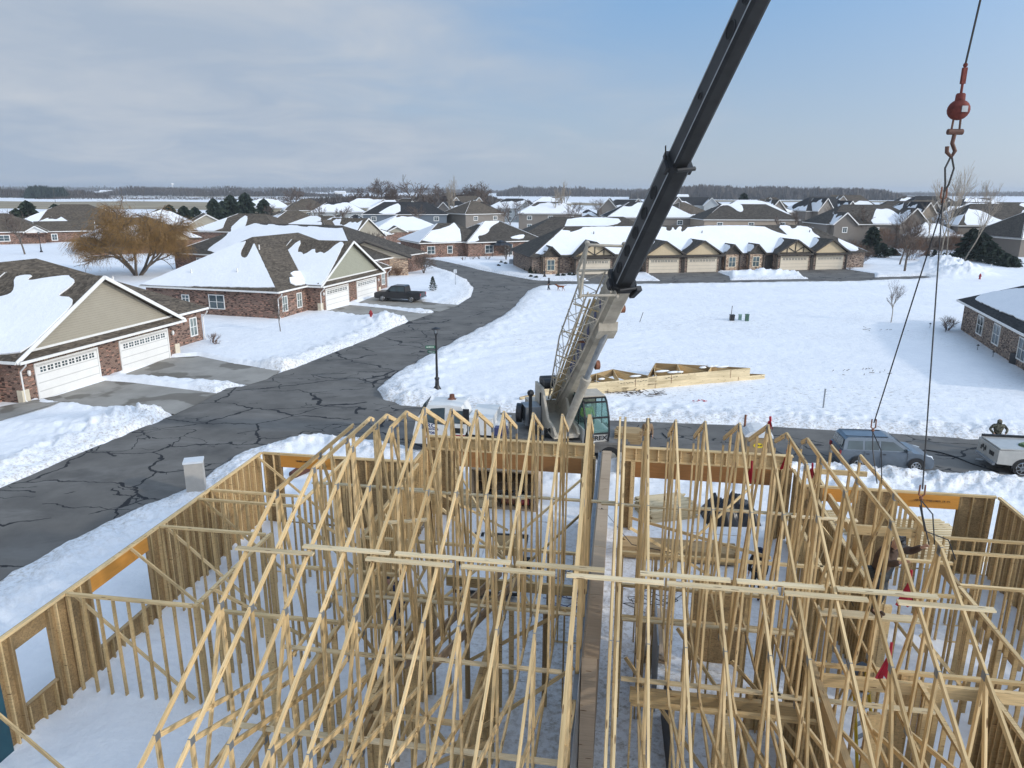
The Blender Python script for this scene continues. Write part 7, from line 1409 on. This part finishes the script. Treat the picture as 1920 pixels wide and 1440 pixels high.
def shrub(label, loc, h, w, seed, name='bare_shrub', mat='twig', n=260, lev=2, group=None, cat='shrub', minr=.006):
    rnd = random.Random(seed); R = thing(name, label, cat, loc, 0, group); out = []
    stems = max(5, int(n/30))
    for i in range(stems): a = rnd.random()*6.28; t = rnd.random()**.7; d = Vector((math.cos(a)*w/h*.6*t, math.sin(a)*w/h*.6*t, 1)).normalized(); grow(rnd, (math.cos(a)*w*.06, math.sin(a)*w*.06, 0), d, h*.45, .022, 1, 1+lev, out, .55, .25, (3, 4), .66, .14, minr)
    k = h/max(s[1][2] for s in out); V, F = tubes_np([(tuple(c*k for c in s[0]), tuple(c*k for c in s[1]), s[2], s[3]) for s in out], 3); np_mesh('branches', V, F, M[mat], R); return R
def evergreen_bush(label, loc, h, w, seed, mat='leafdark', n=700, name='evergreen_shrub', group=None, long=1.0, yaw=0):
    rnd = np.random.RandomState(seed); R = thing(name, label, 'shrub', loc, yaw, group); u = rnd.randn(n, 3); u /= np.linalg.norm(u, axis=1, keepdims=True); lob = .8+.2*np.sin(u[:, 0]*5+seed)*np.cos(u[:, 1]*6); c = u*lob[:, None]*(.6+.4*rnd.rand(n)[:, None]**.4); c[:, 2] = np.abs(c[:, 2]); c *= np.array([w/2*long, w/2, h]); s = .09*max(1, h)*(.6+rnd.rand(n))[:, None]; a = rnd.randn(n, 3); b = rnd.randn(n, 3)
    V = np.stack([c-a*s*.5, c+b*s*.5, c+a*s*.5, c-b*s*.5], 1).reshape(-1, 3); np_mesh('foliage', V, np.arange(4*n).reshape(-1, 4), M[mat], R)
    mb = MB(); mb.tube([(0, 0, -.05), (0, 0, h*.5)], .04, 6); mb.build('stem', M['bark'], R); return R
# the golden willow
def willow():
    rnd = random.Random(42); loc = G(258, 518); R = thing('willow_tree', 'wide golden brown weeping willow, leafless, between the left duplexes', 'tree', (loc.x, loc.y, 0)); out = []
    for i in range(7): a = i*.9+rnd.random(); d = Vector((math.cos(a)*.75, math.sin(a)*.55, 1)).normalized(); grow(rnd, (math.cos(a)*.3, math.sin(a)*.3, -.1), d, 5.0, .21, 0, 3, out, .66, .05, (3, 4), .66, .13, .03)
    V, F = tubes_np([s for s in out if s[4] <= 1], 7); np_mesh('trunk', V, F, M['bark'], R, True); V, F = tubes_np([s for s in out if s[4] > 1], 4); np_mesh('limbs', V, F, M['bark'], R)
    tips = [s for s in out if s[4] >= 2]; segs = []
    for s in tips:
        for _ in range(4):
            t = rnd.random(); p = Vector(s[0]).lerp(Vector(s[1]), t)
            if p.z < 3.0: continue
            for _ in range(8):
                o2 = Vector((p.x, p.y, 0)).normalized(); d = Vector((rnd.gauss(0, .6)+o2.x*.35, rnd.gauss(0, .6)+o2.y*.35, rnd.uniform(-.1, .8))); L = rnd.uniform(1.2, 3.4)*(1 if p.z > 5 else .6); q = p.copy(); k = 5
                for i in range(k): d = d+Vector((0, 0, -.36)); dn = d.normalized(); q2 = q+dn*L/k; segs.append((tuple(q), tuple(q2), .013, .011)); q = q2
    if len(segs) > 46000: rnd.shuffle(segs); segs = segs[:46000]
    V, F = tubes_np(segs, 3); np_mesh('crown', V, F, M['willow'], R); return R
willow()
p = G(47, 478); bare_tree('bare grey street tree left of the willow', (p.x, p.y, 0), 9.0, 3, 4, trunk=.38)
p = G(1696, 510); bare_tree('big round bare tree on the snow right of the garages', (p.x, p.y, 0), 10.5, 12, 5, spread=.5, up=.45, trunk=.26, shrink=.7, nb=(3, 4), minr=.014)
p = G(1686, 499); bare_tree('smaller bare tree just left behind the big round one', (p.x, p.y, 0), 8.5, 15, 4, spread=.5, up=.45, minr=.012)
p = G(1670, 607); bare_tree('young bare tree alone on the snowy lot', (p.x, p.y, .1), 4.5, 8, 4, r=.05, spread=.45, up=.4, trunk=.42, bark='palebark', minr=.006)
p = G(526, 624); bare_tree('thin young bare tree on the lawn before the second duplex', (p.x, p.y, .1), 3.6, 9, 4, r=.045, spread=.4, up=.35, trunk=.4, minr=.006)
p = G(795, 514); bare_tree('low wide many-stemmed bare tree beside the bend', (p.x, p.y, .1), 3.4, 10, 4, name='ornamental_tree', r=.09, fork=5, spread=.75, up=.1, trunk=.3, minr=.01)
p = G(950, 478); bare_tree('small dark bare tree beside the gazebo', (p.x, p.y-12, .1), 3.6, 11, 4, name='ornamental_tree', r=.09, fork=4, spread=.7, up=.15, trunk=.3, minr=.012)
p = G(812, 547); conifer('little spruce on the snow beside the bend', (p.x, p.y, .1), 1.9, 1.5, 1, n=900, dens=.12, mat='needle')
p = G(600, 470); 
# birches and bare trees on the right
BG = 'tall thin birches behind the snowy lot'
for i, (px, py, top, sd, le, lb) in enumerate([(1762, 488, 312, 21, (.02, 0), 'tall pale birch nearest the steep sling rope'), (1774, 484, 330, 22, (-.05, 0), 'second pale birch, slightly lower, forked low'), (1806, 492, 345, 23, (.22, 0), 'pale birch leaning to the right before the brown house'), (1738, 470, 360, 24, (-.1, 0), 'slender birch left of the rope')]):
    p = G(px, py); h = CAM_H-(p.y*(top-356)/1404) if top > 356 else CAM_H+p.y*(356-top)/1404*1.0; bare_tree(lb, (p.x, p.y, 0), h, sd, 4, 'birch_tree', r=.13, spread=.42, up=.5, bark='palebark', twig='palebark', group=BG, trunk=.42, lean=le, minr=.012)
for i, (px, d, top, sd, lb) in enumerate([(1790, 215, 300, 31, 'tall faint poplar against the sky right of the sling'), (1848, 225, 335, 32, 'tall faint poplar near the right edge'), (1702, 235, 372, 33, 'thin poplar among the right roofs'), (858, 250, 330, 34, 'pale poplar between the bare tree clumps, left centre'), (845, 255, 345, 35, 'second pale poplar left of centre'), (1040, 240, 338, 36, 'pale poplar rising behind the scalloped snow roof'), (1052, 246, 350, 37, 'second pale poplar behind the scalloped snow roof')]):
    p = at_dist(px, d); bare_tree(lb, (p.x, p.y, 0), CAM_H+d*(357-top)/1404, sd, 4, 'poplar_tree', r=.17, spread=.30, up=.7, bark='palebark', twig='palebark', group='pale poplars among the houses', trunk=.34, minr=.02)
for i, (px, d, top, lb) in enumerate([(715, 330, 336, 'wide bare tree, left in the clump left of centre'), (745, 345, 345, 'rounder bare tree inside the clump left of centre'), (768, 322, 330, 'gnarled bare tree standing highest in the clump left of centre'), (800, 345, 345, 'dense brown bare tree at the right of the left clump'), (888, 345, 340, 'dense round bare tree left of the white-roofed far house'), (905, 360, 348, 'lower bare tree overlapping the dense round one'), (688, 360, 346, 'bare tree at the left end of the clump'), (556, 400, 352, 'upright bare tree above the tan house'), (866, 352, 350, 'bare tree filling the gap behind the poplars'), (820, 365, 352, 'low bare tree between the clumps')]):
    p = at_dist(px, d); bare_tree(lb, (p.x, p.y, 0), CAM_H+d*(357-top)/1404, 50+i, 4 if px != 768 else 3, r=.42, spread=.75, up=.18, trunk=.26, minr=.07, group='large bare trees behind the houses', nb=(4, 5), shrink=.7)
CG = 'dark pines behind the left houses'
for i, (px, d, top, w, lb) in enumerate([(52, 205, 382, 9, 'dark pine with bare twigs before it at far left'), (30, 210, 396, 7, 'low dark pine left of the pair'), (104, 225, 388, 9, 'broad dark pine right of the far left pair'), (318, 232, 388, 9, 'round dark pine right of the twin-rake house'), (345, 225, 390, 8, 'dark pine beside the round one'), (366, 235, 392, 8, 'third dark pine of the left cluster'), (402, 262, 376, 8, 'pointed dark pine in the middle of the row'), (434, 268, 370, 9, 'tall pine in the middle of the row'), (462, 275, 366, 10, 'highest dark pine of the row'), (496, 282, 376, 9, 'spreading pine before the tan two-storey house'), (418, 285, 380, 8, 'pine half hidden between the middle ones'), (1392, 330, 362, 6, 'far thin dark conifer at the field edge')]):
    p = at_dist(px, d); conifer(lb, (p.x, p.y, 0), CAM_H+d*(357-top)/1404, w, 70+i, group=CG, n=1500, dens=.45, power=.55, name='pine_tree')
for i, (px, d, top, w, lb) in enumerate([(1832, 142, 425, 7, 'big dark evergreen nearest the left of the hedge group'), (1850, 139, 432, 7, 'big dark evergreen second in the hedge group'), (1868, 136, 448, 6, 'dark evergreen third in the hedge group'), (1884, 133, 462, 5, 'dark evergreen where the hedge drops'), (1900, 130, 470, 4.5, 'pointed dark arborvitae near the edge'), (1914, 128, 476, 4, 'last pointed arborvitae at the right edge'), (1818, 144, 458, 5, 'lower evergreen skirting the hedge group'), (1642, 152, 422, 5, 'olive juniper behind the right end of the garages'), (1662, 146, 452, 5, 'dark spruce right of the garages'), (1682, 150, 462, 4, 'low dark spruce behind the bare trees')]):
    p = at_dist(px, d); conifer(lb, (p.x, p.y, 0), CAM_H-d*(top-357)/1404, w, 90+i, group='dark evergreens right of the snowy lot', n=3000, dens=.34, power=.5, name='evergreen_tree')
for i, (px, py, h, lb) in enumerate([(1750, 487, 2.0, 'first'), (1768, 492, 1.8, 'second'), (1779, 496, 2.1, 'third'), (1790, 493, 1.7, 'fourth'), (1738, 481, 1.6, 'fifth, most leftward')]):
    p = G(px, py); conifer('%s of the knee-high spruces below the birches' % lb, (p.x, p.y, 0), h, h*.9, 120+i, n=500, dens=.25, group='small spruces below the birches', name='small_spruce')
for i, (px, d, h, w, lb) in enumerate([(1608, 133, 4.4, 6, 'tangled bare shrub hiding the right end of the garage row'), (1625, 131, 3.8, 5, 'lower bare shrub at the corner of the garage row'), (1440, 290, 6, 7, 'wide bare shrub on the open field'), (1560, 200, 4, 7, 'bare shrub behind the large taupe house'), (1720, 140, 5, 9, 'brown thicket between the bare tree and the birches'), (1760, 150, 5, 10, 'brown thicket behind the birches'), (1800, 150, 5.5, 8, 'brown thicket before the evergreens'), (1490, 300, 5, 8, 'shrub beside the dormered house'), (1665, 165, 5.5, 9, 'reddish thicket behind the spruces')]):
    p = at_dist(px, d); shrub(lb, (p.x, p.y, 0), h, w, 140+i, n=500, lev=3, minr=.018, mat='twig' if i % 2 else 'shrub', group='bare shrubs round the right houses')
p = G(722, 522)
for i, (px, py) in enumerate([(712, 524), (728, 521), (745, 519), (761, 516)]): p = G(px, py); shrub('%s clump of the reddish hedge under the cream gable' % NAMES[i+1], (p.x, p.y, .1), 1.7, 1.9, 160+i, n=500, lev=2, mat='shrub', group='reddish hedge under the cream gable')
for i, (px, py, h) in enumerate([(976, 498, 1.7), (984, 503, 1.6), (992, 508, 1.5), (1000, 514, 1.5), (970, 492, 1.8)]): p = G(px, py); evergreen_bush('%s dark yew along the left wall of the garage row' % NAMES[i+1], (p.x, p.y, .05), h, 2.0, 170+i, group='dark yews by the garage row')
for i, (px, py) in enumerate([(995, 521), (1005, 523), (1046, 518), (1056, 518), (1068, 517), (1076, 518), (940, 494), (948, 496), (935, 500)]): p = G(px, py); evergreen_bush('%s small round snow-ringed bush near the row bed' % NAMES[i+1], (p.x, p.y, .05), .45, .8, 180+i, n=200, group='small round bushes by the row')
for i, (px, py, h, w) in enumerate([(397, 645, .9, 1.6), (405, 648, .5, 1.0)]): p = G(px, py); shrub(('dry' if i else 'taller dry')+' shrub at the corner of the first duplex', (p.x, p.y, .1), h, w, 190+i, n=220, mat='shrub')
for i, (px, py) in enumerate([(1380, 509), (1395, 507), (1420, 507), (1590, 505)]): p = G(px, py); shrub('%s low brown shrub before the garage row windows' % NAMES[i+1], (p.x, p.y-.6, .05), .9, 1.4, 200+i, n=200, mat='shrub', group='low shrubs before the row')
for i, (px, py) in enumerate([(870, 489), (885, 487), (900, 486), (915, 487)]): p = G(px, py); shrub('%s dry tuft along the wall of the corner house' % NAMES[i+1], (p.x, p.y-.8, .05), .8, 1.6, 210+i, n=160, mat='shrub', group='dry tufts by the corner house')
p = G(1825, 628); shrub('reddish shrub against the wall of the right-edge house', (p.x-1.6, p.y+1.5, .05), 1.6, 1.6, 220, n=500, mat='shrub')
# gazebo behind the corner house
p = G(940, 478); R = thing('gazebo', 'black metal gazebo with a tiered canopy beside the corner house', 'gazebo', (p.x, p.y-4, 0)); mb = MB(); mb.lathe((0, 0, 2.3), [(2.6, 0), (1.0, .55), (.9, .62), (1.1, .6), (0, .95)], 4); mb.build('canopy', M['black'], R); 
for sx, sy in ((-1, -1), (1, -1), (1, 1), (-1, 1)): mb = MB(); mb.box((sx*1.7-.06, sy*1.7-.06, 0), (sx*1.7+.06, sy*1.7+.06, 2.32)); mb.build('post', M['black'], R)
p = G(960, 490); R = thing('air_conditioner', 'grey air conditioner at the corner of the garage row', 'air conditioner', (p.x, p.y-6, 0)); mb = MB(); mb.lathe((0, 0, 0), [(0, 0), (.5, 0), (.5, .9), (.35, .95), (0, .95)], 14); mb.build('casing', M['steel'], R)
p = G(1905, 684); R = thing('air_conditioner', 'black air conditioner against the brick wall of the right-edge house', 'air conditioner', (p.x-.1, p.y-.3, .1)); mb = MB(); mb.box((-.42, -.42, 0), (.42, .42, .85)); mb.build('casing', M['black'], R, bevel=.04); mb = MB(); mb.lathe((0, 0, .86), [(.36, 0), (.3, .04), (0, .04)], 16); mb.build('fan_grille', M['boom'], R)
for i, (px, py) in enumerate([(1772, 625), (1832, 659), (1861, 672), (1743, 617)]): p = G(px, py); R = thing('path_light', '%s small black path light before the right-edge house' % NAMES[i+1], 'path light', (p.x, p.y, .1), 0, 'path lights'); mb = MB(); mb.tube([(0, 0, 0), (0, 0, .38)], .02, 6); mb.build('stem', M['black'], R); mb = MB(); mb.lathe((0, 0, .38), [(.02, 0), (.13, .02), (.03, .12), (0, .13)], 10); mb.build('shade', M['black'], R)
rr = random.Random(77)
for i in range(26):
    px = [505, 590, 640, 735, 790, 905, 960, 1075, 1215, 1300, 1345, 1440, 1462, 1500, 1570, 1625, 1660, 1700, 1735, 1760, 1795, 1835, 1870, 1905, 985, 1130][i]; d = rr.uniform(165, 250) if px > 1400 else rr.uniform(200, 290); p = at_dist(px, d)
    bare_tree('leafless yard tree among the far houses', (p.x, p.y, 0), rr.uniform(6.5, 10.5), 300+i, 4, r=.16, spread=.6, up=.3, minr=.03, group='leafless yard trees among the far houses', trunk=.3)
for i in range(14):
    px = [1405, 1440, 1530, 1612, 1655, 1705, 1722, 1748, 1800, 1845, 620, 700, 860, 1000][i]; d = rr.uniform(150, 240); p = at_dist(px, d); shrub('brown leafless yard shrub among the far houses', (p.x, p.y, 0), rr.uniform(2.5, 4.5), rr.uniform(4, 7), 340+i, n=320, lev=2, minr=.03, mat='twig', group='brown yard shrubs among the far houses')
# wood at the far side of the fields: one mass per belt
def belt(name, label, px0, px1, d0, d1, h, n, mat, seed, lump=.5, w=.05):
    rnd = np.random.RandomState(seed); t = rnd.rand(n); dd = d0+(d1-d0)*rnd.rand(n); px = px0+(px1-px0)*t; a = np.array([ray(x, 356) for x in (0., 960., 1920.)]); tx = (px-960)/FPX/math.cos(PITCH)*math.cos(PITCH)*1.0
    tx = (px-960)/(FPX*math.cos(PITCH)+364*math.sin(PITCH)); X_ = tx*dd; hh = .8*h*np.clip(np.minimum(t, 1-t)*8, .1, 1)**.6*(1-lump+lump*2*vnoise(X_/h*.35, dd*.004, seed))*(.55+.45*vnoise(X_/h*1.6, dd*.01, seed+3)); cz = hh*rnd.rand(n)**.8; ww = h*w*(.5+rnd.rand(n)); ln = h*.16*(.5+rnd.rand(n)); dx = rnd.randn(n)*.5; a_ = rnd.rand(n)*3.14
    ux, uy = np.cos(a_)*ww, np.sin(a_)*ww
    V = np.stack([np.stack([X_-ux, dd-uy, np.maximum(0, cz-ln)], 1), np.stack([X_+ux, dd+uy, np.maximum(0, cz-ln)], 1), np.stack([X_+ux*.4+dx, dd, cz+ln], 1), np.stack([X_-ux*.4+dx, dd, cz+ln*.8], 1)], 1).reshape(-1, 3)
    o = np_mesh(name, V, np.arange(4*n).reshape(-1, 4), mat); tag(o, label, 'far wood', kind='stuff')
mw = plain('far bare wood', (.085, .072, .062), .95, 0, .3, .01); mp = plain('far pine wood', (.025, .038, .028), .95, 0, .35, .01)
belt('far_pine_wood', 'dark pine wood on the horizon at the far left', 42, 126, 900, 1020, 17, 9000, mp, 1, .12); belt('far_wood', 'bare wood round the dark pines at the far left', -200, 200, 960, 1150, 13, 12000, mw, 2, .35)
belt('far_hedgerow', 'hedgerow of bare trees between the left fields', 180, 640, 1250, 1400, 13, 12000, mw, 3, .8); belt('far_hedgerow', 'low brushy hedgerow beyond the brown field at left', 60, 620, 860, 900, 4.5, 5000, mw, 4, .8)
belt('far_wood', 'continuous bare wood along the left horizon', -300, 1000, 2600, 3200, 24, 16000, mw, 5, .4); belt('far_wood', 'bare wood along the horizon behind the centre', 930, 1300, 1500, 1800, 22, 10000, mw, 6, .3)
belt('far_wood', 'tall bare wood along the horizon right of the boom', 1180, 1700, 1100, 1350, 22, 20000, mw, 7, .35); belt('far_wood', 'faint wood on the right horizon', 1650, 2200, 2200, 2600, 18, 9000, mw, 8, .4)
belt('far_wood', 'bare wood behind the left centre clump', 560, 960, 520, 640, 11, 12000, mw, 9, .5)
# a few far farm details
p = at_dist(329, 3000); R = thing('water_tower', 'white water tower on the left horizon', 'water tower', (p.x, p.y, 0)); mb = MB(); mb.tube([(0, 0, 0), (0, 0, 26)], 1.6, 10); mb.build('stem', M['white'], R); mb = MB(); mb.ball((0, 0, 29), 6.5, 16, (1, 1, .65)); mb.build('tank', M['white'], R, True)
for i, (px, d, h) in enumerate([(107, 640, 12), (233, 620, 12), (273, 700, 11), (512, 700, 11)]): p = at_dist(px, d); mb = MB(); mb.tube([(0, 0, 0), (0, 0, h)], .16, 6); mb.box((-1.2, -.08, h-1), (1.2, .08, h-.8)); o = mb.build('utility_pole', M['bark']); o.location = (p.x, p.y, 0); tag(o, '%s utility pole from the left along the brown field' % NAMES[i+1], 'utility pole', 'utility poles along the field')
for i, (px, d, lb) in enumerate([(205, 1800, 'white farm shed on the left horizon'), (640, 2000, 'pale farm shed left of the clump'), (1268, 1000, 'low pale farm building right of the boom')]): p = at_dist(px, d); R = thing('farm_shed', lb, 'farm building', (p.x, p.y, 0)); mb = MB(); mb.box((-14, -6, 0), (14, 6, 5)); mb.build('wall', M['white'], R); mb = MB(); mb.prism([(-14.5, -6.5, 5), (-14.5, 6.5, 5), (-14.5, 0, 8)], (29, 0, 0)); mb.build('roof', M['roofsnow'], R)
# ------------------------------------------------------------------ air
mb = MB(); mb.box((-6500, -60, -3), (6500, 8000, 46)); hz = mb.build('haze', M['snow']); hz.data.materials.clear()
hm = bpy.data.materials.new('haze'); hm.use_nodes = True; nt = hm.node_tree; nt.nodes.clear(); o_ = nt.nodes.new('ShaderNodeOutputMaterial'); v_ = nt.nodes.new('ShaderNodeVolumePrincipled')
v_.inputs['Color'].default_value = (.82, .9, 1, 1); v_.inputs['Density'].default_value = .00017; v_.inputs['Anisotropy'].default_value = .2; nt.links.new(v_.outputs[0], o_.inputs['Volume']); hz.data.materials.append(hm); tag(hz, kind='stuff')
